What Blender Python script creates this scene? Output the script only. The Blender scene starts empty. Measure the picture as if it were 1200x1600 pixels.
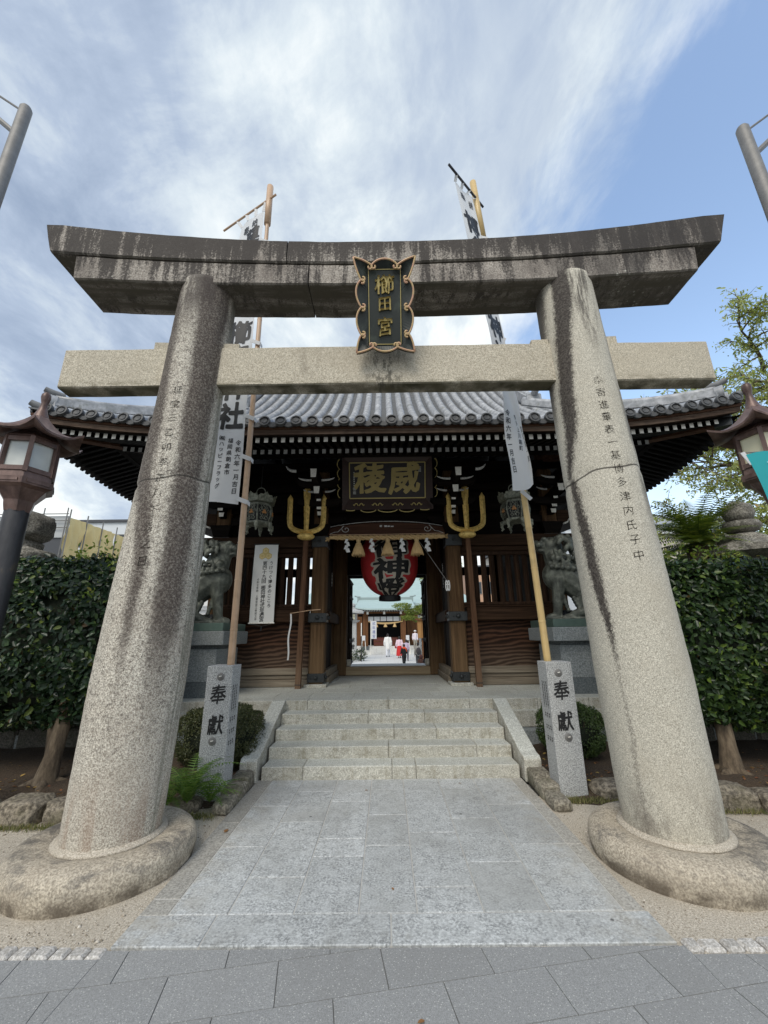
import bpy, bmesh, math, random
import numpy as np
from mathutils import Vector, Matrix, noise
random.seed(7); rng = np.random.default_rng(11)
S = bpy.context.scene; C = S.collection
R = math.radians; PI = math.pi

# ------------------------------------------------------------------ camera, sky, sun, exposure
P_, RO, YA = R(16.615), R(.683), R(.169)
Xr = Vector((math.cos(YA), math.sin(YA), 0))
Fw = Vector((-math.sin(YA) * math.cos(P_), math.cos(YA) * math.cos(P_), math.sin(P_)))
U0 = Xr.cross(Fw)
Rt = Xr * math.cos(RO) - U0 * math.sin(RO)
Up = Xr * math.sin(RO) + U0 * math.cos(RO)
cam = bpy.data.cameras.new('camera'); cam.sensor_fit = 'HORIZONTAL'; cam.sensor_width = 36
cam.lens = 36 * 640 / 1200; cam.clip_start = .05; cam.clip_end = 5000
co = bpy.data.objects.new('camera', cam); C.objects.link(co)
m = Matrix((Rt, Up, -Fw)).transposed().to_4x4(); m.translation = (-.023, 0, 1.6)
co.matrix_world = m; S.camera = co

SUN_AZ, SUN_EL = R(200), R(47)          # azimuth clockwise from +Y
EXPOSURE = .6
S.view_settings.view_transform = 'Standard'; S.view_settings.look = 'None'
S.view_settings.exposure = EXPOSURE; S.view_settings.gamma = 1
S.view_settings.use_curve_mapping = False
sl = bpy.data.lights.new('sun', 'SUN'); sl.energy = 1.5; sl.angle = R(32); sl.color = (1, .935, .82)
so = bpy.data.objects.new('sun', sl); C.objects.link(so)
sd = Vector((math.sin(SUN_AZ) * math.cos(SUN_EL), math.cos(SUN_AZ) * math.cos(SUN_EL), math.sin(SUN_EL)))
so.rotation_euler = sd.to_track_quat('Z', 'Y').to_euler(); so.location = (0, -10, 20)


# ------------------------------------------------------------------ node helpers
def setp(nt, sock, v):
    if isinstance(v, bpy.types.NodeSocket): nt.links.new(v, sock)
    elif v is not None:
        try: sock.default_value = v
        except Exception:
            sock.default_value = (*v, 1) if hasattr(v, '__len__') and len(v) == 3 else (v, v, v)


def nd(nt, typ, ins=None, **kw):
    n = nt.nodes.new(typ)
    for k, v in kw.items(): setattr(n, k, v)
    for k, v in (ins or {}).items(): setp(nt, n.inputs[k], v)
    return n


class N:
    def __init__(s, nt): s.nt = nt
    def tex(s, k='Object'): return nd(s.nt, 'ShaderNodeTexCoord').outputs[k]
    def geo(s, k): return nd(s.nt, 'ShaderNodeNewGeometry').outputs[k]
    def rnd(s): return nd(s.nt, 'ShaderNodeObjectInfo').outputs['Random']
    def map(s, v, sc=(1, 1, 1), loc=(0, 0, 0), rot=(0, 0, 0)):
        return nd(s.nt, 'ShaderNodeMapping', {'Vector': v, 'Scale': sc, 'Location': loc, 'Rotation': rot}).outputs[0]
    def noise(s, v, sc, det=4, rough=.55, dist=0, k='Fac'):
        return nd(s.nt, 'ShaderNodeTexNoise', {'Vector': v, 'Scale': sc, 'Detail': det, 'Roughness': rough, 'Distortion': dist}).outputs[k]
    def vor(s, v, sc, k='Distance', feature='F1'):
        return nd(s.nt, 'ShaderNodeTexVoronoi', {'Vector': v, 'Scale': sc}, feature=feature).outputs[k]
    def wave(s, v, sc, dist, det=3, dsc=1, **kw):
        return nd(s.nt, 'ShaderNodeTexWave', {'Vector': v, 'Scale': sc, 'Distortion': dist, 'Detail': det, 'Detail Scale': dsc}, **kw).outputs['Fac']
    def ramp(s, f, stops, interp='LINEAR'):
        n = nd(s.nt, 'ShaderNodeValToRGB', {'Fac': f}); r = n.color_ramp; r.interpolation = interp
        while len(r.elements) < len(stops): r.elements.new(.5)
        for e, (p, c) in zip(r.elements, stops):
            e.position = p; e.color = (*c, 1) if hasattr(c, '__len__') else (c, c, c, 1)
        return n.outputs['Color']
    def mix(s, f, a, b, mode='MIX'):
        n = nd(s.nt, 'ShaderNodeMix', data_type='RGBA', blend_type=mode)
        setp(s.nt, n.inputs['Factor'], f)
        for sk, v in ((n.inputs[6], a), (n.inputs[7], b)):
            if isinstance(v, bpy.types.NodeSocket): s.nt.links.new(v, sk)
            else: sk.default_value = (*v, 1) if hasattr(v, '__len__') else (v, v, v, 1)
        return n.outputs[2]
    def m(s, op, a, b=0., c=None, clamp=False):
        n = nd(s.nt, 'ShaderNodeMath', operation=op, use_clamp=clamp)
        setp(s.nt, n.inputs[0], a); setp(s.nt, n.inputs[1], b)
        if c is not None: setp(s.nt, n.inputs[2], c)
        return n.outputs[0]
    def vm(s, op, a, b=(0, 0, 0), k=0):
        n = nd(s.nt, 'ShaderNodeVectorMath', operation=op)
        setp(s.nt, n.inputs[0], a); setp(s.nt, n.inputs[1], b)
        return n.outputs[k]
    def xyz(s, v): return nd(s.nt, 'ShaderNodeSeparateXYZ', {0: v}).outputs
    def step(s, v, a, b):                 # smooth 0..1 between a and b
        return nd(s.nt, 'ShaderNodeMapRange', {'Value': v, 'From Min': a, 'From Max': b}, interpolation_type='SMOOTHSTEP').outputs[0]
    def bump(s, h, st=.3, d=.01): return nd(s.nt, 'ShaderNodeBump', {'Height': h, 'Strength': st, 'Distance': d}).outputs[0]


def mat(name, fn=None, col=None, rough=.7, metal=0., spec=.5):
    mt = bpy.data.materials.new(name); mt.use_nodes = True; nt = mt.node_tree
    b = nt.nodes['Principled BSDF']; n = N(nt)
    b.inputs['Roughness'].default_value = rough; b.inputs['Metallic'].default_value = metal
    b.inputs['Specular IOR Level'].default_value = spec
    if col: b.inputs['Base Color'].default_value = (*col, 1)
    if fn:
        r = fn(n)
        for k, v in r.items(): setp(nt, b.inputs[k], v)
    return mt


# world: daylight sky with broken high cloud
w = bpy.data.worlds.new('World'); S.world = w; w.use_nodes = True; wt = w.node_tree; wn = N(wt)
bg = wt.nodes['Background']; bg.inputs['Strength'].default_value = .1
sky = nd(wt, 'ShaderNodeTexSky', sky_type='NISHITA'); sky.sun_disc = False
sky.sun_elevation = SUN_EL; sky.sun_rotation = SUN_AZ
sky.air_density = 1.0; sky.dust_density = 1.0; sky.ozone_density = 2.0
d = wn.tex('Generated'); dx = wn.xyz(d)
hz = wn.m('ADD', wn.m('MAXIMUM', dx[2], 0.), .32)
pl = nd(wt, 'ShaderNodeCombineXYZ', {0: wn.m('DIVIDE', dx[0], hz), 1: wn.m('DIVIDE', dx[1], hz), 2: 0.}).outputs[0]
plr = wn.map(pl, rot=(0, 0, R(38)), sc=(1.15, .6, 1))
warp = wn.noise(wn.map(pl, loc=(7, 2, 0)), 1.1, 3, .5, k='Color')
plw = wn.vm('ADD', plr, wn.vm('SCALE', warp)) if False else wn.vm('ADD', plr, wn.vm('MULTIPLY', warp, (.55, .55, 0)))
n1 = wn.noise(plw, 1.5, 10, .6, .3)
n2 = wn.noise(wn.map(pl, loc=(3, 1, 0)), .55, 3, .5, .2)
n3 = wn.noise(wn.vm('ADD', wn.map(pl, rot=(0, 0, R(20)), sc=(1.25, .9, 1), loc=(.35, .1, 0)), wn.vm('MULTIPLY', warp, (.5, .5, 0))), 1.9, 10, .62, .2)
n4 = wn.noise(wn.map(pl, rot=(0, 0, R(50)), sc=(1.6, .8, 1)), 5.5, 6, .62, .4)
east = wn.vm('DOT_PRODUCT', d, (.83, .42, .36), 1)        # clearer air away to the right
cover = wn.m('SUBTRACT', wn.m('ADD', wn.m('ADD', n1, wn.m('MULTIPLY', wn.m('SUBTRACT', n4, .5), .32)), wn.m('MULTIPLY', n2, .35)), wn.m('MULTIPLY', wn.step(east, .54, .95), .56))
cl = wn.step(cover, .16, .46)
bright = wn.m('MULTIPLY', wn.step(wn.vm('DOT_PRODUCT', d, (.24, .68, .69), 1), .72, 1.0), .48)
low = wn.step(dx[2], .62, .05)
tone = wn.m('ADD', wn.m('ADD', wn.m('ADD', wn.m('MULTIPLY', wn.step(n3, .36, .64), .62), wn.m('MULTIPLY', wn.m('SUBTRACT', n4, .5), .55)), bright), wn.m('MULTIPLY', low, .55))
ccol = wn.ramp(tone, [(0, (2.2, 2.75, 3.7)), (.35, (3.2, 3.8, 4.75)), (.7, (5.2, 5.75, 6.1)), (1, (7.4, 7.6, 7.4))])
hazy = wn.step(dx[2], .42, .0)
blue = wn.mix(wn.m('MULTIPLY', hazy, .8), wn.mix(1.0, sky.outputs[0], (2.7, 2.45, 2.15), 'MULTIPLY'), (5.8, 6.5, 7.2))
wt.links.new(wn.mix(wn.m('MULTIPLY', cl, .93), blue, ccol), bg.inputs['Color'])


# ------------------------------------------------------------------ mesh helpers
class MB:
    def __init__(s): s.v = []; s.f = []
    def add(s, vs, fs):
        o = len(s.v); s.v += [tuple(v) for v in vs]; s.f += [tuple(i + o for i in f) for f in fs]; return s
    def box(s, x0, x1, y0, y1, z0, z1, b=0.):
        if b <= 0:
            vs = [(x, y, z) for x in (x0, x1) for y in (y0, y1) for z in (z0, z1)]
            return s.add(vs, [(0, 1, 3, 2), (4, 6, 7, 5), (0, 4, 5, 1), (2, 3, 7, 6), (0, 2, 6, 4), (1, 5, 7, 3)])
        b = min(b, (x1 - x0) * .45, (y1 - y0) * .45, (z1 - z0) * .45)
        cx, cy, cz = (x0 + x1) / 2, (y0 + y1) / 2, (z0 + z1) / 2
        h = ((x1 - x0) / 2, (y1 - y0) / 2, (z1 - z0) / 2)
        vs = []; ix = {}
        for sx in (-1, 1):
            for sy in (-1, 1):
                for sz in (-1, 1):
                    for a in range(3):
                        q = [h[0] - b, h[1] - b, h[2] - b]; q[a] = h[a]
                        ix[sx, sy, sz, a] = len(vs); vs.append((cx + sx * q[0], cy + sy * q[1], cz + sz * q[2]))
        fs = []
        for a in range(3):
            o1, o2 = [i for i in range(3) if i != a]
            for sa in (-1, 1):
                q = []
                for s1, s2 in ((-1, -1), (1, -1), (1, 1), (-1, 1)):
                    k = [0, 0, 0]; k[a] = sa; k[o1] = s1; k[o2] = s2; q.append(ix[k[0], k[1], k[2], a])
                fs.append(q)
        for a in range(3):                # edges running along a
            o1, o2 = [i for i in range(3) if i != a]
            for s1 in (-1, 1):
                for s2 in (-1, 1):
                    k0 = [0, 0, 0]; k0[o1] = s1; k0[o2] = s2; k1 = list(k0); k0[a] = -1; k1[a] = 1
                    fs.append([ix[(*k0, o1)], ix[(*k1, o1)], ix[(*k1, o2)], ix[(*k0, o2)]])
        for sx in (-1, 1):
            for sy in (-1, 1):
                for sz in (-1, 1): fs.append([ix[sx, sy, sz, 0], ix[sx, sy, sz, 1], ix[sx, sy, sz, 2]])
        return s.add(vs, fs)
    def hexa(s, p):                       # 8 corners in box order (x,y,z nested)
        return s.add(p, [(0, 1, 3, 2), (4, 6, 7, 5), (0, 4, 5, 1), (2, 3, 7, 6), (0, 2, 6, 4), (1, 5, 7, 3)])
    def bar(s, p0, p1, w, h, up=(0, 0, 1), w1=None, h1=None):
        p0, p1 = Vector(p0), Vector(p1); t = (p1 - p0).normalized(); u = Vector(up)
        x = t.cross(u)
        if x.length < 1e-5: x = t.cross(Vector((0, 1, 0)))
        x.normalize(); u = x.cross(t); ps = []
        w1 = w if w1 is None else w1; h1 = h if h1 is None else h1
        for p, ww, hh in ((p0, w, h), (p1, w1, h1)):
            for a in (-1, 1):
                for c in (-1, 1): ps.append(p + x * a * ww / 2 + u * c * hh / 2)
        return s.add(ps, [(0, 1, 3, 2), (4, 6, 7, 5), (0, 4, 5, 1), (2, 3, 7, 6), (0, 2, 6, 4), (1, 5, 7, 3)])
    def tube(s, pts, r, n=8, cap=True, closed=False):
        pts = [Vector(p) for p in pts]; k = len(pts)
        if not hasattr(r, '__len__'): r = [r] * k
        vs = []; prev = None
        for i, p in enumerate(pts):
            a = pts[(i - 1) % k] if (closed or i) else p; b = pts[(i + 1) % k] if (closed or i < k - 1) else p
            t = (b - a).normalized()
            if prev is None:
                x = t.orthogonal().normalized()
            else:
                x = prev - t * prev.dot(t)
                x = x.normalized() if x.length > 1e-6 else t.orthogonal().normalized()
            prev = x; y = t.cross(x)
            vs += [p + (x * math.cos(2 * PI * j / n) + y * math.sin(2 * PI * j / n)) * r[i] for j in range(n)]
        fs = []
        for i in range(k if closed else k - 1):
            i2 = (i + 1) % k
            fs += [(i * n + j, i * n + (j + 1) % n, i2 * n + (j + 1) % n, i2 * n + j) for j in range(n)]
        if cap and not closed: fs += [tuple(range(n))[::-1], tuple(range((k - 1) * n, k * n))]
        return s.add(vs, fs)
    def cyl(s, p0, p1, r0, r1=None, n=12): return s.tube([p0, p1], [r0, r0 if r1 is None else r1], n)
    def lathe(s, c, prof, n=24, ph=0., axis=None):   # prof: (r, z)
        k = len(prof); vs = []
        for r, z in prof:
            ax = axis(z) if axis else (0, 0)
            vs += [(c[0] + ax[0] + r * math.cos(ph + 2 * PI * j / n), c[1] + ax[1] + r * math.sin(ph + 2 * PI * j / n), c[2] + z) for j in range(n)]
        fs = []
        for i in range(k - 1):
            fs += [(i * n + j, i * n + (j + 1) % n, (i + 1) * n + (j + 1) % n, (i + 1) * n + j) for j in range(n)]
        if prof[0][0] > 1e-4: fs.append(tuple(range(n))[::-1])
        if prof[-1][0] > 1e-4: fs.append(tuple(range((k - 1) * n, k * n)))
        return s.add(vs, fs)
    def prism(s, out, f, d):              # outline of 2D points, f(x,y,depth)->3D, extruded by d
        n = len(out); vs = [f(x, y, 0) for x, y in out] + [f(x, y, d) for x, y in out]
        return s.add(vs, [tuple(range(n)), tuple(range(n, 2 * n))[::-1]] + [(i, i + n, (i + 1) % n + n, (i + 1) % n) for i in range(n)])
    def grid(s, f, nu, nv):
        vs = [f(i / nu, j / nv) for i in range(nu + 1) for j in range(nv + 1)]; k = nv + 1
        return s.add(vs, [(i * k + j, (i + 1) * k + j, (i + 1) * k + j + 1, i * k + j + 1) for i in range(nu) for j in range(nv)])
    def ball(s, c, r, nu=10, nv=7, rot=None):
        r = r if hasattr(r, '__len__') else (r, r, r); vs = []
        for i in range(nv + 1):
            t = PI * i / nv
            for j in range(nu):
                a = 2 * PI * j / nu
                p = Vector((r[0] * math.sin(t) * math.cos(a), r[1] * math.sin(t) * math.sin(a), r[2] * math.cos(t)))
                if rot: p = rot @ p
                vs.append(Vector(c) + p)
        return s.add(vs, [(i * nu + j, (i + 1) * nu + j, (i + 1) * nu + (j + 1) % nu, i * nu + (j + 1) % nu) for i in range(nv) for j in range(nu)])
    def cap(s, p0, p1, r0, r1=None, n=10):  # capsule
        r1 = r0 if r1 is None else r1; p0, p1 = Vector(p0), Vector(p1)
        s.ball(p0, r0, n, 6); s.ball(p1, r1, n, 6); return s.tube([p0, p1], [r0, r1], n)
    def mesh(s, name, mt=None, smooth=False):
        me = bpy.data.meshes.new(name); me.from_pydata(s.v, [], s.f); me.validate()
        bm = bmesh.new(); bm.from_mesh(me); bmesh.ops.recalc_face_normals(bm, faces=bm.faces); bm.to_mesh(me); bm.free()
        if mt: me.materials.append(mt)
        if smooth:
            me.polygons.foreach_set('use_smooth', [True] * len(me.polygons))
            if smooth != 1:
                try: me.set_sharp_from_angle(angle=R(smooth))
                except Exception: pass
        return me


W0 = {}


def link(name, data, parent=None, loc=(0, 0, 0), rot=None, kind=None, label=None):
    o = bpy.data.objects.new(name, data); C.objects.link(o)
    p = W0.get(parent.name, Vector()) if parent else Vector()
    W0[o.name] = Vector(loc); o.location = Vector(loc) - p
    if rot is not None: o.rotation_euler = rot
    if parent: o.parent = parent
    if kind: o['kind'] = kind
    if label: o['label'] = label
    return o


def part(name, mb, mt, parent, smooth=False, **kw): return link(name, mb.mesh(name, mt, smooth), parent, **kw)


def tag(o, label, cat, group=None):
    o['label'] = label; o['category'] = cat
    if group: o['group'] = group
    return o


def thing(name, loc, label, cat, group=None): return tag(link(name, None, None, loc), label, cat, group)


def solo(name, mb, mt, label, cat, group=None, smooth=False, loc=(0, 0, 0)):
    return tag(part(name, mb, mt, None, smooth, loc=loc), label, cat, group)


def struct(name, mb, mt, smooth=False): return part(name, mb, mt, None, smooth, kind='structure')


def copy_tree(o, loc=None, rotz=None, parent=None):
    c = o.copy(); C.objects.link(c)
    if parent: c.parent = parent
    for ch in list(o.children): copy_tree(ch, parent=c)
    if loc is not None: c.location = loc; W0[c.name] = Vector(loc)
    if rotz is not None: c.rotation_euler.z = rotz
    return c


def fuse(mb, voxel, smooth=4, name='fused'):     # one continuous skin over overlapping solids
    me = bpy.data.meshes.new('t'); me.from_pydata(mb.v, [], mb.f)
    bm = bmesh.new(); bm.from_mesh(me); bmesh.ops.recalc_face_normals(bm, faces=bm.faces); bm.to_mesh(me); bm.free()
    o = bpy.data.objects.new('t', me); C.objects.link(o)
    r = o.modifiers.new('r', 'REMESH'); r.mode = 'VOXEL'; r.voxel_size = voxel; r.use_smooth_shade = True
    q = o.modifiers.new('s', 'SMOOTH'); q.factor = .5; q.iterations = smooth
    dg = bpy.context.evaluated_depsgraph_get()
    out = bpy.data.meshes.new_from_object(o.evaluated_get(dg)); out.name = name
    bpy.data.objects.remove(o); bpy.data.meshes.remove(me)
    out.polygons.foreach_set('use_smooth', [True] * len(out.polygons))
    return out


_tx = {}


def glyph(ch, bold=.0, brush=.0):
    """One character as 2D verts and faces, centred, about 1 unit tall."""
    k = (ch, bold, brush)
    if k in _tx: return _tx[k]
    c = bpy.data.curves.new('t', 'FONT'); c.body = ch; c.offset = bold; c.resolution_u = 2; c.fill_mode = 'FRONT'
    o = bpy.data.objects.new('t', c); C.objects.link(o)
    dg = bpy.context.evaluated_depsgraph_get()
    me = bpy.data.meshes.new_from_object(o.evaluated_get(dg))
    vs = [(v.co.x, v.co.y) for v in me.vertices]; fs = [tuple(p.vertices) for p in me.polygons]
    bpy.data.objects.remove(o); bpy.data.curves.remove(c); bpy.data.meshes.remove(me)
    if not vs: _tx[k] = ([], []); return _tx[k]
    xs = [v[0] for v in vs]; ys = [v[1] for v in vs]
    mx, my = (min(xs) + max(xs)) / 2, (min(ys) + max(ys)) / 2
    # CJK cells share a square; keep the natural height for flat strokes
    out = []
    for x, y in vs:
        x -= mx; y -= my
        if brush:
            y += .09 * x
            q = noise.noise_vector(Vector((x * 3.1 + ord(ch) % 17, y * 3.1, 1.7)))
            x += q.x * brush; y += q.y * brush
        out.append((x, y))
    _tx[k] = (out, fs); return _tx[k]


_bx = {}


def brushed(ch, r, n=72):
    """A heavy brush-written form of the character: its shape swollen by r, as a fine flat mesh."""
    k = (ch, r, n)
    if k in _bx: return _bx[k]
    vs, fs = glyph(ch, 0., .05)
    if not vs: _bx[k] = ([], []); return _bx[k]
    V = np.array(vs); ed = {}
    for f in fs:
        for a, b in zip(f, f[1:] + f[:1]): ed[a, b] = 1
    E_ = np.array([(a, b) for a, b in ed if (b, a) not in ed])
    ext = np.abs(V).max(0) + r + .03
    gx = np.linspace(-ext[0], ext[0], n); gy = np.linspace(-ext[1], ext[1], n)
    X, Y = np.meshgrid(gx, gy, indexing='ij'); P = np.stack([X.ravel(), Y.ravel()], 1)
    ins = np.zeros(len(P), bool)
    for f in fs:
        a, b, c = V[list(f[:3])]
        d1 = (P[:, 0] - b[0]) * (a[1] - b[1]) - (a[0] - b[0]) * (P[:, 1] - b[1])
        d2 = (P[:, 0] - c[0]) * (b[1] - c[1]) - (b[0] - c[0]) * (P[:, 1] - c[1])
        d3 = (P[:, 0] - a[0]) * (c[1] - a[1]) - (c[0] - a[0]) * (P[:, 1] - a[1])
        ins |= ((d1 >= 0) & (d2 >= 0) & (d3 >= 0)) | ((d1 <= 0) & (d2 <= 0) & (d3 <= 0))
    A, B = V[E_[:, 0]], V[E_[:, 1]]; D = np.full(len(P), 9.)
    for a, b in zip(A, B):
        ab = b - a; t = np.clip(((P - a) @ ab) / (ab @ ab + 1e-12), 0, 1); D = np.minimum(D, np.hypot(*(P - a - t[:, None] * ab).T))
    wob = .35 * r * np.sin(P[:, 0] * 9 + P[:, 1] * 5 + ord(ch) % 7) * np.sin(P[:, 1] * 8 - P[:, 0] * 3)
    F = (np.where(ins, D, -D) + r + wob).reshape(n, n)
    out, ix, faces = [], {}, []
    def vert(key, x, y):
        if key not in ix: ix[key] = len(out); out.append((x, y))
        return ix[key]
    for i in range(n - 1):
        for j in range(n - 1):
            cs = ((i, j), (i + 1, j), (i + 1, j + 1), (i, j + 1)); va = [F[c] for c in cs]
            if max(va) <= 0: continue
            poly = []
            for q in range(4):
                c0, c1, v0, v1 = cs[q], cs[(q + 1) % 4], va[q], va[(q + 1) % 4]
                if v0 > 0: poly.append(vert(c0, gx[c0[0]], gy[c0[1]]))
                if (v0 > 0) != (v1 > 0):
                    t = v0 / (v0 - v1); kk = (min(c0, c1), max(c0, c1))
                    poly.append(vert(kk, gx[c0[0]] + (gx[c1[0]] - gx[c0[0]]) * t, gy[c0[1]] + (gy[c1[1]] - gy[c0[1]]) * t))
            if len(poly) > 2: faces.append(tuple(poly))
    _bx[k] = (out, faces); return _bx[k]


def write(mb, chars, pos, size, f, bold=0., brush=0., step=None, horiz=False, aspect=1.):
    """Characters laid down a column (or along a row); f maps 2D to 3D."""
    x, y = pos; step = step or size * 1.08
    for ch in chars:
        if ch != ' ':
            vs, fs = brushed(ch, bold * .8, 72 if bold > .03 else 56) if bold >= .02 else glyph(ch, bold, brush)
            mb.add([f(x + a * size * aspect, y + b * size) for a, b in vs], fs)
        if horiz: x += step
        else: y -= step
    return mb


def solid_text(mb, chars, pos, size, f3, th, **kw):
    """As write(), with thickness: f3(x, y, d)."""
    t = MB(); write(t, chars, pos, size, lambda x, y: (x, y, 0), **kw)
    n = len(t.v); ed = {}
    for fc in t.f:
        for a, b in zip(fc, fc[1:] + fc[:1]): ed[a, b] = 1
    side = [(a, b, b + n, a + n) for a, b in ed if (b, a) not in ed]
    mb.add([f3(x, y, th) for x, y, _ in t.v] + [f3(x, y, 0) for x, y, _ in t.v], list(t.f) + side)
    return mb


def fast_mesh(name, v, quads, mt, smooth=False):
    me = bpy.data.meshes.new(name); n = len(v); q = len(quads); k = quads.shape[1]
    me.vertices.add(n); me.vertices.foreach_set('co', np.asarray(v, np.float32).ravel())
    me.loops.add(q * k); me.loops.foreach_set('vertex_index', np.asarray(quads, np.int32).ravel())
    me.polygons.add(q); me.polygons.foreach_set('loop_start', np.arange(0, q * k, k, dtype=np.int32))
    me.update(calc_edges=True)
    if smooth: me.polygons.foreach_set('use_smooth', np.ones(q, bool))
    me.materials.append(mt); return me


def leaves(name, pts, nrm, ln, wd, mt, fold=.25, spread=.8, droop=0.):
    """Folded leaf blades: pts (n,3), outward normals (n,3), length and width arrays."""
    n = len(pts)
    nn = nrm + rng.normal(0, spread, (n, 3)); nn /= np.linalg.norm(nn, axis=1)[:, None] + 1e-9
    t = rng.normal(0, 1, (n, 3)); t[:, 2] -= droop
    t -= nn * (t * nn).sum(1)[:, None]; t /= np.linalg.norm(t, axis=1)[:, None] + 1e-9
    b = np.cross(nn, t); ln = np.broadcast_to(ln, n)[:, None]; wd = np.broadcast_to(wd, n)[:, None]
    up = nn * wd * fold
    V = np.stack([pts, pts + t * ln * .3 + b * wd * .5 + up, pts + t * ln * .68 + b * wd * .38 + up, pts + t * ln,
                  pts + t * ln * .68 - b * wd * .38 + up, pts + t * ln * .3 - b * wd * .5 + up], 1).reshape(-1, 3)
    o = np.arange(n)[:, None] * 6
    Q = np.concatenate([o + np.array([[0, 1, 2, 3]]), o + np.array([[0, 3, 4, 5]])])
    return fast_mesh(name, V, Q, mt)


def rock(c, r, seed, sub=3, amp=.25, e=.6):
    bm = bmesh.new(); bmesh.ops.create_icosphere(bm, subdivisions=sub, radius=1)
    mb = MB(); vs = []
    for v in bm.verts:
        p = v.co.copy(); q = Vector((math.copysign(abs(p.x) ** e, p.x), math.copysign(abs(p.y) ** e, p.y), math.copysign(abs(p.z) ** e, p.z)))
        k = 1 + amp * noise.noise(p * 1.3 + Vector((seed * 7.3, seed, 0))) + amp * .35 * noise.noise(p * 4 + Vector((seed, 0, seed * 3)))
        vs.append((c[0] + q.x * k * r[0], c[1] + q.y * k * r[1], c[2] + q.z * k * r[2]))
    mb.add(vs, [[v.index for v in f.verts] for f in bm.faces]); bm.free(); return mb
# ------------------------------------------------------------------ materials
def granite(name, dark, light, sc=120, blotch=(.3, .28, .25), bf=.4, bsc=1.5, rough=.85, bump=.25, extra=None, var=.12, patch=0., bd=.004):
    def fn(n):
        v = n.vm('ADD', n.tex(), n.vm('MULTIPLY', nd(n.nt, 'ShaderNodeCombineXYZ', {0: n.rnd(), 1: n.rnd(), 2: n.rnd()}).outputs[0], (31., 47., 13.)))
        a = n.noise(v, sc, 3, .7)
        sp = n.vor(v, sc * .9, 'Color')
        c = n.mix(n.step(a, .36, .64), dark, light)
        c = n.mix(.35, c, n.mix(1., c, n.ramp(n.xyz(sp)[0], [(0, .45), (.5, 1.), (1, 1.35)]), 'MULTIPLY'))
        if patch: c = n.mix(n.m('MULTIPLY', n.step(n.noise(v, sc * .16, 3, .6), .42, .62), patch), c, light)
        b = n.noise(v, bsc, 6, .62, .3)
        c = n.mix(n.m('MULTIPLY', n.step(b, .45, .72), bf), c, blotch)
        g = n.m('ADD', n.m('MULTIPLY', n.rnd(), 2 * var), 1 - var)
        c = n.mix(1., c, nd(n.nt, 'ShaderNodeCombineXYZ', {0: g, 1: g, 2: g}).outputs[0], 'MULTIPLY')
        h = n.m('ADD', a, n.m('MULTIPLY', n.noise(v, sc * .2, 4), .8))
        if extra: c = extra(n, c)
        return {'Base Color': c, 'Normal': n.bump(h, bump, bd)}
    return mat(name, fn, rough=rough)


def streaks(n, c, dens, z0, z1, col=(.03, .026, .024), ky=1., lo=.42, hi=.62, fine=9.):
    """Dark rain streaks and algae running down a weathered beam."""
    v = n.tex(); a = n.noise(n.map(v, (fine * .6, 3, .7)), 1., 5, .7, .4); b = n.noise(n.map(v, (fine * 2.2, 6, 1.6)), 1., 4, .7)
    f = n.m('ADD', n.m('MULTIPLY', a, .65), n.m('MULTIPLY', b, .35))
    grit = n.noise(v, 55, 2, .6)
    z = n.step(n.xyz(v)[2], z0, z1)
    f = n.m('ADD', f, n.m('ADD', n.m('MULTIPLY', z, .12), n.m('MULTIPLY', n.m('SUBTRACT', grit, .5), .28)))
    return n.mix(n.m('MULTIPLY', n.step(f, lo, hi), dens), c, col)


def ex_kasagi(n, c):
    x = n.xyz(n.tex()); p = n.noise(n.tex(), .9, 4, .6)
    c = n.mix(n.m('MULTIPLY', n.step(p, .42, .66), .5), c, (.10, .08, .07))
    c = streaks(n, c, .92, 5.25, 5.72, lo=.46, hi=.60, col=(.032, .026, .023))
    c = n.mix(n.m('MULTIPLY', n.step(x[0], .3, 3.2), n.m('MULTIPLY', n.step(n.noise(n.map(n.tex(), (7, 3, 1.)), 1, 4, .7), .36, .56), .75)), c, (.03, .026, .024))
    # pale lichen dots
    d = n.vor(n.tex(), 16); k = n.step(n.noise(n.tex(), 1.6, 2), .58, .66)
    low = n.step(x[2], 5.36, 5.18)
    c = n.mix(n.m('MULTIPLY', n.m('MULTIPLY', n.m('LESS_THAN', d, .2), k), low), c, (.55, .54, .47))
    # darker blotches on the underside
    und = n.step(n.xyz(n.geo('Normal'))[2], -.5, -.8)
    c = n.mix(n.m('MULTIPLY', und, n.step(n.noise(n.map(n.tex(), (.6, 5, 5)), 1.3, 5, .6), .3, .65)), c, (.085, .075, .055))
    return c


def ex_nuki(n, c):
    v = n.tex(); x = n.xyz(v)
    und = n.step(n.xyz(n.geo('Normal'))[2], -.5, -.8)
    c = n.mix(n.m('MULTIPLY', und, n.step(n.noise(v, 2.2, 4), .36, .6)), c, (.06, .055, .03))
    ce = n.m('MULTIPLY', n.step(n.m('ABSOLUTE', x[0]), .34, .0), n.step(n.noise(n.map(v, (14, 5, 7)), 1, 5, .7), .5, .6))
    c = n.mix(n.m('MULTIPLY', ce, .8), c, (.06, .055, .04))
    mid = n.m('MULTIPLY', n.step(n.m('ABSOLUTE', n.m('ADD', x[0], .78)), .16, .0), n.step(n.noise(n.map(v, (9, 5, 4)), 1, 4), .4, .65))
    c = n.mix(n.m('MULTIPLY', mid, .5), c, (.16, .135, .1))
    lo = n.m('MULTIPLY', n.step(x[2], 4.12, 4.03), n.step(n.noise(n.map(v, (5, 5, 20)), 1, 5), .45, .62))
    return n.mix(n.m('MULTIPLY', lo, .6), c, (.13, .115, .07))


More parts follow.
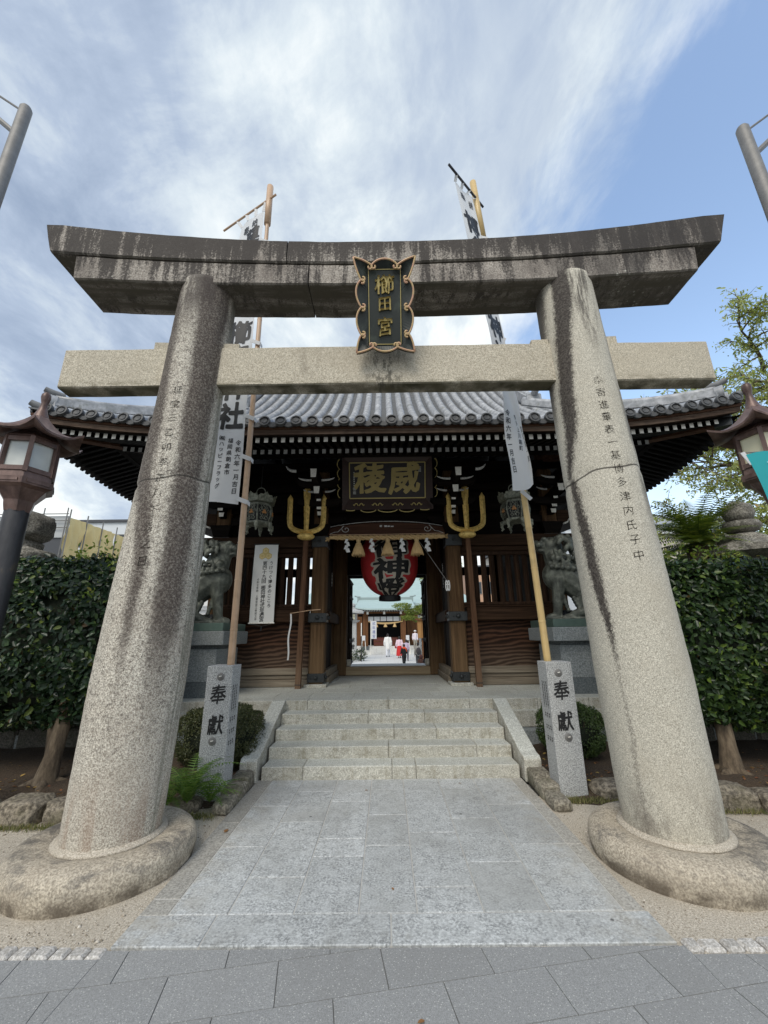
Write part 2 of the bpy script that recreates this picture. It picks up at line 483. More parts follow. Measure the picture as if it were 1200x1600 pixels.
def pillar_mat(name, left):
    def ex(n, c):
        v = n.tex(); x = n.xyz(v); z = x[2]
        ax = n.m('ADD', n.m('MULTIPLY', z, .0365 if left else -.031), -2.136 if left else 2.136)
        u = n.m('SUBTRACT', x[0], ax); w_ = n.m('SUBTRACT', x[1], 3.67)
        sg = .5 if left else -.5                           # across the weathered street face of the shaft
        s = n.m('DIVIDE', n.m('ADD', n.m('MULTIPLY', u, .866), n.m('MULTIPLY', w_, sg)), .325)
        face = n.step(n.m('SUBTRACT', n.m('MULTIPLY', u, .5 if left else -.5), n.m('MULTIPLY', w_, .866)), -.02, .06)
        wob = n.m('MULTIPLY', n.m('SUBTRACT', n.noise(n.map(v, (4, 4, .9)), 1, 5, .65), .5), .30)
        grit = n.m('MULTIPLY', n.m('SUBTRACT', n.noise(v, 42, 3, .75), .5), .55)
        ss = n.m('ADD', n.m('ADD', s, wob), n.m('MULTIPLY', grit, .55))
        zn = n.m('DIVIDE', z, 5.3)
        def band(cs, ws, soft):                            # centre and half width follow the height
            cc = n.m('SUBTRACT', n.m('MULTIPLY', n.ramp(zn, [(p / 5.3, (q + 1) / 2) for p, q in cs]), 2.), 1.)
            hw = n.ramp(zn, [(p / 5.3, q) for p, q in ws])
            return n.m('MULTIPLY', face, n.step(n.m('SUBTRACT', n.m('ABSOLUTE', n.m('SUBTRACT', ss, cc)), hw), soft, -soft))
        pit = n.step(n.noise(v, 55, 3, .75), .40, .62)
        an = n.m('ARCTAN2', w_, u)
        zc = n.m('ADD', n.m('ADD', n.m('MULTIPLY', n.m('SINE', n.m('ADD', an, 1.2 if left else 2.2)), .05), 2.97), n.m('MULTIPLY', n.m('SINE', n.m('MULTIPLY', an, 5.)), .012))
        if left:
            A = n.m('MULTIPLY', band([(1.2, -.45), (2.2, -.47), (3.0, -.8), (5.2, -.98)], [(.9, .0), (1.6, .12), (2.4, .17), (3.0, .2), (5.0, .25)], .1), n.step(z, .8, 2.0))
            B = n.m('MULTIPLY', band([(1.0, .3), (2.2, .3), (3.5, .22), (4.9, .18)], [(.7, .15), (1.6, .3), (3.0, .36), (4.2, .44), (5.0, .46)], .11), n.step(z, .7, 1.9))
            br = n.m('MAXIMUM', A, B)
            c = n.mix(n.m('MULTIPLY', br, n.m('SUBTRACT', .97, n.m('MULTIPLY', pit, .30))), c, (.055, .04, .034))
            top = n.m('MULTIPLY', n.step(z, 4.3, 5.05), n.step(n.noise(n.map(v, (6, 6, 1.2)), 1, 5, .7), .36, .56))
            c = n.mix(n.m('MULTIPLY', top, .85), c, (.055, .043, .038))
            pits = n.m('MULTIPLY', n.step(n.noise(v, 30, 5, .8), .53, .6), n.step(z, .3, 1.2))
            c = n.mix(n.m('MULTIPLY', pits, .65), c, (.07, .055, .047))
            gr = n.m('MULTIPLY', n.m('MULTIPLY', n.step(s, .66, .8), face), n.step(n.noise(n.map(v, (28, 28, .8)), 1, 3, .6), .42, .6))
            c = n.mix(n.m('MULTIPLY', gr, .6), c, (.16, .16, .12))
            low = n.m('MULTIPLY', n.step(z, .75, .3), n.step(n.noise(n.map(v, (8, 8, 1)), 1, 4), .45, .62))
            c = n.mix(n.m('MULTIPLY', low, .4), c, (.3, .2, .14))
        else:
            up = n.step(z, 2.93, 2.99)
            s1 = n.m('MULTIPLY', band([(2.97, -.75), (3.5, -.5), (3.86, -.45), (4.6, -.14), (4.9, .0)], [(2.97, .08), (3.2, .12), (3.6, .19), (4.3, .24), (5.0, .29)], .08), up)
            s2 = n.m('MULTIPLY', band([(1.4, -.48), (2.1, -.59), (2.95, -.69)], [(1.3, .0), (1.7, .09), (2.2, .15), (2.95, .09)], .06), n.m('SUBTRACT', 1., up))
            s3 = n.m('MULTIPLY', band([(3.4, -.95), (5., -.8)], [(3.3, .0), (3.9, .12), (5.0, .2)], .09), n.step(z, 3.2, 3.9))
            s4 = n.m('MULTIPLY', band([(4.1, .55), (5., .5)], [(4.0, .0), (4.5, .16), (5.0, .24)], .12), n.m('MULTIPLY', n.step(z, 4.0, 4.7), n.step(n.noise(n.map(v, (16, 16, 2)), 1, 4, .7), .42, .56)))
            s5 = n.m('MULTIPLY', n.m('MULTIPLY', n.step(s, .86, .96), face), n.m('MULTIPLY', n.step(z, 2.2, 3.0), n.step(n.noise(n.map(v, (9, 9, 1.6)), 1, 4), .35, .5)))
            st = n.m('MAXIMUM', n.m('MAXIMUM', s1, s2), n.m('MAXIMUM', n.m('MULTIPLY', s3, .85), n.m('MAXIMUM', n.m('MULTIPLY', s4, .8), n.m('MULTIPLY', s5, .75))))
            c = n.mix(n.m('MULTIPLY', st, n.m('SUBTRACT', .98, n.m('MULTIPLY', pit, .12))), c, (.024, .017, .015))
            foot = n.m('MULTIPLY', n.step(z, .7, .2), n.step(n.noise(n.map(v, (7, 7, 3)), 1, 6, .7), .4, .62))
            c = n.mix(n.m('MULTIPLY', foot, .6), c, (.13, .11, .09))
        return n.mix(n.m('MULTIPLY', n.step(n.m('ABSOLUTE', n.m('SUBTRACT', n.m('ADD', z, n.m('MULTIPLY', grit, .02)), zc)), .012, .004), .85), c, (.03, .025, .02))
    if left: return granite(name, (.25, .22, .18), (.73, .69, .60), 105, (.36, .305, .245), .45, 1.2, bump=.75, extra=ex, bd=.008)
    return granite(name, (.32, .295, .24), (.68, .645, .55), 140, (.44, .39, .305), .4, 1.6, bump=.35, extra=ex, bd=.005)


M_kas = granite('kasagi_stone', (.24, .21, .18), (.50, .46, .405), 80, (.16, .135, .115), .5, 1.4, extra=ex_kasagi, bump=.5, bd=.006)
M_nuki = granite('nuki_stone', (.33, .29, .22), (.62, .57, .465), 100, (.4, .35, .27), .45, 1.7, extra=ex_nuki, bump=.3)
M_pilL, M_pilR = pillar_mat('left_pillar_stone', True), pillar_mat('right_pillar_stone', False)


def ex_disc(n, c):
    v = n.tex(); z = n.xyz(v)[2]
    t = n.m('MULTIPLY', n.step(n.noise(n.map(v, (3.2, 3.2, 7)), 1, 8, .75, .4), .47, .66), n.step(z, .02, .18))
    c = n.mix(n.m('MULTIPLY', t, .72), c, (.06, .06, .062))
    xx = n.xyz(v)[0]; side = n.m('MAXIMUM', n.step(xx, 2.05, 2.7), n.m('MULTIPLY', n.step(xx, -2.3, -2.6), n.step(z, .12, .2)))
    c = n.mix(n.m('MULTIPLY', side, n.m('MULTIPLY', n.step(n.noise(n.map(v, (5, 5, 9)), 1, 6, .7), .36, .6), .8)), c, (.06, .058, .056))
    f = n.m('MULTIPLY', n.step(z, .1, .02), n.step(n.noise(v, 6, 4), .38, .6))
    return n.mix(n.m('MULTIPLY', f, .8), c, (.09, .07, .05))


M_disc = granite('base_disc_stone', (.29, .25, .195), (.58, .515, .41), 80, (.3, .25, .19), .5, 1.8, extra=ex_disc, bump=.5, bd=.006)
def ex_path(n, c):
    v = n.tex()
    a = n.noise(n.map(v, (1.1, .55, 1)), 1.3, 7, .65, .6); b = n.noise(v, 5.5, 6, .7); k = n.vor(n.map(v, (1, 1, 0)), 2.1)
    c = n.mix(n.m('MULTIPLY', n.step(a, .46, .68), .42), c, (.26, .262, .25))
    c = n.mix(n.m('MULTIPLY', n.step(b, .56, .72), .35), c, (.2, .195, .17))
    edge = n.step(n.m('ABSOLUTE', n.xyz(v)[0]), 1.0, 1.5)
    c = n.mix(n.m('MULTIPLY', edge, n.m('MULTIPLY', n.step(b, .38, .62), .5)), c, (.36, .325, .26))
    return n.mix(n.m('MULTIPLY', n.step(k, .035, .022), .8), c, (.06, .06, .058))


M_pave = granite('path_granite', (.26, .27, .272), (.57, .59, .59), 72, (.38, .385, .37), .6, 1.0, rough=.85, bump=.25, var=.10, patch=.42, extra=ex_path)
M_pave_side = granite('path_border_granite', (.28, .27, .245), (.46, .445, .405), 80, (.33, .30, .25), .5, 2, bump=.25)
M_slab = granite('pavement_slab', (.235, .245, .252), (.31, .32, .328), 210, (.25, .25, .245), .3, 1.2, rough=.8, bump=.12, var=.05, bd=.002)


def ex_slab(n, c):
    d = n.vor(n.tex(), 62); e = n.vor(n.tex(), 95); c = n.mix(n.m('MULTIPLY', n.step(e, .2, .12), .6), c, (.12, .12, .12)); g = n.noise(n.map(n.tex(), (.9, .6, 1)), 1.2, 7, .65, .5); c = n.mix(n.m('MULTIPLY', n.step(g, .48, .68), .3), c, (.19, .185, .175)); return n.mix(n.m('MULTIPLY', n.step(d, .21, .13), .7), c, (.62, .62, .59))


M_slab = granite('pavement_slab', (.245, .25, .25), (.335, .34, .338), 240, (.25, .25, .245), .35, 1.2, rough=.8, bump=.12, var=.05, bd=.002, extra=ex_slab)


def ex_step(n, c):
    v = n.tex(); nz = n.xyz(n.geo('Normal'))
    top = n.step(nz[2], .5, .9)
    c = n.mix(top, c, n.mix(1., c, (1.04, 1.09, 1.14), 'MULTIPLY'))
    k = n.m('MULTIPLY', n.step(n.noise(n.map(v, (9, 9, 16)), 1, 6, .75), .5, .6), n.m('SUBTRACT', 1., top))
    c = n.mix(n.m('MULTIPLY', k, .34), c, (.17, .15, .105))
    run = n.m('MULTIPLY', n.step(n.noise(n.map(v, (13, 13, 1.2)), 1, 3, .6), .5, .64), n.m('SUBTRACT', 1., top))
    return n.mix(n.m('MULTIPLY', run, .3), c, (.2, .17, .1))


M_step = granite('step_granite', (.36, .35, .30), (.64, .625, .56), 85, (.38, .36, .29), .4, 2.2, extra=ex_step, bump=.4, var=.07, bd=.005)
M_ped = granite('pedestal_granite', (.16, .18, .185), (.34, .365, .37), 70, (.2, .21, .2), .4, 1.5, bump=.1, rough=.6)
M_ped_d = granite('pedestal_dark_granite', (.07, .085, .09), (.16, .18, .19), 70, (.09, .1, .1), .4, 2.5, bump=.1, rough=.6)
M_post = granite('offering_post_granite', (.2, .205, .205), (.58, .59, .585), 95, (.44, .44, .42), .3, 2, bump=.12, var=.05)
M_rock = granite('garden_rock', (.10, .085, .065), (.30, .26, .2), 30, (.12, .11, .06), .6, 4, bump=.9, bd=.02)
M_kerb = granite('old_kerb_stone', (.13, .115, .09), (.34, .31, .25), 40, (.11, .11, .06), .6, 4, bump=.8, bd=.015)
M_wall = granite('garden_wall_stone', (.05, .047, .04), (.13, .12, .1), 45, (.05, .055, .03), .6, 3, bump=.6, bd=.01)
M_cob = granite('edge_cobble_stone', (.34, .32, .29), (.62, .6, .57), 90, (.4, .37, .33), .4, 8, bump=.4)
M_lanstone = granite('lantern_stone', (.12, .11, .09), (.33, .31, .27), 40, (.06, .055, .045), .7, 5, bump=.7, bd=.01)
M_joint = mat('mortar', col=(.5, .49, .46), rough=.95)
M_crack = mat('dark_joint', col=(.02, .018, .016), rough=1)
M_carve = mat('carved_line', col=(.028, .023, .019), rough=1, spec=.1)
M_ink = mat('black_ink', col=(.012, .012, .013), rough=.6)


def fn_sand(n):
    v = n.tex(); a = n.noise(v, 110, 4, .8); b = n.noise(v, 2.2, 5, .6); g = n.noise(v, 22, 4, .7)
    c = n.mix(n.step(a, .35, .66), (.27, .23, .175), (.72, .66, .56))
    c = n.mix(n.m('MULTIPLY', n.step(b, .42, .7), .45), c, (.38, .335, .265))
    c = n.mix(n.m('MULTIPLY', n.step(g, .5, .7), .3), c, (.46, .4, .32))
    return {'Base Color': c, 'Normal': n.bump(n.m('ADD', a, n.m('MULTIPLY', g, 1.5)), .5, .008)}


M_sand = mat('decomposed_granite', fn_sand, rough=.95)


def fn_soil(n):
    v = n.tex(); a = n.noise(v, 70, 5, .75); b = n.noise(v, 4, 4, .6)
    c = n.mix(n.step(a, .35, .68), (.025, .017, .011), (.12, .085, .055))
    c = n.mix(n.m('MULTIPLY', n.step(b, .45, .7), .5), c, (.09, .058, .033))
    return {'Base Color': c, 'Normal': n.bump(a, .8, .02)}


M_soil = mat('garden_soil', fn_soil, rough=1)
M_ground = mat('far_ground', lambda n: {'Base Color': n.mix(n.noise(n.tex(), 3, 5), (.2, .19, .17), (.34, .33, .3))}, rough=.95)
M_court = granite('courtyard_paving', (.46, .46, .45), (.72, .72, .70), 30, (.55, .54, .5), .3, .8, bump=.05, var=.05)


def wood(name, dark, mid, light, ax=2, sc=1., weather=None, rough=.7, vein=.6, bump=.25):
    st = [26 * sc] * 3; st[ax] = 1.1 * sc
    def fn(n):
        v = n.vm('ADD', n.tex(), n.vm('MULTIPLY', nd(n.nt, 'ShaderNodeCombineXYZ', {0: n.rnd(), 1: n.rnd(), 2: n.rnd()}).outputs[0], (5., 9., 3.)))
        a = n.noise(n.map(v, st), 1., 6, .62, .6); k = n.noise(n.map(v, [q * 3.2 for q in st]), 1., 3, .6)
        c = n.ramp(n.m('ADD', n.m('MULTIPLY', a, .7), n.m('MULTIPLY', k, .3)), [(.33, dark), (.5, mid), (.68, light)])
        c = n.mix(n.m('MULTIPLY', n.step(k, .55, .62), vein * .5), c, dark)
        if weather:
            z0, z1, wc = weather
            f = n.m('MULTIPLY', n.step(n.m('ADD', n.xyz(n.tex())[2], n.m('MULTIPLY', n.m('SUBTRACT', n.noise(n.tex(), 2.5, 4), .5), 1.1)), z1, z0), n.m('ADD', n.m('MULTIPLY', a, .9), .1))
            c = n.mix(f, c, wc)
        return {'Base Color': c, 'Normal': n.bump(n.m('ADD', a, k), bump, .004)}
    return mat(name, fn, rough=max(rough, .75), spec=.12)


M_wpost = wood('weathered_post_wood', (.026, .014, .007), (.09, .051, .025), (.18, .108, .056), 2, .8, (.7, 2.2, (.20, .13, .07)))
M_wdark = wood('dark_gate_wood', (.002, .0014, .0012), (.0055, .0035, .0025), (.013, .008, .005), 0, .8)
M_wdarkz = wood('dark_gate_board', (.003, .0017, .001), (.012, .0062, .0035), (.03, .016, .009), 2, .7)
M_wbeam = wood('brown_beam_wood', (.013, .007, .004), (.038, .02, .011), (.075, .042, .024), 0, .8, (.7, 1.4, (.27, .21, .15)))
M_wsill = wood('pale_threshold_wood', (.2, .14, .08), (.36, .28, .18), (.5, .41, .28), 0, .6)
M_wsillg = wood('grey_sill_wood', (.12, .095, .07), (.24, .2, .15), (.36, .31, .24), 0, .7)
M_wpole = wood('trident_pole_wood', (.05, .025, .014), (.115, .06, .034), (.18, .105, .06), 2, 1.2, (.7, 1.6, (.22, .15, .1)))
M_wlat = wood('lattice_bar_wood', (.012, .007, .0045), (.037, .02, .012), (.075, .042, .025), 2, .9)
M_wside = wood('eave_board_wood', (.03, .016, .01), (.085, .042, .026), (.14, .075, .045), 0, .6)
M_raf = wood('rafter_wood', (.0018, .0013, .001), (.004, .003, .0022), (.009, .006, .0045), 1, .8)


def fn_panel(n):
    v = n.tex(); q = n.map(v, (.8, 1, 2.2), rot=(0, R(10), 0))
    a = n.wave(q, 1.9, 9., 3, .8, wave_type='BANDS', bands_direction='Z'); k = n.noise(n.map(v, (4, 4, 40)), 1, 4, .6)
    c = n.ramp(n.m('ADD', n.m('MULTIPLY', a, .75), n.m('MULTIPLY', k, .25)), [(.1, (.016, .008, .005)), (.5, (.042, .019, .011)), (.9, (.095, .046, .026))])
    z = n.step(n.xyz(v)[2], 1.55, .95)
    c = n.mix(n.m('MULTIPLY', z, .5), c, n.ramp(a, [(.3, (.1, .07, .05)), (.8, (.22, .17, .125))]))
    return {'Base Color': c, 'Normal': n.bump(a, .2, .004)}


M_panel = mat('figured_wood_panel', fn_panel, rough=.7, spec=.15)


def fn_tile(n):
    v = n.tex(); a = n.noise(v, 7, 4, .6); r = n.rnd()
    c = n.mix(n.step(a, .35, .7), (.28, .29, .305), (.50, .51, .53))
    c = n.mix(n.m('MULTIPLY', r, .4), c, (.2, .205, .215))
    c = n.mix(n.m('MULTIPLY', n.step(n.noise(n.map(v, (14, 2.2, 2)), 1, 5, .7), .5, .68), .5), c, (.16, .165, .16))
    c = n.mix(n.m('MULTIPLY', n.step(n.noise(v, 3.1, 6, .7), .57, .68), .55), c, (.13, .135, .09))
    return {'Base Color': c, 'Roughness': n.ramp(a, [(.3, .32), (.7, .5)]), 'Normal': n.bump(n.noise(v, 40, 3), .1, .003)}


M_tile = mat('roof_tile', fn_tile, spec=.6)
M_tilecap = mat('eave_disc_tile', lambda n: {'Base Color': n.mix(n.noise(n.tex(), 30, 4), (.045, .046, .048), (.10, .103, .106))}, rough=.6)
M_pan = mat('pan_tile', lambda n: {'Base Color': n.mix(n.noise(n.tex(), 9, 5), (.07, .072, .075), (.15, .155, .16))}, rough=.6)
M_gold = mat('gilded_metal', lambda n: {'Base Color': n.mix(n.step(n.noise(n.tex(), 18, 5, .7), .4, .65), (.92, .66, .22), (.6, .40, .12)), 'Roughness': n.ramp(n.noise(n.tex(), 30, 3), [(.3, .3), (.7, .5)])}, metal=.25)
M_goldp = mat('gold_leaf_paint', lambda n: {'Base Color': n.mix(n.noise(n.tex(), 24, 4), (.42, .33, .11), (.6, .5, .22))}, rough=.5, metal=.25)
M_goldd = mat('aged_gold_lettering', lambda n: {'Base Color': n.mix(n.noise(n.tex(), 14, 4), (.36, .28, .10), (.52, .41, .16))}, rough=.5, metal=.2)
M_iron = mat('black_iron_fitting', lambda n: {'Base Color': n.mix(n.noise(n.tex(), 25, 4), (.018, .02, .022), (.06, .065, .066))}, rough=.45, metal=.5)
M_white = mat('white_chalk_paint', lambda n: {'Base Color': n.mix(n.step(n.noise(n.tex(), 30, 4, .7), .45, .7), (.82, .8, .74), (.6, .57, .5))}, rough=.9)
M_greyw = mat('dusty_white_paint', lambda n: {'Base Color': n.mix(n.step(n.noise(n.tex(), 30, 4, .7), .4, .7), (.62, .62, .6), (.35, .35, .34))}, rough=.9)


def fn_bronze(n):
    v = n.tex(); a = n.noise(v, 9, 6, .65); b = n.noise(n.map(v, (16, 16, 2)), 1, 4)
    c = n.ramp(a, [(.3, (.035, .038, .033)), (.52, (.09, .098, .083)), (.75, (.2, .215, .18))])
    c = n.mix(n.m('MULTIPLY', n.step(b, .55, .7), .4), c, (.24, .26, .21))
    return {'Base Color': c, 'Normal': n.bump(n.noise(v, 60, 3), .15, .004)}


M_bronze = mat('weathered_bronze', fn_bronze, rough=.55, metal=.35)
M_verd = mat('green_bronze_plinth', lambda n: {'Base Color': n.mix(n.noise(n.tex(), 12, 5, .7), (.06, .105, .09), (.15, .21, .18))}, rough=.5, metal=.3)
M_lanb = mat('lantern_bronze', lambda n: {'Base Color': n.mix(n.step(n.noise(n.tex(), 20, 5, .7), .35, .68), (.11, .12, .095), (.31, .32, .26))}, rough=.6, metal=.25)
M_copper = mat('brown_copper', lambda n: {'Base Color': n.ramp(n.noise(n.map(n.tex(), (9, 9, 3)), 1, 5, .65), [(.3, (.075, .046, .04)), (.55, (.165, .105, .09)), (.75, (.26, .175, .15))])}, rough=.42, metal=.25)
M_lpole = mat('dark_lamp_pole', lambda n: {'Base Color': n.ramp(n.noise(n.map(n.tex(), (6, 6, 2)), 1, 5, .65), [(.35, (.035, .036, .042)), (.6, (.07, .07, .075)), (.75, (.2, .16, .09))])}, rough=.5, metal=.3)
M_steel = mat('galvanised_steel', lambda n: {'Base Color': n.mix(n.noise(n.tex(), 14, 5, .7), (.12, .115, .11), (.30, .295, .285))}, rough=.6, metal=.4)


def fn_glass(n):
    return {'Base Color': n.mix(n.step(n.noise(n.tex(), 3, 2), .3, .7), (.5, .53, .52), (.66, .68, .64)), 'Roughness': .12}


M_glass = mat('frosted_lamp_glass', fn_glass, spec=.7)
M_glassw = mat('cream_lamp_glass', col=(.88, .83, .6), rough=.2)


def bamboo(name, a, b):
    def fn(n):
        v = n.tex(); k = n.noise(n.map(v, (40, 40, 2)), 1, 4); c = n.mix(k, a, b)
        return {'Base Color': n.mix(n.m('MULTIPLY', n.step(n.noise(v, 5, 4), .5, .7), .3), c, (.2, .13, .07))}
    return mat(name, fn, rough=.42)


M_bamL, M_bamR = bamboo('tan_bamboo', (.46, .29, .17), (.62, .44, .30)), bamboo('yellow_bamboo', (.52, .36, .14), (.70, .52, .25))


def cloth(name, col, tr=.3):
    mt = bpy.data.materials.new(name); mt.use_nodes = True; nt = mt.node_tree; b = nt.nodes['Principled BSDF']; n = N(nt)
    c = n.mix(n.m('MULTIPLY', n.step(n.noise(n.tex(), 3, 4), .4, .7), .12), col, tuple(q * .8 for q in col))
    setp(nt, b.inputs['Base Color'], c); b.inputs['Roughness'].default_value = .9; b.inputs['Specular IOR Level'].default_value = .15
    t = nd(nt, 'ShaderNodeBsdfTranslucent', {'Color': c}); mx = nd(nt, 'ShaderNodeMixShader', {0: tr})
    nt.links.new(b.outputs[0], mx.inputs[1]); nt.links.new(t.outputs[0], mx.inputs[2])
    nt.links.new(mx.outputs[0], nt.nodes['Material Output'].inputs[0]); return mt


M_banner = cloth('white_banner_cloth', (.80, .81, .82)); M_poster = cloth('poster_cloth', (.74, .74, .72), .05)
M_paper = cloth('white_paper', (.85, .85, .84), .2); M_teal = cloth('turquoise_cloth', (.06, .5, .55), .3)
M_straw = mat('rice_straw', lambda n: {'Base Color': n.mix(n.noise(n.map(n.tex(), (60, 60, 8)), 1, 3), (.42, .27, .11), (.72, .52, .27))}, rough=.85)


def leafmat(name, stops, rough=.35, tr=.25, spec=.5):
    mt = bpy.data.materials.new(name); mt.use_nodes = True; nt = mt.node_tree; b = nt.nodes['Principled BSDF']; n = N(nt)
    c = n.ramp(n.geo('Random Per Island'), stops)
    setp(nt, b.inputs['Base Color'], c); b.inputs['Roughness'].default_value = rough; b.inputs['Specular IOR Level'].default_value = spec
    t = nd(nt, 'ShaderNodeBsdfTranslucent', {'Color': n.mix(1., c, (1.5, 1.6, .6), 'MULTIPLY')}); mx = nd(nt, 'ShaderNodeMixShader', {0: tr})
    nt.links.new(b.outputs[0], mx.inputs[1]); nt.links.new(t.outputs[0], mx.inputs[2])
    nt.links.new(mx.outputs[0], nt.nodes['Material Output'].inputs[0]); return mt


M_camel = leafmat('camellia_leaf', [(0, (.09, .05, .02)), (.012, (.007, .016, .008)), (.55, (.02, .042, .021)), (.9, (.04, .075, .028)), (1, (.13, .17, .03))], .32, .08, .35)
M_camr = leafmat('camellia_leaf_green', [(0, (.1, .06, .02)), (.012, (.01, .022, .008)), (.55, (.026, .052, .018)), (.88, (.055, .10, .026)), (1, (.15, .22, .035))], .32, .1, .35)
M_shoot = leafmat('young_leaf', [(0, (.13, .2, .03)), (.7, (.2, .27, .05)), (1, (.3, .26, .08))], .4, .35)
M_box = leafmat('box_leaf', [(0, (.03, .04, .014)), (.7, (.065, .08, .026)), (1, (.12, .12, .05))], .5, .15)
M_boxg = leafmat('box_leaf_green', [(0, (.03, .05, .014)), (.7, (.06, .10, .026)), (1, (.1, .16, .04))], .5, .15)
M_fern = leafmat('fern_leaf', [(0, (.09, .17, .035)), (.7, (.16, .27, .06)), (1, (.25, .35, .09))], .5, .35)
M_cyc = leafmat('cycad_leaf', [(0, (.045, .08, .02)), (.6, (.13, .19, .04)), (1, (.3, .34, .07))], .35, .2)
M_tree = leafmat('tree_leaf', [(0, (.18, .21, .1)), (.6, (.33, .36, .18)), (.95, (.46, .47, .22)), (1, (.4, .22, .1))], .45, .5)
M_pine = leafmat('pine_needles', [(0, (.09, .13, .03)), (.7, (.2, .25, .05)), (1, (.34, .36, .08))], .6, .3)
M_bgleaf = leafmat('dark_tree_leaf', [(0, (.012, .025, .01)), (.7, (.03, .055, .018)), (1, (.07, .11, .03))], .5, .2)
M_grass = leafmat('grass_blade', [(0, (.1, .12, .04)), (.6, (.2, .2, .09)), (1, (.36, .31, .17))], .6, .3)
M_bark = mat('tree_bark', lambda n: {'Base Color': n.ramp(n.noise(n.map(n.tex(), (14, 14, 4)), 1, 5, .7), [(.35, (.05, .038, .026)), (.55, (.14, .105, .07)), (.72, (.24, .19, .13))]), 'Normal': n.bump(n.noise(n.map(n.tex(), (20, 20, 6)), 1, 4), .6, .01)}, rough=.95)
M_litter = leafmat('fallen_leaf', [(0, (.16, .06, .03)), (.6, (.3, .15, .06)), (1, (.5, .36, .1))], .7, .2)
# ------------------------------------------------------------------ ground, road, path
g = MB(); g.grid(lambda u, v: ((u - .5) * 1600, -300 + v * 1900, -.06), 8, 8); struct('ground', g, M_ground)
g = MB()
def sandf(u, v):
    x, y = -9 + 18 * u, 2.7 + 2.2 * v
    return (x, y, -.018 + .010 * noise.noise(Vector((x * 1.5, y * 1.5, 3))) + .005 * noise.noise(Vector((x * 8, y * 8, 3))))
g.grid(sandf, 180, 24); struct('sandy_forecourt', g, M_sand, 1)
g = MB(); g.box(-1.52, 1.5, 2.78, 5.42, -.05, -.006)
path = struct('stone_path', g, M_joint)
def slab(name, x0, x1, y0, y1, top, mt, parent, th=.05, gap=.004, b=.004, jit=.0015):
    z = top + random.uniform(-jit, jit)
    mb = MB(); mb.box(x0 + gap, x1 - gap, y0 + gap, y1 - gap, z - th, z, b)
    return part(name, mb, mt, parent)
cols = [(-1.36, -1.0, [3.86, 4.66]), (-1.0, -.605, [3.43, 4.3, 5.04]), (-.605, -.215, [3.7, 3.98, 4.76]), (-.215, .14, [3.86, 4.43, 5.08]),
        (.14, .54, [3.3, 4.07]), (.54, .94, [3.6, 4.34, 5.09]), (.94, 1.38, [3.86, 4.65])]
for x0, x1, js in cols:
    ys = [3.04] + js + [5.405]
    for a, b in zip(ys, ys[1:]): slab('paving_stone', x0, x1, a, b, 0, M_pave, path)
for x0, x1, js, mt in ((-1.54, -1.36, [3.2, 4.3], M_pave_side), (1.38, 1.51, [3.86, 4.65], M_pave_side)):
    ys = [3.04] + js + [5.405]
    for a, b in zip(ys, ys[1:]): slab('border_stone', x0, x1, a, b, -.002, mt, path)
for a, b in zip([-1.54, -1.06, -.02, 1.52], [-1.06, -.02, 1.52]): slab('paving_stone', a, b, 2.775, 3.04, 0, M_pave, path)

M_roadj = mat('pavement_joint', col=(.17, .17, .165), rough=1)
g = MB(); g.box(-40, 40, -12, 2.70, -.09, -.012); g.box(-1.55, 1.55, 2.7005, 2.766, -.09, -.012); road = struct('pavement', g, M_roadj)
CA, SA = math.cos(R(9.8)), math.sin(R(9.8))
def clip(poly, yl):
    out = []
    for a, b in zip(poly, poly[1:] + poly[:1]):
        ina, inb = a[1] <= yl, b[1] <= yl
        if ina: out.append(a)
        if ina != inb:
            t = (yl - a[1]) / (b[1] - a[1]); out.append((a[0] + (b[0] - a[0]) * t, yl))
    return out
for r in range(-4, 3):
    t0 = 2.743 + .281 * r - .281 + .281; t0, t1 = t0 + .0025, t0 + .281 - .0025
    for k in range(-7, 8):
        s0 = .392 + .5285 * k + (0 if r % 2 else .2643) + .0025; s1 = s0 + .5285 - .005
        pl4 = [(s * CA - t * SA, s * SA + t * CA) for s, t in ((s0, t0), (s1, t0), (s1, t1), (s0, t1))]
        if max(p[1] for p in pl4) < 1.2 or abs(pl4[0][0]) > 3.6: continue
        base = pl4; pieces = []
        for lo, hi, yl in ((-9, -1.545, 2.698), (-1.543, 1.543, 2.762), (1.545, 9, 2.698)):
            q = clip(base, yl)
            if len(q) > 2: q = [(b_, a_) for a_, b_ in clip([(b_, a_) for a_, b_ in q], hi)]
            if len(q) > 2: q = [(-b_, a_) for a_, b_ in clip([(b_, -a_) for a_, b_ in q], -lo)]
            if len(q) > 2: pieces.append(q)
        big = max(pieces, key=lambda q: max(p[0] for p in q) - min(p[0] for p in q)) if pieces else []
        for pl4 in pieces:
            pl4 = pl4[:]
            xs = [p[0] for p in pl4]; ys = [p[1] for p in pl4]
            if (max(xs) - min(xs)) * (max(ys) - min(ys)) < .0015: continue
            z = -.006 + random.uniform(-.001, .001)
            part('paving_slab', MB().prism(pl4, lambda x, y, d: (x, y, z - d), .05), M_slab, road)
cob = []
for s in (-1, 1):
    x = 1.542
    while x < 3.4:
        wd = random.uniform(.08, .115); y = 2.748 + (.012 if s > 0 else -.004)
        mb = MB(); mb.box(min(x * s, (x + wd) * s), max(x * s, (x + wd) * s), y - .045, y + .045 + random.uniform(-.008, .008), -.07, .004 + random.uniform(-.004, .004), .014)
        part('edging_stone', mb, M_cob, road); x += wd + .006

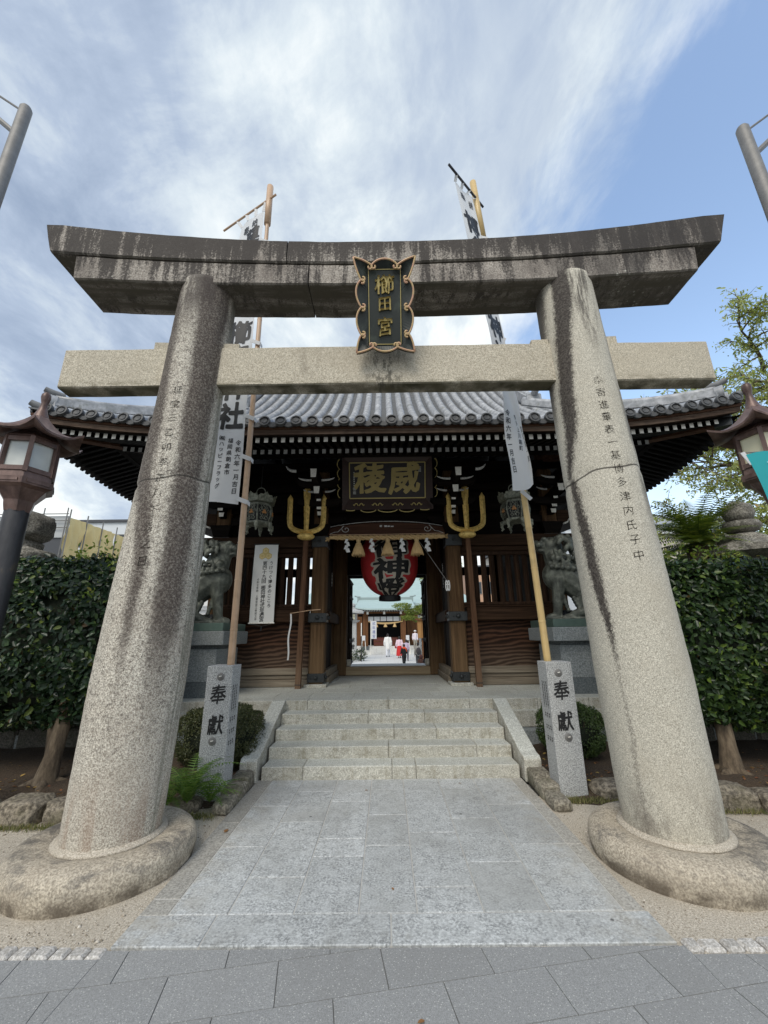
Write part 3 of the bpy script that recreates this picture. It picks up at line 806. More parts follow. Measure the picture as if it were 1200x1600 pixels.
# planted beds behind a rough stone edge
for s in (-1, 1):
    g = MB()
    def bed(u, v, s=s):
        x = s * (1.62 + 8 * u); y = 4.62 + 2.3 * v
        y -= .25 * max(0, u - .12) * 2 * (1 - v)
        e = min(1, v * 6) * min(1, u * 10 + .3)
        return (x, y, -.03 + e * (.12 + .05 * v) + .03 * noise.noise(Vector((x * 2, y * 2, 5))) + .012 * noise.noise(Vector((x * 9, y * 9, 5))))
    g.grid(bed, 70, 26); struct('planting_bed', g, M_soil, 1)

bedrocks = [(-3.42, 4.42, .03, .2, .17, .15), (-3.05, 4.46, .03, .15, .13, .125), (-3.85, 4.35, .03, .22, .16, .15), (-2.7, 4.55, .02, .17, .13, .12), (-4.3, 4.3, .03, .2, .2, .16), (-2.33, 4.62, .01, .18, .12, .1),
            (2.3, 4.86, .02, .23, .14, .12), (2.68, 4.78, .0, .17, .12, .1), (3.22, 4.56, .04, .2, .15, .14), (3.62, 4.5, .03, .2, .16, .12), (4.05, 4.45, .03, .22, .18, .15), (2.95, 4.72, .0, .13, .12, .1), (-2.02, 4.66, 0, .16, .12, .08)]
rl = ['brown rounded edging rock left of the left torii pillar', 'small rock touching the left torii pillar', 'large rock at the left picture edge', 'edging rock hidden behind the left torii pillar', 'edging rock farthest left, beyond the large one', 'low rock behind the left base stone',
      'dark low rock between right offering post and right pillar', 'half hidden rock behind the right pillar', 'pale flat topped rock right of the right torii pillar', 'second rock right of the right pillar', 'rock at the right picture edge', 'small rock tucked behind right pillar', 'small rock under the fern']
for i, (x, y, z, a, b, c) in enumerate(bedrocks):
    solo('edging_rock', rock((x, y, z), (a, b, c), i + 1, 4, .2, .5), M_rock, rl[i], 'rock', 'rocks edging the planting beds', 1)
for s, nm in ((-1, 'left'), (1, 'right')):
    k = thing('old_kerb', (s * 1.63, 4.9, 0), f'rough weathered kerb stones along the {nm} side of the path', 'kerb')
    for j, (y0, y1, z, ww) in enumerate(((4.48, 4.78, .07, .1), (4.78, 5.04, .1, .12), (5.04, 5.34, .12, .12))):
        mb = rock((s * (1.62 + .012 * j), (y0 + y1) / 2, z * .4), (ww * .85, (y1 - y0) * .52, z * .75), 20 + j + s * 3, 4, .14, .38)
        part('kerb_stone', mb, M_kerb, k, 1)

# ------------------------------------------------------------------ stairs and podium
st = thing('stone_stairs', (0, 5.9, 0), 'five broad granite steps leading up to the gate podium', 'stairs')
YS = [5.41, 5.72, 6.04, 6.36, 6.66]; HS = .1334
jo = [[-1.02, .02, .3], [-.02, 1.08], [.06, .62], [-.3, .5], [-.75, .1, .9]]
for i in range(4):
    y1 = YS[i + 1] + .02; xs = [-1.5 - .01 * i] + jo[i] + [1.5 + .01 * i]
    for a, b in zip(xs, xs[1:]):
        mb = MB(); mb.box(a + .0015, b - .0015, YS[i] + random.uniform(-.004, .004), y1, i * HS - .02, (i + 1) * HS + random.uniform(-.001, .001), .009)
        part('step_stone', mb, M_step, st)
for s in (-1, 1):
    pr = [(5.34, -.03), (5.33, .2), (5.37, .235), (5.48, .25), (6.6, .672), (6.9, .672), (6.9, -.03)]
    mb = MB(); mb.prism(pr, lambda y, z, dd, s=s: (s * (1.535 + dd), y, z), .2)
    o = part('cheek_stone', mb, M_step, st); bv = o.modifiers.new('b', 'BEVEL'); bv.width = .012; bv.segments = 2

pod = thing('gate_podium', (0, 9, 0), 'stepped granite podium with paved floor under the shrine gate', 'podium')
PZ = .667
def course(yf, z0, z1, spans, wd, mt=M_step):
    for a, b in spans:
        x = a
        while x < b - .05:
            q = min(b, x + wd * random.uniform(.75, 1.25))
            if b - q < .3: q = b
            mb = MB(); mb.box(x + .002, q - .002, yf + random.uniform(-.004, .004), yf + .3, z0, z1, .008)
            part('edge_stone', mb, mt, pod); x = q
course(6.66, .4, PZ, [(-6.3, 6.3)], 1.0)
course(6.58, .29, .515, [(-6.3, -1.74), (1.74, 6.3)], .9)
course(6.43, -.02, .285, [(-6.3, -1.74), (1.74, 6.3)], .8, M_ped)
mb = MB(); mb.box(-6.28, 6.28, 6.9, 14.6, -.05, PZ - .008); part('core', mb, M_joint, pod)
ys = [6.963, 7.5, 8.05, 8.66, 9.3, 9.9, 10.42]
for j, (a, b) in enumerate(zip(ys, ys[1:])):
    x = -4.3 + (.33 if j % 2 else 0)
    while x < 4.3:
        q = x + random.choice((.55, .62, .7)); slab('floor_slab', x, q, a, b, PZ - .001, M_ped if abs(x) > 99 else M_step, pod, .05, .003, .003); x = q

# ------------------------------------------------------------------ torii
tor = thing('stone_torii', (0, 3.67, 0), 'tall weathered granite torii gate framing the shrine entrance', 'torii gate')
for s, mt, nm in ((-1, M_pilL, 'left'), (1, M_pilR, 'right')):
    lean = .0365 if s < 0 else .031
    prof = []
    base = [(0.02, .325), (.16, .334), (.4, .342), (1.3, .352), (2.2, .335 if s < 0 else .342), (3.0, .308 if s < 0 else .328), (4.2, .293 if s < 0 else .306), (5.3, .283 if s < 0 else .29)]
    zz = np.linspace(.02, 5.24, 120); rr = np.interp(zz, [b[0] for b in base], [b[1] for b in base])
    mb = MB(); n = 64; vs = []
    for z, r in zip(zz, rr):
        for j in range(n):
            a = 2 * PI * j / n; ca, sa = math.cos(a), math.sin(a)
            zc = 2.97 + .05 * math.sin(a * 1 + (1.2 if s < 0 else 2.2)) + .012 * math.sin(a * 5)
            k = r - .016 * math.exp(-((z - zc) / .02) ** 2)
            k += .004 * noise.noise(Vector((ca * 3, sa * 3, z * 2.2 + s * 5))) + .0025 * noise.noise(Vector((ca * 11, sa * 11, z * 11)))
            vs.append((s * (2.136 - lean * z) + ca * k, 3.67 + sa * k, z))
    fs = [(i * n + j, i * n + (j + 1) % n, (i + 1) * n + (j + 1) % n, (i + 1) * n + j) for i in range(119) for j in range(n)] + [tuple(range(119 * n, 120 * n))]
    mb.add(vs, fs); p = part('pillar', mb, mt, tor, 1, label=('brown stained ' if s < 0 else 'pale ') + f'{nm} pillar with carved inscription')
    # carved inscription on the shaft
    t = MB()
    txt, z0, z1 = ('延宝三乙卯季正月下浣之日', 3.84, 2.2) if s < 0 else ('奉寄進華表一基博多津内氏子中', 3.87, 2.2)
    stp = (z0 - z1) / (len(txt) - 1)
    bear = (-.03 if s < 0 else .03)
    def onshaft(x, y, s=s, lean=lean, bear=bear):
        r = float(np.interp(y, [b[0] for b in base], [b[1] for b in base])) + .0025
        x0 = -s * .02 + (.0 if s < 0 else -.02)
        a = -PI / 2 + (x + (.0 if s < 0 else .0)) / r + (.42 if s < 0 else -.42) * 0 + (.08 if s < 0 else -.05)
        return (s * (2.136 - lean * y) + r * math.cos(a), 3.67 + r * math.sin(a), y)
    for i_, ch in enumerate(txt):
        t = MB(); write(t, ch, (0, z0 - stp * i_), .094 if s > 0 else .09, onshaft, bold=-.012, brush=.07)
        part('carved_character', t, M_carve, p)
    # cushion-like base stone
    mb = MB(); n = 72; pr = [(.03, .6, -.06), (.0, .608, -.02), (0, .624, .045), (.0, .624, .105), (0, .604, .152), (0, .555, .18), (0, .49, .189), (0, .42, .178), (0, .36, .165), (0, .2, .16)]
    vs = []
    for _, r, z in pr:
        for j in range(n):
            a = 2 * PI * j / n; q = Vector((math.cos(a) * 1.6, math.sin(a) * 1.6, z * 5 + s * 9))
            k = 1 + .010 * noise.noise(q) + .006 * noise.noise(q * 3.1); kz = 1 + .03 * noise.noise(q * 1.3)
            vs.append((s * 2.148 + r * k * math.cos(a), 3.655 + r * k * math.sin(a), z * kz if z > 0 else z))
    mb.add(vs, [(i * n + j, i * n + (j + 1) % n, (i + 1) * n + (j + 1) % n, (i + 1) * n + j) for i in range(len(pr) - 1) for j in range(n)])
    o = part('base_stone', mb, M_disc, tor, 1); sm = o.modifiers.new('s', 'SUBSURF'); sm.levels = sm.render_levels = 1
    mb = MB(); mb.lathe((s * 2.13, 3.67, 0), [(.33, .16), (.385, .172), (.375, .186), (.33, .2)], 40)
    part('mortar_ring', mb, M_sand, tor, 1)


def beam(x0, x1, e0, e1, sec, nseg=44, amp=.004):
    """Sweep of a closed section sec(x) -> [(y,z)]; e0/e1 shift x with height at the ends."""
    mb = MB(); vs = []; m = len(sec(0))
    for i in range(nseg + 1):
        x = x0 + (x1 - x0) * i / nseg; sc_ = sec(x)
        zl = min(p[1] for p in sc_); zh = max(p[1] for p in sc_)
        for y, z in sc_:
            h = (z - zl) / (zh - zl); xx = x
            if i == 0: xx += e0 * h
            if i == nseg: xx += e1 * h
            q = Vector((xx * 2.5, y * 4, z * 4)); d_ = noise.noise_vector(q) * amp + noise.noise_vector(q * 5) * amp * .6
            vs.append((xx + d_.x, y + d_.y, z + d_.z))
    fs = [(i * m + j, i * m + (j + 1) % m, (i + 1) * m + (j + 1) % m, (i + 1) * m + j) for i in range(nseg) for j in range(m)]
    fs += [tuple(range(m)), tuple(range(nseg * m, (nseg + 1) * m))[::-1]]
    return mb.add(vs, fs)


zb = lambda x: 5.12 + .0115 * x * x
zm = lambda x: 5.385 + .0164 * x * x
zt = lambda x: 5.68 + .0245 * x * x
def ring(y0, y1, z0, z1, c=.014, crown=0.):
    ymid = (y0 + y1) / 2
    q = [(y0, z0 + c), (y0, (z0 + z1) / 2), (y0, z1 - c), (y0 + c, z1)]
    if crown: q += [(ymid, z1 + crown)]
    return q + [(y1 - c, z1), (y1, z1 - c), (y1, (z0 + z1) / 2), (y1, z0 + c), (y1 - c, z0), (y0 + (y1 - y0) * .66, z0), (y0 + (y1 - y0) * .33, z0), (y0 + c, z0)]
kas = lambda x: ring(3.405, 3.945, zm(x), zt(x), .016, .035)
shi = lambda x: ring(3.425, 3.92, zb(x), zm(x) - .004)
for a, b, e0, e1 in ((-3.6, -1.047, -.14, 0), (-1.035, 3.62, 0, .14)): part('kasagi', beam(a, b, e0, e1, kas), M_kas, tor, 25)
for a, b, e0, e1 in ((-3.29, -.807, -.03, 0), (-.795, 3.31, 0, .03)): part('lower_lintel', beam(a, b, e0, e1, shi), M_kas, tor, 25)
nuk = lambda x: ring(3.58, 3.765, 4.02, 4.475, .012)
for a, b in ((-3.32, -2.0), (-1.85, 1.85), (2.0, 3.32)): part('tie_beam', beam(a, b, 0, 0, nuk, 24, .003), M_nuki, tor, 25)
for s in (-1, 1):
    mb = MB(); mb.bar((s * 1.53, 3.67, 4.505), (s * 2.42, 3.67, 4.525), .13, .06, h1=.09); part('wedge', mb, M_nuki, tor)

# name board on the torii
pq = thing('torii_name_board', (0, 3.4, 4.28), 'dark name board with gilded scroll edge and gold characters at the middle of the torii', 'name board')
B0, B1 = Vector((0, 3.47, 4.285)), Vector((0, 3.155, 5.145)); BV = (B1 - B0); BL = BV.length / 2; BC = (B0 + B1) / 2; BV.normalize(); BN = Vector((0, -BV.z, BV.y))
def pqf(x, y, d): return BC + Vector((x, 0, 0)) + BV * y + BN * d
def cc(px, py): return ((px - 612) / 360 * .302, (752 - py) / 555 * BL)
M_pqg = mat('board_green_black', lambda n: {'Base Color': n.mix(n.step(n.noise(n.map(n.tex(), (8, 8, 3)), 1, 5), .5, .75), (.012, .018, .015), (.05, .065, .05))}, rough=.45)
M_pqe = mat('worn_gilt_edge', lambda n: {'Base Color': n.mix(n.step(n.noise(n.tex(), 26, 4), .4, .6), (.55, .40, .2), (.56, .33, .22))}, rough=.5, metal=.15)
arcs = [[(250, 195), (372, 222), (462, 290)], [(462, 290), (520, 215), (612, 200), (704, 215), (762, 290)], [(762, 290), (852, 222), (972, 192)],
        [(972, 192), (945, 330), (885, 455)], [(885, 455), (968, 520), (965, 650), (890, 775)], [(890, 775), (968, 850), (950, 990), (890, 1090)], [(890, 1090), (940, 1150), (958, 1298)],
        [(958, 1298), (850, 1285), (756, 1240)], [(756, 1240), (690, 1295), (610, 1305), (540, 1295), (466, 1240)], [(466, 1240), (380, 1290), (272, 1305)],
        [(272, 1305), (285, 1160), (330, 1095)], [(330, 1095), (262, 990), (258, 850), (335, 775)], [(335, 775), (255, 650), (262, 520), (335, 458)], [(335, 458), (275, 330), (250, 195)]]
def bez(ps, n=10):
    out = []
    for i in range(n + 1):
        t = i / n; q = [Vector(p) for p in ps]
        while len(q) > 1: q = [a.lerp(b, t) for a, b in zip(q, q[1:])]
        out.append(q[0])
    return out
outl = []; edge = MB()
corner = {(250, 195), (972, 192), (958, 1298), (272, 1305)}
for A in arcs:
    # pull handles so that the curve passes near the drawn bulge
    mid = [Vector(p) for p in A]; c0 = Vector((612, 745))
    if len(A) > 3:
        A2 = [mid[0]] + [m_ + (m_ - (mid[0] + mid[-1]) / 2) * .02 for m_ in mid[1:-1]] + [mid[-1]]
    else: A2 = mid
    pts = bez(A2); outl += [cc(*p) for p in pts[:-1]]
    line = [pqf(*cc(*p), .035) for p in pts]
    for end in (0, 1):
        e = A[0] if end == 0 else A[-1]
        if tuple(e) in corner: continue
        p = pts[0] if end == 0 else pts[-1]; tdir = (pts[0] - pts[1]) if end == 0 else (pts[-1] - pts[-2]); tdir.normalize()
        inn = (c0 - p); sgn = 1 if tdir.x * inn.y - tdir.y * inn.x > 0 else -1
        # the hook turns in towards the board and back under its own arc
        hk = []; ang = math.atan2(tdir.y, tdir.x); q = Vector(p)
        for k in range(9):
            ang += sgn * R(30); q = q + Vector((math.cos(ang), math.sin(ang))) * (15 - k * .9); hk.append(pqf(*cc(*q), .035))
        line = (hk[::-1] + line) if end == 0 else (line + hk)
    edge.tube(line, .0098, 7)
part('gilt_scroll_edge', edge, M_pqe, pq, 1)
ix, iy = .166, .395 * BL / .46; iy = .37; ox = 0
inner = []
for x, y in outl:
    y2 = y + .0
    k = min(ix / max(1e-6, abs(x)), iy / max(1e-6, abs(y2))); inner.append((x * k, y2 * k))
n = len(outl); mb = MB()
vs = [pqf(x, y, .03) for x, y in outl] + [pqf(x, y, -.015) for x, y in inner] + [pqf(x, y, -.03) for x, y in outl]
mb.add(vs, [(i, (i + 1) % n, n + (i + 1) % n, n + i) for i in range(n)] + [(i, (i + 1) % n, 2 * n + (i + 1) % n, 2 * n + i) for i in range(n)] + [tuple(range(2 * n, 3 * n))])
part('frame', mb, M_pqg, pq)
mb = MB(); mb.hexa([pqf(x, y, d_) for x in (-ix, ix) for y in (-iy, iy) for d_ in (-.02, -.013)]); part('panel', mb, M_pqg, pq)
mb = MB(); lx, ly = ix - .008, iy - .008
for a, b in (((-lx, -ly), (lx, -ly)), ((lx, -ly), (lx, ly)), ((lx, ly), (-lx, ly)), ((-lx, ly), (-lx, -ly))): mb.bar(pqf(*a, -.008), pqf(*b, -.008), .006, .006, up=BN)
part('gilt_line', mb, M_goldp, pq)
for ch, y, s_, asp in (('櫛', .235, .19, 1.05), ('田', .045, .15, .95), ('宮', -.17, .19, .85)):
    mb = MB(); solid_text(mb, ch, (0, y - .02), s_, pqf, -.014, bold=.02, brush=.05, aspect=asp)
    mb.v = [tuple(Vector(v) + BN * .006) for v in mb.v]; part('gold_character', mb, M_goldp, pq)
# ------------------------------------------------------------------ shrine gate
gate = thing('shrine_gate', (0, 10.5, PZ), 'dark timber shrine gate with grey tiled hip roof behind the torii', 'shrine gate')
XE, YF, YB = 5.92, 5.98, 15.02
def lift(x, e): return .27 * max(0., (abs(x) - 2.5) / 3) ** 2 * max(0., 1 - e / 3.4)
def lifty(y, e): return .27 * max(0., (abs(y - 10.5) - 1.1) / 3) ** 2 * max(0., 1 - e / 3.4)
def rl_(x, y, e): return min(.42, max(lift(x, e), lifty(y, e)) if min(XE - abs(x), y - YF, YB - y) <= e + 1e-6 else lift(x, e))
def prof(d): return .46 * d + .076 * d * d
ZR = 4.925
def two_mat(me, m2, test):
    me.materials.append(m2)
    for p in me.polygons:
        if test(p.center, p.normal): p.material_index = 1
    return me

# posts, fittings, base stones
for sx, x in ((-1, -1.37), (1, 1.37), (-1, -3.42), (1, 3.42)):
    for y in (8.4, 12.6):
        mb = MB(); mb.box(x - .148, x + .148, y - .148, y + .148, PZ + .05, 5.0, .028); po = part('post', mb, M_wpost, gate)
        mb = MB(); mb.box(x - .21, x + .21, y - .21, y + .21, PZ - .01, PZ + .05, .01); part('post_base_stone', mb, M_step, gate)
        if y > 9: continue
        mb = MB(); i = -sx
        mb.box(x - .16, x + .16, y - .16, y + .16, .745, .905, .006)
        for dy, dx in ((-.165, 0), (0, i * .165)):
            mb.ball((x + dx, y + dy, .825), .04, 12, 8)
            if dx == 0: mb.ball((x + .09 * i * -1, y + dy, .825), .018, 8, 5)
        part('iron_base_fitting', mb, M_iron, po)
        mb = MB(); mb.box(x - .178, x + .178, y - .2, y + .155, 1.835, 2.01, .006)
        for dy, dx in ((-.203, 0), (0, i * .18)):
            mb.ball((x + dx, y + dy, 1.925), .045, 12, 8)
            mb.ball((x + dx + (.09 * i if dx == 0 else 0), y + dy + (.1 if dx else 0), 1.925), .016, 8, 5)
        part('iron_rail_fitting', mb, M_iron, po)
        mb = MB(); mb.box(x - .17, x + .17, y - .19, y + .15, 3.325, 3.555, .006); mb.ball((x, y - .19, 3.45), .035, 10, 6)
        part('iron_capital_fitting', mb, M_iron, po)

# side bays: sills, panels, lattice windows
for s in (-1, 1):
    def X(a, b): return (a, b) if s > 0 else (-b, -a)
    for y0, y1, z0, z1, mt, nm, a, b in ((8.27, 8.45, PZ + .003, .80, M_wsillg, 'ground_sill', 1.525, 3.27), (8.3, 8.42, .803, .875, M_wsillg, 'lower_rail', 1.52, 3.27), (8.27, 8.44, .878, 1.0, M_wsillg, 'lower_rail', 1.52, 3.27),
                                         (8.2, 8.4, 1.845, 2.08, M_wbeam, 'rail_beam', 1.552, 3.24), (8.25, 8.42, 2.083, 2.13, M_wbeam, 'window_sill', 1.52, 3.27), (8.28, 8.41, 2.133, 2.19, M_wlat, 'window_sill', 1.52, 3.27),
                                         (8.29, 8.41, 3.13, 3.21, M_wlat, 'window_head', 1.52, 3.27), (8.26, 8.42, 3.213, 3.31, M_wbeam, 'window_head', 1.52, 3.27), (8.2, 8.45, 3.315, 3.545, M_wbeam, 'lintel_beam', 1.545, 3.9)):
        x0, x1 = X(a, b); mb = MB(); mb.box(x0, x1, y0, y1, z0, z1, .01); part(nm, mb, mt, gate)
    x0, x1 = X(1.52, 3.27); mb = MB(); mb.box(x0, x1, 8.345, 8.385, 1.0, 1.845); part('lower_panel', mb, M_panel, gate)
    for x in np.linspace(1.63, 3.16, 10):
        mb = MB(); r = .056
        mb.prism([(r, 0), (0, r * .9), (-r, 0), (0, -r * .9)], lambda a, b, d_, x=x: (s * x + a, 8.35 + b, 2.19 + d_), .94)
        part('lattice_bar', mb, M_wlat, gate)
    # far side of the bay: low boarding with an open lattice
    for z0, z1 in ((PZ + .003, 1.7), (3.3, 3.55)):
        mb = MB(); mb.box(x0, x1, 12.55, 12.62, z0, z1); part('rear_boarding', mb, M_wdark, gate)
    for x in np.linspace(1.75, 3.1, 5):
        mb = MB(); mb.box(s * x - .03, s * x + .03, 12.56, 12.61, 1.703, 3.298); part('rear_lattice_bar', mb, M_wlat, gate)
    # outer flank
    mb = MB(); mb.box(*X(3.38, 3.43), 8.55, 12.45, PZ + .003, 3.55); part('flank_boarding', mb, M_wdarkz, gate)
    # passage side: rails and vertical boards
    for z0, z1, mt, a, b, nm in ((PZ + .003, .80, M_wsillg, 1.17, 1.47, 'passage_sill'), (.803, .93, M_wsillg, 1.2, 1.45, 'passage_sill'), (1.845, 2.03, M_wbeam, 1.17, 1.45, 'passage_rail'), (2.033, 2.07, M_wbeam, 1.2, 1.45, 'passage_rail')):
        mb = MB(); mb.box(*X(a, b), 8.56 if z0 > 1 else 8.57, 10.36, z0, z1, .008); part(nm, mb, mt, gate)
    for k in range(7):
        y0 = 8.553 + k * .258
        mb = MB(); mb.box(*X(1.3 + .006 * (k % 2), 1.36), y0 + .002, y0 + .255, .933, 4.61); part('passage_board', mb, M_wdarkz if k < 5 else M_wpost, gate)
    # door posts and folded door leaf
    mb = MB(); mb.box(*X(1.0, 1.34), 10.36, 10.64, PZ + .003, 4.61, .02); part('door_post', mb, M_wpost, gate)
    leaf = MB(); leaf.box(*X(1.005, 1.045), 10.68, 11.72, .84, 3.02); lf = part('door_leaf', leaf, M_wdarkz, gate)
    for z in (.9, 1.45, 2.0, 2.55, 2.96):
        mb = MB(); mb.box(*X(.962, 1.003), 10.69, 11.71, z - .05, z + .05, .008); part('door_rail', mb, M_wdarkz, lf)
    for y in (10.72, 11.2, 11.68):
        mb = MB(); mb.box(*X(.968, 1.0), y - .035, y + .035, .86, 3.0); part('door_stile', mb, M_wdarkz, lf)
    mb = MB()
    for z in (.9, 1.45, 2.0, 2.55, 2.96):
        for y in np.linspace(10.74, 11.66, 6): mb.ball((s * .958, y, z), .022, 8, 5)
    part('door_studs', mb, M_iron, lf, kind='stuff')
    mb = MB(); mb.box(*X(.9, 1.02), 10.56, 10.66, .863, 1.02, .02); part('door_pivot_stone', mb, M_step, gate)
mb = MB(); mb.box(-1.16, 1.16, 10.38, 10.62, PZ + .003, .862, .012); part('threshold', mb, M_wsill, gate)
mb = MB(); mb.box(-1.165, 1.165, 10.40, 10.60, 3.05, 3.32, .01); part('door_lintel', mb, M_wdark, gate)
for k in range(5):
    z = 3.32 + k * .35; mb = MB(); mb.box(-1.3, 1.3, 10.46, 10.52, z + .003, z + .347); part('door_head_board', mb, M_wdark, gate)
mb = MB(); mb.box(-1.36, 1.36, 8.56, 12.5, 4.62, 4.66); part('passage_ceiling', mb, M_wdark, gate)
mb = MB(); mb.box(-1.2, 1.2, 12.52, 12.68, 3.25, 4.6); part('rear_head_beam', mb, M_wdark, gate)

# curved tie beam over the passage, with incised scrolls
mb = MB(); n = 24; vs = []
for i in range(n + 1):
    x = -1.22 + 2.44 * i / n; t = abs(x) / 1.22
    zl = 3.545 + .035 * t ** 4; zh = 3.85 - .12 * t ** 2.2
    for y, z in ((8.27, zl), (8.25, zl + .03), (8.25, zh - .03), (8.28, zh), (8.52, zh), (8.52, zl)): vs.append((x, y, z))
mb.add(vs, [(i * 6 + j, i * 6 + (j + 1) % 6, (i + 1) * 6 + (j + 1) % 6, (i + 1) * 6 + j) for i in range(n) for j in range(6)] + [tuple(range(6)), tuple(range(n * 6, n * 6 + 6))])
rb = part('rainbow_beam', mb, wood('red_brown_beam', (.028, .013, .009), (.06, .028, .018), (.1, .05, .03), 0, .6), gate)
for s in (-1, 1):
    pts = []
    for k in range(30):
        a = k / 29 * 2.5 * PI; r = .012 + .085 * (k / 29)
        pts.append((s * (.84 + r * math.cos(a - .5)), 8.244, 3.695 + r * .85 * math.sin(a - .5)))
    pts += [(s * 1.0, 8.244, 3.645), (s * 1.08, 8.244, 3.635), (s * 1.17, 8.244, 3.60)]
    e = MB(); e.tube(pts, .0055, 5); part('carved_scroll', e, M_greyw, rb)
mb = MB(); pts = [(-1.2 + 2.4 * i / 20, 8.262, 3.862 - .12 * (abs(-1.2 + .12 * i) / 1.22) ** 2.2) for i in range(21)]; mb.tube(pts, .006, 5); part('beam_edge_line', mb, M_greyw, rb)
for i, x in enumerate((-.12, -.02, .05, .12)):
    mb = MB(); mb.box(x - (.02 if i == 0 else .028), x + .028, 8.238, 8.243, 3.735, 3.775 - .006 * i); part('faded_paper_slip', mb, M_greyw, rb)

# upper wall and horizontal beams
for k in range(5):
    z = 3.56 + k * .33
    for a, b in ((-3.3, -1.5), (-1.24, 1.24), (1.5, 3.3)):
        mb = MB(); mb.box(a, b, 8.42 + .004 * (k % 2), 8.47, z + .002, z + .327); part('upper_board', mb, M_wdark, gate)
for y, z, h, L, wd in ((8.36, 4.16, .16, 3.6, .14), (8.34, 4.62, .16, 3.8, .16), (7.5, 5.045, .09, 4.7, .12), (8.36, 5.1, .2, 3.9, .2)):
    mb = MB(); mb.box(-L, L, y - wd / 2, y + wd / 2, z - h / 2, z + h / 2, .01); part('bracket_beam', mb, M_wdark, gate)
    mb = MB(); mb.box(-L, L, 21 - y - wd / 2, 21 - y + wd / 2, z - h / 2, z + h / 2); part('bracket_beam', mb, M_wdark, gate)
for s in (-1, 1):
    for x, z, L in ((3.42, 4.62, 2.6), (4.3, 4.86, 3.4)):
        mb = MB(); mb.box(s * x - .08, s * x + .08, 10.5 - L, 10.5 + L, z - .08, z + .08); part('bracket_beam', mb, M_wdark, gate)
    mb = MB(); mb.box(s * 3.4 - .03, s * 3.4 + .03, 8.45, 12.55, 3.56, 5.3); part('flank_boarding', mb, M_wdark, gate)

# bracket clusters with whitewashed ends
def blk(x, y, z, w_, h_, mt=M_white):
    mb = MB(); d_ = .42
    mb.hexa([(x + sx * (w_ if sz > 0 else w_ * .82) / 2, y if sy < 0 else y + d_, z + sz * h_ / 2) for sx in (-1, 1) for sy in (-1, 1) for sz in (-1, 1)])
    me = two_mat(mb.mesh('bracket_block', M_wdark), mt, lambda c, n_: c.y < y + .01)
    link('bracket_block', me, gate)
def crescent(x0, x1, y, z, up, mt=M_greyw, r=.022):
    pts = [(x0 + (x1 - x0) * t, y, z + up * t ** 3) for t in np.linspace(0, 1, 9)]
    mb = MB(); mb.tube(pts, [r * (1 - .75 * t ** 3) for t in np.linspace(0, 1, 9)], 6); part('whitened_bracket_edge', mb, mt, gate)
for x in (-3.42, -1.37, 1.37, 3.42):
    mb = MB(); mb.hexa([(x + sx * (.22 if sz > 0 else .15), 8.36 + sy * (.22 if sz > 0 else .15), 3.68 + sz * .11) for sx in (-1, 1) for sy in (-1, 1) for sz in (-1, 1)]); part('bracket_cap', mb, M_wdark, gate)
    for y, z, L in ((8.3, 3.9, .5), (7.98, 4.2, .46), (7.62, 4.5, .42)):
        pr = [(-L, z + .02), (-L * .8, z - .06), (-L * .4, z - .08), (L * .4, z - .08), (L * .8, z - .06), (L, z + .02), (L, z + .07), (-L, z + .07)]
        mb = MB(); mb.prism(pr, lambda a, b, d_, x=x, y=y: (x + a, y + d_, b), .12); part('bracket_arm', mb, M_wdark, gate)
        mb = MB(); mb.bar((x, 8.4, z + .12), (x, y - .12, z + .12), .11, .13); part('bracket_arm', mb, M_wdark, gate)
    for y, z, w_, h_ in ((8.08, 4.0, .11, .085), (8.0, 4.12, .12, .11), (7.9, 4.275, .1, .13), (7.6, 4.345, .12, .145), (7.2, 4.54, .12, .17)): blk(x + (0 if abs(x) < 2 else .02), y, z, w_, h_)
    for sg in (-1, 1):
        crescent(x + sg * .1, x + sg * .36, 7.56, 4.53, .05); crescent(x + sg * .12, x + sg * .33, 7.94, 4.42, .05)
    crescent(x - .35, x - .55, 7.3, 4.62, .1, r=.03) if x < 0 else crescent(x + .35, x + .55, 7.3, 4.62, .1, r=.03)
for s in (-1, 1):                         # cloud-shaped beam noses on the outer posts
    o_ = [(0, .16), (.18, .17), (.34, .1), (.40, .0), (.34, -.08), (.24, -.04), (.2, -.1), (.1, -.14), (0, -.16)]
    mb = MB(); mb.prism(o_, lambda a, b, d_, s=s: (s * (3.57 + a), 8.26 + d_, 3.9 + b), .16); nz = part('beam_nose', mb, M_wbeam, gate)
    mb = MB(); mb.tube([(s * (3.57 + a), 8.255, 3.9 + b) for a, b in o_[3:8]], .018, 6); part('whitened_bracket_edge', mb, M_white, nz)

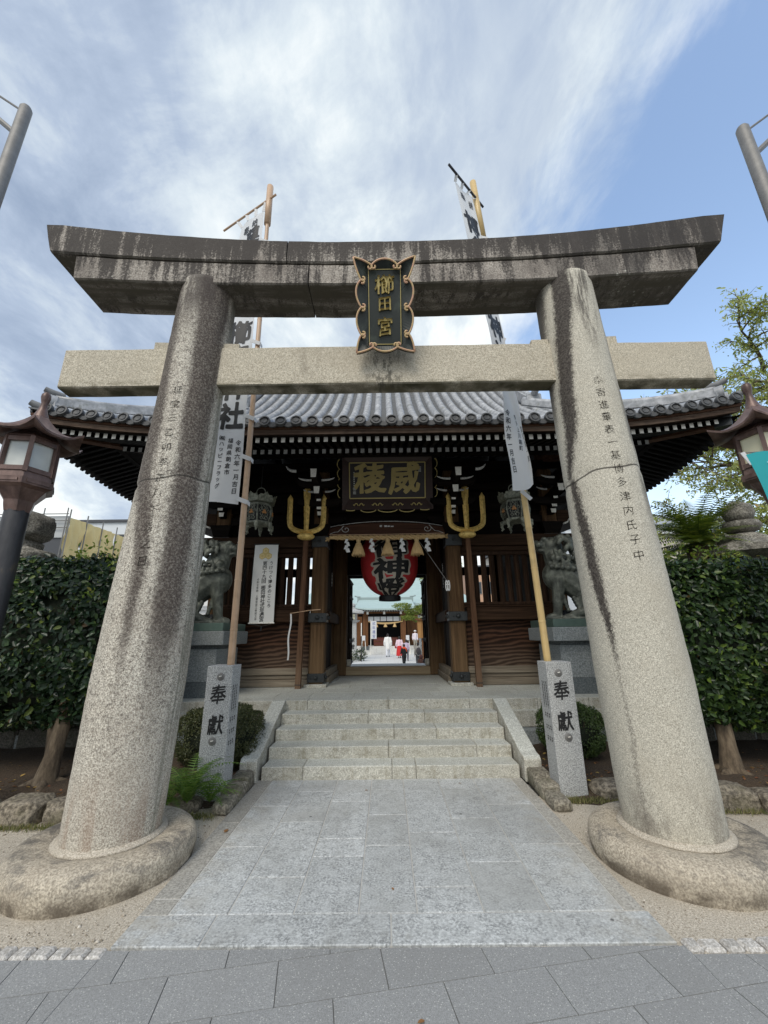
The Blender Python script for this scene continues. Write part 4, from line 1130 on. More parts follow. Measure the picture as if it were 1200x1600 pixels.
# eaves: soffit, fascia, rafters
tf = lambda e: 4.735 + .30 * (e - .15)
tb = lambda e: 4.865 + .38 * (e - .88)
def edge_e(x, y): return min(XE - abs(x), y - YF, YB - y)
def soff(zf, e0, e1, name):
    mb = MB(); N_ = 40
    for side in range(4):
        def f(u, v, side=side):
            e = e0 + (e1 - e0) * v
            if side < 2:
                L = XE - e; x = -L + 2 * L * u; y = YF + e if side == 0 else YB - e
            else:
                L = 4.52 - e; y = 10.5 - L + 2 * L * u; x = (XE - e) * (-1 if side == 2 else 1)
            return (x, y, zf(e) + .004 + .85 * (lift(x, e) if side < 2 else lifty(y, e)))
        mb.grid(f, N_, 4)
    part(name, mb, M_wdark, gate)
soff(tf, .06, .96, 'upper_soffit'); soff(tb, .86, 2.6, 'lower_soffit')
def strip(e, z0, z1, th, name, mt, sides=range(4)):
    for side in sides:
        mb = MB(); vs = []; n = 40
        for i in range(n + 1):
            u = i / n
            for a, z in ((0, z0), (th, z0), (th, z1), (0, z1)):
                ee = e + a
                if side < 2:
                    L = XE - ee; x = -L + 2 * L * u; y = YF + ee if side == 0 else YB - ee
                else:
                    L = 4.52 - ee; y = 10.5 - L + 2 * L * u; x = (XE - ee) * (-1 if side == 2 else 1)
                vs.append((x, y, z + (lift(x, e) if side < 2 else lifty(y, e)) * .95))
        mb.add(vs, [(i * 4 + j, i * 4 + (j + 1) % 4, (i + 1) * 4 + (j + 1) % 4, (i + 1) * 4 + j) for i in range(n) for j in range(4)] + [(0, 1, 2, 3), (n * 4, n * 4 + 1, n * 4 + 2, n * 4 + 3)])
        part(name, mb, mt, gate)
M_wfas = wood('weathered_fascia', (.035, .02, .014), (.10, .068, .05), (.2, .15, .115), 0, .7)
strip(.05, 4.742, 4.826, .1, 'eave_fascia', M_wfas, (0, 1)); strip(.03, 4.83, 4.874, .12, 'tile_batten', M_wside); strip(.88, 4.872, 4.935, .06, 'rafter_batten', M_wdark)
def rafter_mesh(e0, e1, zf, white):
    mb = MB(); mb.hexa([(sx * .034, e, zf(e) - (.086 if sz < 0 else 0)) for sx in (-1, 1) for e in (e0, e1) for sz in (-1, 1)])
    me = mb.mesh('rafter', M_raf); return two_mat(me, white, lambda c, n_: c.y < e0 + .01)
rf3 = rafter_mesh(.0, 1.0, tf, M_raf)
rf1, rf2 = rafter_mesh(.15, 1.0, tf, M_white), rafter_mesh(.88, 2.6, tb, M_greyw)
for k in range(-39, 40):
    x = k * .141
    if abs(x) < XE - .3: link('flying_rafter', rf1, gate, (x, YF, .9 * lift(x, .15)))
    if abs(x) < XE - 1.1: link('base_rafter', rf2, gate, (x, YF, .85 * lift(x, .88)))
for s in (-1, 1):
    for k in range(0, 30):
        y = YF + .25 + k * .141
        link('side_rafter', rf3, gate, (s * XE, y, .9 * lifty(y, .15)), (0, 0, s * PI / 2))
    mb = MB(); mb.bar((s * 3.35, 8.45, 5.28), (s * (XE - .16), YF + .16, 4.96), .15, .2); hr = part('hip_rafter', mb, M_wside, gate)
    mb = MB(); a, b = Vector((s * 3.35, 8.45, 5.28)), Vector((s * (XE - .16), YF + .16, 4.96)); t = (b - a).normalized()
    mb.bar(b - t * .22, b + t * .012, .17, .225); part('metal_tip', mb, M_iron, hr)

# roof: pan tiles, cover tiles, eave discs
bed = MB()
def zroof(x, y):
    e = max(0., edge_e(x, y)); sideways = XE - abs(x)
    dF = min(y - YF, YB - y)
    d_ = dF if sideways > 2.6 else min(dF, sideways)
    return ZR + prof(max(0, d_)) + min(.45, max(lift(x, d_), lifty(y, d_)) if sideways < 2.6 else lift(x, d_))
def dmax(x):
    a = XE - abs(x); return 4.52 if a > 2.6 else a
step = .125
for side in (1, -1):
    nr = int(4.52 / step)
    for r in range(nr):
        d0, d1 = r * step, (r + 1) * step
        xm = XE - d0 if d0 < 2.6 else 3.45
        k = 60; vs = []
        for i in range(k + 1):
            x = -xm + 2 * xm * i / k
            for d_, dz in ((d0, .016), (d1, .0)):
                y = YF + d_ if side > 0 else YB - d_
                vs.append((x, y, ZR + prof(d_) + lift(x, d_) + dz))
            y = YF + d0 if side > 0 else YB - d0
            vs.append((x, y, ZR + prof(d0) + lift(x, d0) - .012))
        bed.add(vs, [(i * 3, i * 3 + 1, (i + 1) * 3 + 1, (i + 1) * 3) for i in range(k)] + [(i * 3, i * 3 + 2, (i + 1) * 3 + 2, (i + 1) * 3) for i in range(k)])
for s in (-1, 1):
    def sf(u, v, s=s):
        d_ = 2.62 * v; L = 4.52 - d_; y = 10.5 - L + 2 * L * u
        return (s * (XE - d_), y, ZR + prof(d_) + lifty(y, d_))
    bed.grid(sf, 40, 20)
part('pan_tiles', bed, M_pan, gate, kind='stuff')
def cover(path, r=.086):
    mb = MB(); vs = []; m_ = 8; k = len(path)
    for i, p in enumerate(path):
        t = (Vector(path[min(i + 1, k - 1)]) - Vector(path[max(i - 1, 0)])).normalized()
        x = t.cross(Vector((0, 0, 1))).normalized(); u = x.cross(t)
        rr = r if i % 2 == 0 else r * .93
        vs += [Vector(p) + (x * math.cos(PI * (j / (m_ - 1))) + u * (math.sin(PI * j / (m_ - 1)) * 1.02 - .15)) * rr for j in range(m_)]
    return mb.add(vs, [(i * m_ + j, i * m_ + j + 1, (i + 1) * m_ + j + 1, (i + 1) * m_ + j) for i in range(k - 1) for j in range(m_ - 1)])
cap = MB(); cap.lathe((0, 0, 0), [(.0, .012), (.045, .018), (.05, .006), (.068, .006), (.072, .022), (.092, .02), (.095, -.02), (.09, -.045)], 20)
cap.v = [(x, -z, y) for x, y, z in cap.v]; capm = cap.mesh('eave_disc', M_tilecap, 30)
lip = MB(); vs = []
for i in range(9):
    t = -1 + i / 4; z = -.055 + .03 * t * t
    vs += [(t * .1, -.012, z + .02), (t * .1, -.012, z - .045 + .02 * t * t), (t * .1, .03, z - .045 + .02 * t * t), (t * .1, .03, z + .02)]
lip.add(vs, [(i * 4 + j, i * 4 + (j + 1) % 4, (i + 1) * 4 + (j + 1) % 4, (i + 1) * 4 + j) for i in range(8) for j in range(4)])
lipm = lip.mesh('eave_pan_lip', M_tilecap, 30)
def rowpath(x, dm):
    out = []; d_ = -.03
    while d_ < dm:
        for q in (d_, min(d_ + .235, dm)): out.append((x, YF + q, ZR + prof(max(q, 0)) + (q if q < 0 else 0) * .4 + lift(x, max(q, 0)) + .025))
        d_ += .24
    return out
for k in range(-23, 23):
    x = .1 + .258 * k
    if abs(x) > XE - .12: continue
    part('cover_tile_row', cover(rowpath(x + random.uniform(-.007, .007), dmax(x))), M_tile, gate, 50)
    z = ZR + lift(x, 0) + .02
    link('eave_disc', capm, gate, (x + random.uniform(-.004, .004), YF - .035 + random.uniform(-.01, .01), z + random.uniform(-.005, .005)), (R(-12 + random.uniform(-4, 4)), 0, R(random.uniform(-4, 4))))
    if abs(x + .129) < XE - .15: link('eave_pan_lip', lipm, gate, (x + .129, YF - .02, ZR + lift(x + .129, 0) + .012), (0, math.atan2(-(lift(x + .23, 0) - lift(x + .03, 0)), .2), 0))
sc_, sd_ = MB(), MB()
for s in (-1, 1):
    for k in range(0, 35):
        y = YF + .15 + .258 * k
        if y > YB - .1: continue
        dm = min(2.62, y - YF, YB - y); out = []; d_ = -.03
        while d_ < dm:
            for q in (d_, min(d_ + .235, dm)): out.append((s * (XE - q), y, ZR + prof(max(q, 0)) + lifty(y, max(q, 0)) + .025))
            d_ += .24
        if len(out) > 2: c_ = cover(out); sc_.add(c_.v, c_.f)
        c0 = (s * (XE + .02), y, ZR + lifty(y, 0) + .02); sd_.cyl((s * (XE - .02), y, c0[2]), c0, .092, n=14)
part('side_cover_tiles', sc_, M_tile, gate, 50, kind='stuff'); part('side_eave_discs', sd_, M_tilecap, gate, kind='stuff')

# ridges
M_horn = mat('weathered_ridge_tile', lambda n: {'Base Color': n.mix(n.noise(n.tex(), 12, 4), (.12, .125, .13), (.26, .265, .27))}, rough=.7)
for s in (-1, 1):
    P = [Vector((s * (XE - d_), YF + d_, ZR + prof(d_) + lift(XE - d_, d_) + .04)) for d_ in np.linspace(.22, 2.62, 12)]
    hp = MB(); hp.tube([p + Vector((0, 0, .0)) for p in P], .11, 10); hr = part('hip_ridge', hp, M_tile, gate)
    for i, (hh, wd) in enumerate(((.06, .13), (.11, .12), (.16, .11))):
        mb = MB()
        for a, b in zip(P, P[1:]): mb.bar(a + Vector((0, 0, hh)), b + Vector((0, 0, hh)), wd * 2, .045)
        part('ridge_course', mb, M_tile, hr)
    mb = MB(); mb.tube([p + Vector((0, 0, .21)) for p in P], .07, 10); part('ridge_cap', mb, M_tile, hr, 1)
    dg = Vector((s, -1, 0)).normalized(); p0 = P[0]
    mb = MB(); mb.cyl(p0 + dg * .1 + Vector((0, 0, .12)), p0 - dg * .02 + Vector((0, 0, .12)), .135, n=20); mb.box(p0.x - .1, p0.x + .1, p0.y - .1, p0.y + .1, p0.z - .1, p0.z + .1); part('ridge_end_tile', mb, M_tile, hr, 30)
    mb = MB(); pts = [p0 + dg * t + Vector((0, 0, .30 + .55 * max(0, t) ** 1.6)) for t in np.linspace(-.12, .17, 7)]; mb.tube(pts, [.05, .055, .058, .058, .055, .052, .048], 12); part('ridge_horn', mb, M_horn, hr, 40)
    c0 = Vector((s * (XE - .2), YF + .2, ZR + lift(XE, 0) + .03)); mb = MB()
    mb.tube([c0 + dg * t + Vector((0, 0, .5 * max(0, t) ** 1.5)) for t in np.linspace(-.05, .28, 7)], [.08, .08, .08, .075, .07, .06, .05], 12); part('corner_horn', mb, M_horn, hr, 40)
    # descending ridge and gable
    Q = [Vector((s * 3.5, YF + d_, ZR + prof(d_) + .05)) for d_ in np.linspace(2.55, 4.4, 8)]
    mb = MB(); mb.tube(Q, .1, 8); dr = part('descending_ridge', mb, M_tile, gate, 40)
    mb = MB()
    for a, b in zip(Q, Q[1:]): mb.bar(a + Vector((0, 0, .17)), b + Vector((0, 0, .17)), .24, .2)
    part('ridge_course', mb, M_tile, dr)
    mb = MB(); mb.tube([q + Vector((0, 0, .3)) for q in Q], .08, 8); part('ridge_cap', mb, M_tile, dr, 40)
    mb = MB(); q = Q[0]; mb.box(q.x - .17, q.x + .17, q.y - .12, q.y - .02, q.z - .08, q.z + .34, .03); mb.cyl((q.x, q.y - .3, q.z + .36), (q.x, q.y, q.z + .3), .08, n=12); part('ridge_end_tile', mb, M_tile, dr)
    mb = MB(); zz = lambda y: ZR + prof(min(y - YF, YB - y)) - .05
    mb.prism([(8.6, ZR + prof(2.6))] + [(y, zz(y)) for y in np.linspace(8.6, 12.4, 12)] + [(12.4, ZR + prof(2.6))], lambda a, b, d_, s=s: (s * (3.3 + d_), a, b), .05); part('gable_wall', mb, M_wdark, gate)
mb = MB(); zt_ = ZR + prof(4.5)
mb.box(-3.7, 3.7, 10.33, 10.67, zt_ - .1, zt_ + .22, .02); mr = part('main_ridge', mb, mat('ridge_plaster', col=(.42, .41, .36), rough=.9), gate)
for i in range(4):
    mb = MB(); mb.box(-3.75, 3.75, 10.31 + i * .012, 10.69 - i * .012, zt_ + .225 + i * .09, zt_ + .305 + i * .09, .015); part('ridge_course', mb, M_tile, mr)
mb = MB(); mb.tube([(-3.85, 10.5, zt_ + .62), (3.85, 10.5, zt_ + .62)], .1, 12); part('ridge_cap', mb, M_tile, mr, 40)
# ------------------------------------------------------------------ things on the gate
# big name tablet under the eaves
tb_ = thing('gate_name_tablet', (0, 7.95, 4.1), 'wide dark tablet with two large gold characters under the gate eaves', 'name tablet')
T0, T1 = Vector((.03, 8.2, 4.10)), Vector((.03, 7.86, 5.15)); TV = (T1 - T0); TL = TV.length; TV.normalize(); TN = Vector((0, -TV.z, TV.y))
def tf_(x, y, d): return T0 + Vector((x, 0, 0)) + TV * (y) + TN * d
M_lac = mat('black_lacquer', lambda n: {'Base Color': n.mix(n.noise(n.tex(), 5, 4), (.008, .007, .007), (.022, .012, .012))}, rough=.35)
M_lacr = mat('red_brown_lacquer', lambda n: {'Base Color': n.mix(n.noise(n.map(n.tex(), (2, 2, 20)), 1, 4), (.02, .009, .007), (.055, .022, .015))}, rough=.4)
mb = MB(); o4 = [(-.95, 0), (.95, 0), (.93, TL), (-.93, TL)]; i4 = [(-.79, .24), (.79, .24), (.79, TL - .12), (-.79, TL - .12)]
mb.add([tf_(x, y, .05) for x, y in o4] + [tf_(x, y, -.03) for x, y in i4] + [tf_(x, y, -.05) for x, y in o4],
       [(i, (i + 1) % 4, 4 + (i + 1) % 4, 4 + i) for i in range(4)] + [(i, (i + 1) % 4, 8 + (i + 1) % 4, 8 + i) for i in range(4)] + [(8, 9, 10, 11)])
part('frame', mb, M_lacr, tb_)
mb = MB(); mb.hexa([tf_(x, y, d) for x in (-.79, .79) for y in (.24, TL - .12) for d in (-.045, -.028)]); part('panel', mb, M_lac, tb_)
mb = MB()
for a, b in zip(i4, i4[1:] + i4[:1]): mb.bar(tf_(*a, -.022), tf_(*b, -.022), .022, .02, up=TN)
part('gilt_border', mb, M_goldp, tb_)
for ch, x in (('稜', -.36), ('威', .36)):
    mb = MB(); solid_text(mb, ch, (x, .66), .66, lambda a, b, d: tf_(a, b, d - .03), .03, bold=.035, brush=.05); part('gold_character', mb, M_goldd, tb_)
mb = MB()
for k in range(7): mb.hexa([tf_(-.695 + a, .78 - .045 * k + b, d - .027) for a in (-.012, .012) for b in (-.014, .012) for d in (0, .003)])
part('faint_inscription', mb, M_greyw, tb_, kind='stuff')
for x, y, w_, h_ in ((-.69, .44, .03, .03), (-.69, .36, .03, .03), (.68, .84, .028, .055)):
    mb = MB()
    for a in (-1, 0, 1): mb.hexa([tf_(x + a * w_ * .8 + p, y + q * h_, d - .027) for p in (-.004, .004) for q in (-1, 1) for d in (0, .003)])
    for a in (-1, 0, 1): mb.hexa([tf_(x + p * w_, y + a * h_ * .85 + q, d - .0265) for p in (-1, 1) for q in (-.004, .004) for d in (0, .003)])
    part('seal_mark', mb, M_greyw, tb_)
def ribbon(pts, wid, th=.012):
    mb = MB()
    for a, b in zip(pts, pts[1:]):
        mb.hexa([p + q * TN * 0 + Vector(o) for p in (a, b) for q in (0, 1) for o in ((0, 0, 0), (0, 0, 0))]) if False else None
    vs = []
    for i, p in enumerate(pts):
        t = (pts[min(i + 1, len(pts) - 1)] - pts[max(i - 1, 0)]).normalized(); nn = t.cross(TN).normalized()
        for a, b in ((-1, 0), (1, 0), (1, 1), (-1, 1)): vs.append(p + nn * a * th / 2 + TN * (b * wid))
    k = len(pts)
    return mb.add(vs, [(i * 4 + j, i * 4 + (j + 1) % 4, (i + 1) * 4 + (j + 1) % 4, (i + 1) * 4 + j) for i in range(k - 1) for j in range(4)] + [(0, 1, 2, 3), ((k - 1) * 4, k * 4 - 3, k * 4 - 2, k * 4 - 1)])
def scal(a, b, n, amp, fx):               # scalloped ornament from a to b
    out = []
    for i in range(n * 8 + 1):
        t = i / (n * 8); w_ = abs(math.sin(PI * n * t)) ** .6; out.append(fx(a + (b - a) * t, amp * w_))
    return out
for nm, pts in (('top', scal(-.84, .84, 7, .035, lambda u, q: tf_(u, TL + .035 + q * .6, .0))), ('left', scal(.25, TL - .05, 4, .05, lambda u, q: tf_(-.985 - q, u, .0))), ('right', scal(.25, TL - .05, 4, .05, lambda u, q: tf_(.985 + q, u, .0)))):
    part('gilt_edge_ornament', ribbon(pts, .075), M_goldp, tb_)
for x0, x1 in ((-.86, -.68), (-.56, -.24), (-.2, .2), (.24, .56), (.68, .86)):
    part('gilt_edge_ornament', ribbon([tf_(u, .0 - .05 * math.sin(PI * (u - x0) / (x1 - x0)) ** .5 * (1 if abs(x0 + x1) < 1.3 else .3), .06) for u in np.linspace(x0 + 1e-4, x1 - 1e-4, 12)], .05, .016), M_goldp, tb_)
for x in (-.6, -.21, .21, .6):
    e = MB()
    for sg in (-1, 1):
        pts = [tf_(x + sg * (.01 + .11 * t), .085 + .05 * math.sin(PI * min(1, t * 1.25)) + (.02 if t > .8 else 0), .045) for t in np.linspace(0, 1, 10)]; e.tube(pts, .011, 6)
    part('gilt_scroll', e, M_goldp, tb_)

# gilded tridents leaning on the main posts
def trident(s):
    r = thing('trident', (s * 1.64, 8.06, PZ), f'gilded three pronged trident on a wooden pole beside the {"left" if s < 0 else "right"} gate post', 'trident', 'gilded tridents flanking the gate passage')
    px = lambda z: s * (1.655 - .03 * (z - PZ) / 2.7)
    mb = MB(); mb.bar((px(PZ), 8.06, PZ), (px(3.42), 8.06, 3.42), .105, .1, h1=.09, w1=.095); part('pole', mb, M_wpole, r)
    mb = MB(); mb.bar((px(PZ + .06), 8.06, PZ + .06), (px(PZ + .075), 8.06, PZ + .075), .112, .107); part('pole_band', mb, M_iron, r)
    cx = px(3.5); mb = MB(); mb.ball((cx, 8.03, 3.5), (.175, .13, .075), 20, 12); part('gilt_knob', mb, M_gold, r, 1)
    def prong(pts, w_, w2):
        m_ = MB(); vs = []; k = len(pts)
        for i, p in enumerate(pts):
            t = (pts[min(i + 1, k - 1)] - pts[max(i - 1, 0)]).normalized(); nn = t.cross(Vector((0, 1, 0))).normalized(); q = w_ + (w2 - w_) * i / (k - 1)
            for a, b in ((-1, 0), (0, -.55), (1, 0), (0, .55)): vs.append(p + nn * a * q / 2 + Vector((0, b * q, 0)))
        e = len(vs); t = (pts[-1] - pts[-2]).normalized(); vs.append(pts[-1] + t * .09)
        f = [(i * 4 + j, i * 4 + (j + 1) % 4, (i + 1) * 4 + (j + 1) % 4, (i + 1) * 4 + j) for i in range(k - 1) for j in range(4)]
        return m_.add(vs, f + [((k - 1) * 4 + j, (k - 1) * 4 + (j + 1) % 4, e) for j in range(4)] + [(0, 1, 2, 3)])
    c0 = Vector((cx, 8.03, 3.58))
    part('prong', prong([c0 + Vector((0 - s * .0, -.05 * t, .9 * t)) for t in np.linspace(0, 1, 8)], .085, .15), M_gold, r)
    for q in (-1, 1):
        pts = [c0 + Vector((q * (.345 * math.sin(PI / 2 * min(1, t * 1.6)) ** .9), -.04 * t, .015 + .20 * (1 - math.cos(PI / 2 * min(1, t * 1.6))) + max(0, t - .5) * 1.0)) for t in np.linspace(0, 1, 16)]
        part('prong', prong(pts, .1, .11), M_gold, r)
    return r
trident(-1); trident(1)

# bronze hanging lanterns
def hang_lantern(x, y, nm):
    r = thing('hanging_lantern', (x, y, 3.5), f'openwork bronze lantern hanging under the {nm} eaves', 'lantern', 'bronze lanterns hanging under the eaves')
    c = (x, y, 0); ph = PI / 6 + .15
    mb = MB(); mb.lathe(c, [(.215, 3.69), (.25, 3.78), (.262, 3.86), (.25, 3.95), (.21, 4.01)], 6, ph); body = part('body', mb, M_ink, r)
    fr = MB()
    for k in range(6):
        a = ph + k * PI / 3; fr.tube([(x + q * math.cos(a), y + q * math.sin(a), z) for q, z in ((.22, 3.68), (.257, 3.78), (.268, 3.86), (.256, 3.95), (.215, 4.02))], .016, 6)
    for q, z, h_ in ((.235, 3.665, .03), (.23, 4.02, .035)): fr.lathe(c, [(q - .03, z - h_), (q, z - h_ * .5), (q, z + h_ * .5), (q - .04, z + h_)], 6, ph)
    part('frame', fr, M_lanb, r)
    for k in range(6):                    # pierced panels
        a = ph + (k + .5) * PI / 3; t = Vector((-math.sin(a), math.cos(a), 0)); nn = Vector((math.cos(a), math.sin(a), 0)); pm = MB()
        for i in range(7):
            for j in range(9):
                u, z = -.095 + .0317 * i, 3.715 + .034 * j
                if abs(u) > .1 - .02 * abs(z - 3.86) / .14: continue
                if u * u + (z - 3.85) ** 2 < .0022: continue
                rr = .222 * (1 + .02) + .010 * (1 - ((z - 3.86) / .16) ** 2)
                p = Vector((x, y, z)) + nn * rr + t * (u + .006 * math.sin(i * 3 + j * 5))
                q = p + t * .02 * math.cos(i * 2.1 + j * 1.7) + Vector((0, 0, .024 * math.sin(i * 2.1 + j * 1.7)))
                pm.bar(p - (q - p), q, .010, .008, up=nn)
        op = part('openwork_panel', pm, M_lanb, r, kind='stuff')
        cr = MB()
        for q in range(3): aa = PI / 2 + q * 2 * PI / 3; cr.ball(Vector((x, y, 3.85)) + nn * .238 + t * .024 * math.cos(aa) + Vector((0, 0, .024 * math.sin(aa))), (.024, .024, .024), 8, 5)
        part('gilt_crest', cr, mat('orange_gilt', col=(.5, .24, .09), rough=.5), op) if k == 0 else link('gilt_crest', cr.mesh('gilt_crest', bpy.data.materials['orange_gilt']), op)
    mb = MB(); mb.lathe(c, [(.235, 4.05), (.27, 4.06), (.2, 4.1), (.1, 4.15), (.06, 4.2), (0, 4.21)], 6, ph); part('roof', mb, M_lanb, r)
    for k in range(6):                    # upturned leaf crests
        a = ph + (k + .5) * PI / 3; t = Vector((-math.sin(a), math.cos(a), 0)); nn = Vector((math.cos(a), math.sin(a), 0)); b0 = Vector((x, y, 4.06)) + nn * .235
        o_ = [(-.13, 0), (-.15, .07), (-.11, .13), (-.06, .12), (0, .175), (.06, .12), (.11, .13), (.15, .07), (.13, 0)]
        lf = MB(); lf.prism(o_, lambda u, v, d, b0=b0, t=t, nn=nn: b0 + t * u + Vector((0, 0, v)) + nn * (d + .5 * v * v * 4), .018); part('roof_crest', lf, M_lanb, r)
        a2 = ph + k * PI / 3; lg = MB(); d2 = Vector((math.cos(a2), math.sin(a2), 0)); b1 = Vector((x, y, 3.65)) + d2 * .2
        lg.tube([b1, b1 + d2 * .07 + Vector((0, 0, -.02)), b1 + d2 * .075 + Vector((0, 0, -.09)), b1 + d2 * .05 + Vector((0, 0, -.14)), b1 + d2 * .085 + Vector((0, 0, -.165))], [.045, .045, .03, .022, .015], 7); part('leg', lg, M_lanb, r)
    mb = MB(); mb.ball((x, y, 4.22), (.055, .055, .05), 10, 6)
    mb.tube([(x + .085 * math.cos(a), y, 4.31 + .085 * math.sin(a)) for a in np.linspace(0, 2 * PI, 16, endpoint=False)], .009, 6, closed=True); part('hanging_ring', mb, M_lanb, r)
    mb = MB(); mb.tube([(x, y, 4.39), (x, y, 4.86)], .006, 5); part('suspension_wire', mb, M_iron, r)
hang_lantern(-2.46, 7.6, 'left'); hang_lantern(2.49, 7.6, 'right')

# red paper lantern with three brushed characters
LX, LY, LZ, LRX, LRZ = .06, 9.55, 3.24, .67, .84
pl_ = thing('paper_lantern', (LX, LY, 3.2), 'huge red paper lantern with black brushed characters hanging in the gate passage', 'lantern')
def lant(u, z): # u: arc coordinate across, z height
    t = max(-1, min(1, (z - LZ) / LRZ)); rr = LRX * max(.02, 1 - abs(t) ** 2.4) ** .5
    return rr
M_red = mat('red_lantern_paper', lambda n: {'Base Color': n.mix(n.noise(n.tex(), 4, 4), (.55, .025, .035), (.68, .06, .06)), 'Normal': n.bump(n.wave(n.tex(), 20, .3, bands_direction='Z'), .35, .01)}, rough=.55)
mb = MB(); n_ = 48; zs = np.linspace(-1, 1, 46); mb.lathe((LX, LY, LZ), [(LRX * (max(.03, 1 - abs(t) ** 2.4)) ** .5 * (1 + (.004 if i % 2 else 0)), t * LRZ * .98) for i, t in enumerate(zs)], n_)
part('paper_body', mb, M_red, pl_, 1)
def onlant(off):
    def f(x, y):
        rr = lant(0, y) + off; a = -PI / 2 + x / LRX
        return (LX + rr * math.cos(a), LY + rr * math.sin(a), y)
    return f
M_cream = mat('cream_outline', col=(.56, .5, .42), rough=.7)
def lant_text(chars, bold, off, mt, nm):
    for ch, z, s_ in chars:
        t = MB(); write(t, ch, (0.02, z), s_, lambda x, y: (x, y, 0), bold=bold, brush=.05, aspect=1.95)
        f = onlant(off); mb = MB(); mb.f = t.f
        mb.v = [f(x, min(y, LZ + LRZ * .93) if y > LZ else max(y, LZ - LRZ * .95)) for x, y, _ in t.v]
        part(nm, mb, mt, pl_)
LT = [('御', 3.43, .42), ('神', 2.99, .47), ('燈', 2.575, .42)]
lant_text(LT, .13, .008, M_cream, 'cream_outline'); lant_text(LT, .035, .016, M_ink, 'black_character')
mb = MB(); mb.lathe((LX, LY, 0), [(.24, 2.44), (.25, 2.41), (.25, 2.33), (.2, 2.33), (.2, 2.44)], 28); part('lower_ring', mb, M_ink, pl_)
mb = MB(); mb.lathe((LX, LY, 0), [(.26, 4.03), (.26, 4.12), (.2, 4.14), (.2, 4.02)], 28); part('upper_ring', mb, M_ink, pl_)
mb = MB(); mb.tube([(LX, LY, 4.1), (LX, LY, 4.63)], .012, 6); part('suspension_rope', mb, M_straw, pl_)

# straw rope with tassels and paper streamers
rp = thing('straw_rope', (0, 8.14, 3.5), 'twisted straw rope strung across the gate passage', 'rope')
for ph in range(3):
    pts = []
    for i in range(140):
        t = i / 139; x = -1.16 + 2.34 * t; r_ = .028 * min(1, .35 + 6 * min(t, 1.02 - t)); a = t * 46 + ph * 2 * PI / 3
        pts.append((x, 8.14 + r_ * math.cos(a), 3.5 - .015 * math.sin(PI * t) + r_ * math.sin(a)))
    mb = MB(); mb.tube(pts, .026, 6); part('strand', mb, M_straw, rp, 1)
mb = MB(); mb.tube([(-1.16, 8.13, 3.555), (0, 8.13, 3.55), (1.18, 8.13, 3.562)], .008, 5); part('carrying_pole', mb, M_bamL, rp)
fr = MB()
for i in range(70):
    a = random.uniform(-.5, .5); b = random.uniform(-.3, .3); p = Vector((1.17, 8.14, 3.5)); fr.tube([p, p + Vector((random.uniform(.03, .08), b * .1, a * .1))], .003, 3)
    p = Vector((-1.15, 8.14, 3.49)); fr.tube([p, p + Vector((random.uniform(-.1, -.03), b * .1, a * .09 - .03))], .003, 3)
part('frayed_ends', fr, M_straw, rp, kind='stuff')
for i in range(9):
    x = -1.0 + i * .25; mb = MB(); mb.tube([(x + .035 * math.cos(a) * .25, 8.14 + .06 * math.cos(a), 3.5 + .06 * math.sin(a)) for a in np.linspace(0, 2 * PI, 12, endpoint=False)], .005, 5, closed=True); part('tie', mb, M_straw, rp)
def tassel(x, lab):
    r = thing('straw_tassel', (x, 8.12, 3.45), lab, 'tassel', 'straw tassels hanging from the rope')
    mb = MB(); mb.lathe((x, 8.12, 0), [(.04, 3.46), (.048, 3.44), (.04, 3.38), (.052, 3.35), (.086, 3.27), (.115, 3.18), (.123, 3.135), (.09, 3.13)], 16); part('straw_skirt', mb, M_straw, r, 40)
    mb = MB()
    for i in range(90):
        a = random.uniform(0, 2 * PI); q = random.uniform(.85, 1.08); mb.tube([(x + .05 * math.cos(a), 8.12 + .045 * math.sin(a), 3.36), (x + .088 * q * math.cos(a), 8.12 + .088 * q * math.sin(a), 3.26), (x + .126 * q * math.cos(a), 8.12 + .126 * q * math.sin(a), 3.12 + random.uniform(-.02, .02))], .0045, 3)
    part('straw_stalks', mb, M_straw, r, kind='stuff')
    mb = MB(); mb.lathe((x, 8.12, 0), [(.047, 3.34), (.058, 3.35), (.058, 3.365), (.047, 3.375)], 12); part('binding', mb, M_straw, r)
for x, l in ((-.57, 'leftmost of the three straw tassels on the rope'), (.02, 'middle straw tassel in front of the red lantern'), (.605, 'rightmost of the three straw tassels on the rope')): tassel(x, l)
def shide(x, lab):
    mb = MB(); z = 3.46; w_ = .055; sg = 1; xx = x
    for k in range(4):
        a0 = (xx - w_ / 2, z); dx_ = .028 * sg * (1 if k % 2 else -1)
        vs = [(xx - w_ / 2, 8.1 - .004 * k, z), (xx + w_ / 2, 8.1 - .01 * k, z), (xx + w_ / 2 + dx_, 8.085 - .01 * k, z - .085), (xx - w_ / 2 + dx_, 8.095 - .004 * k, z - .085)]
        mb.add(vs + [(p[0], p[1] + .003, p[2]) for p in vs], [(0, 1, 2, 3), (7, 6, 5, 4), (0, 4, 5, 1), (1, 5, 6, 2), (2, 6, 7, 3), (3, 7, 4, 0)])
        xx += dx_ * .55 + (.018 if k % 2 == 0 else -.018); z -= .066; w_ += .008
    solo('paper_streamer', mb, M_paper, lab, 'paper streamer', 'zigzag paper streamers on the rope')
for x, l in ((-.8, 'first zigzag white paper streamer from the left on the rope'), (-.3, 'zigzag paper streamer just left of the middle tassel'), (.31, 'zigzag paper streamer just right of the middle tassel'), (.82, 'last zigzag white paper streamer at the right end of the rope')): shide(x, l)

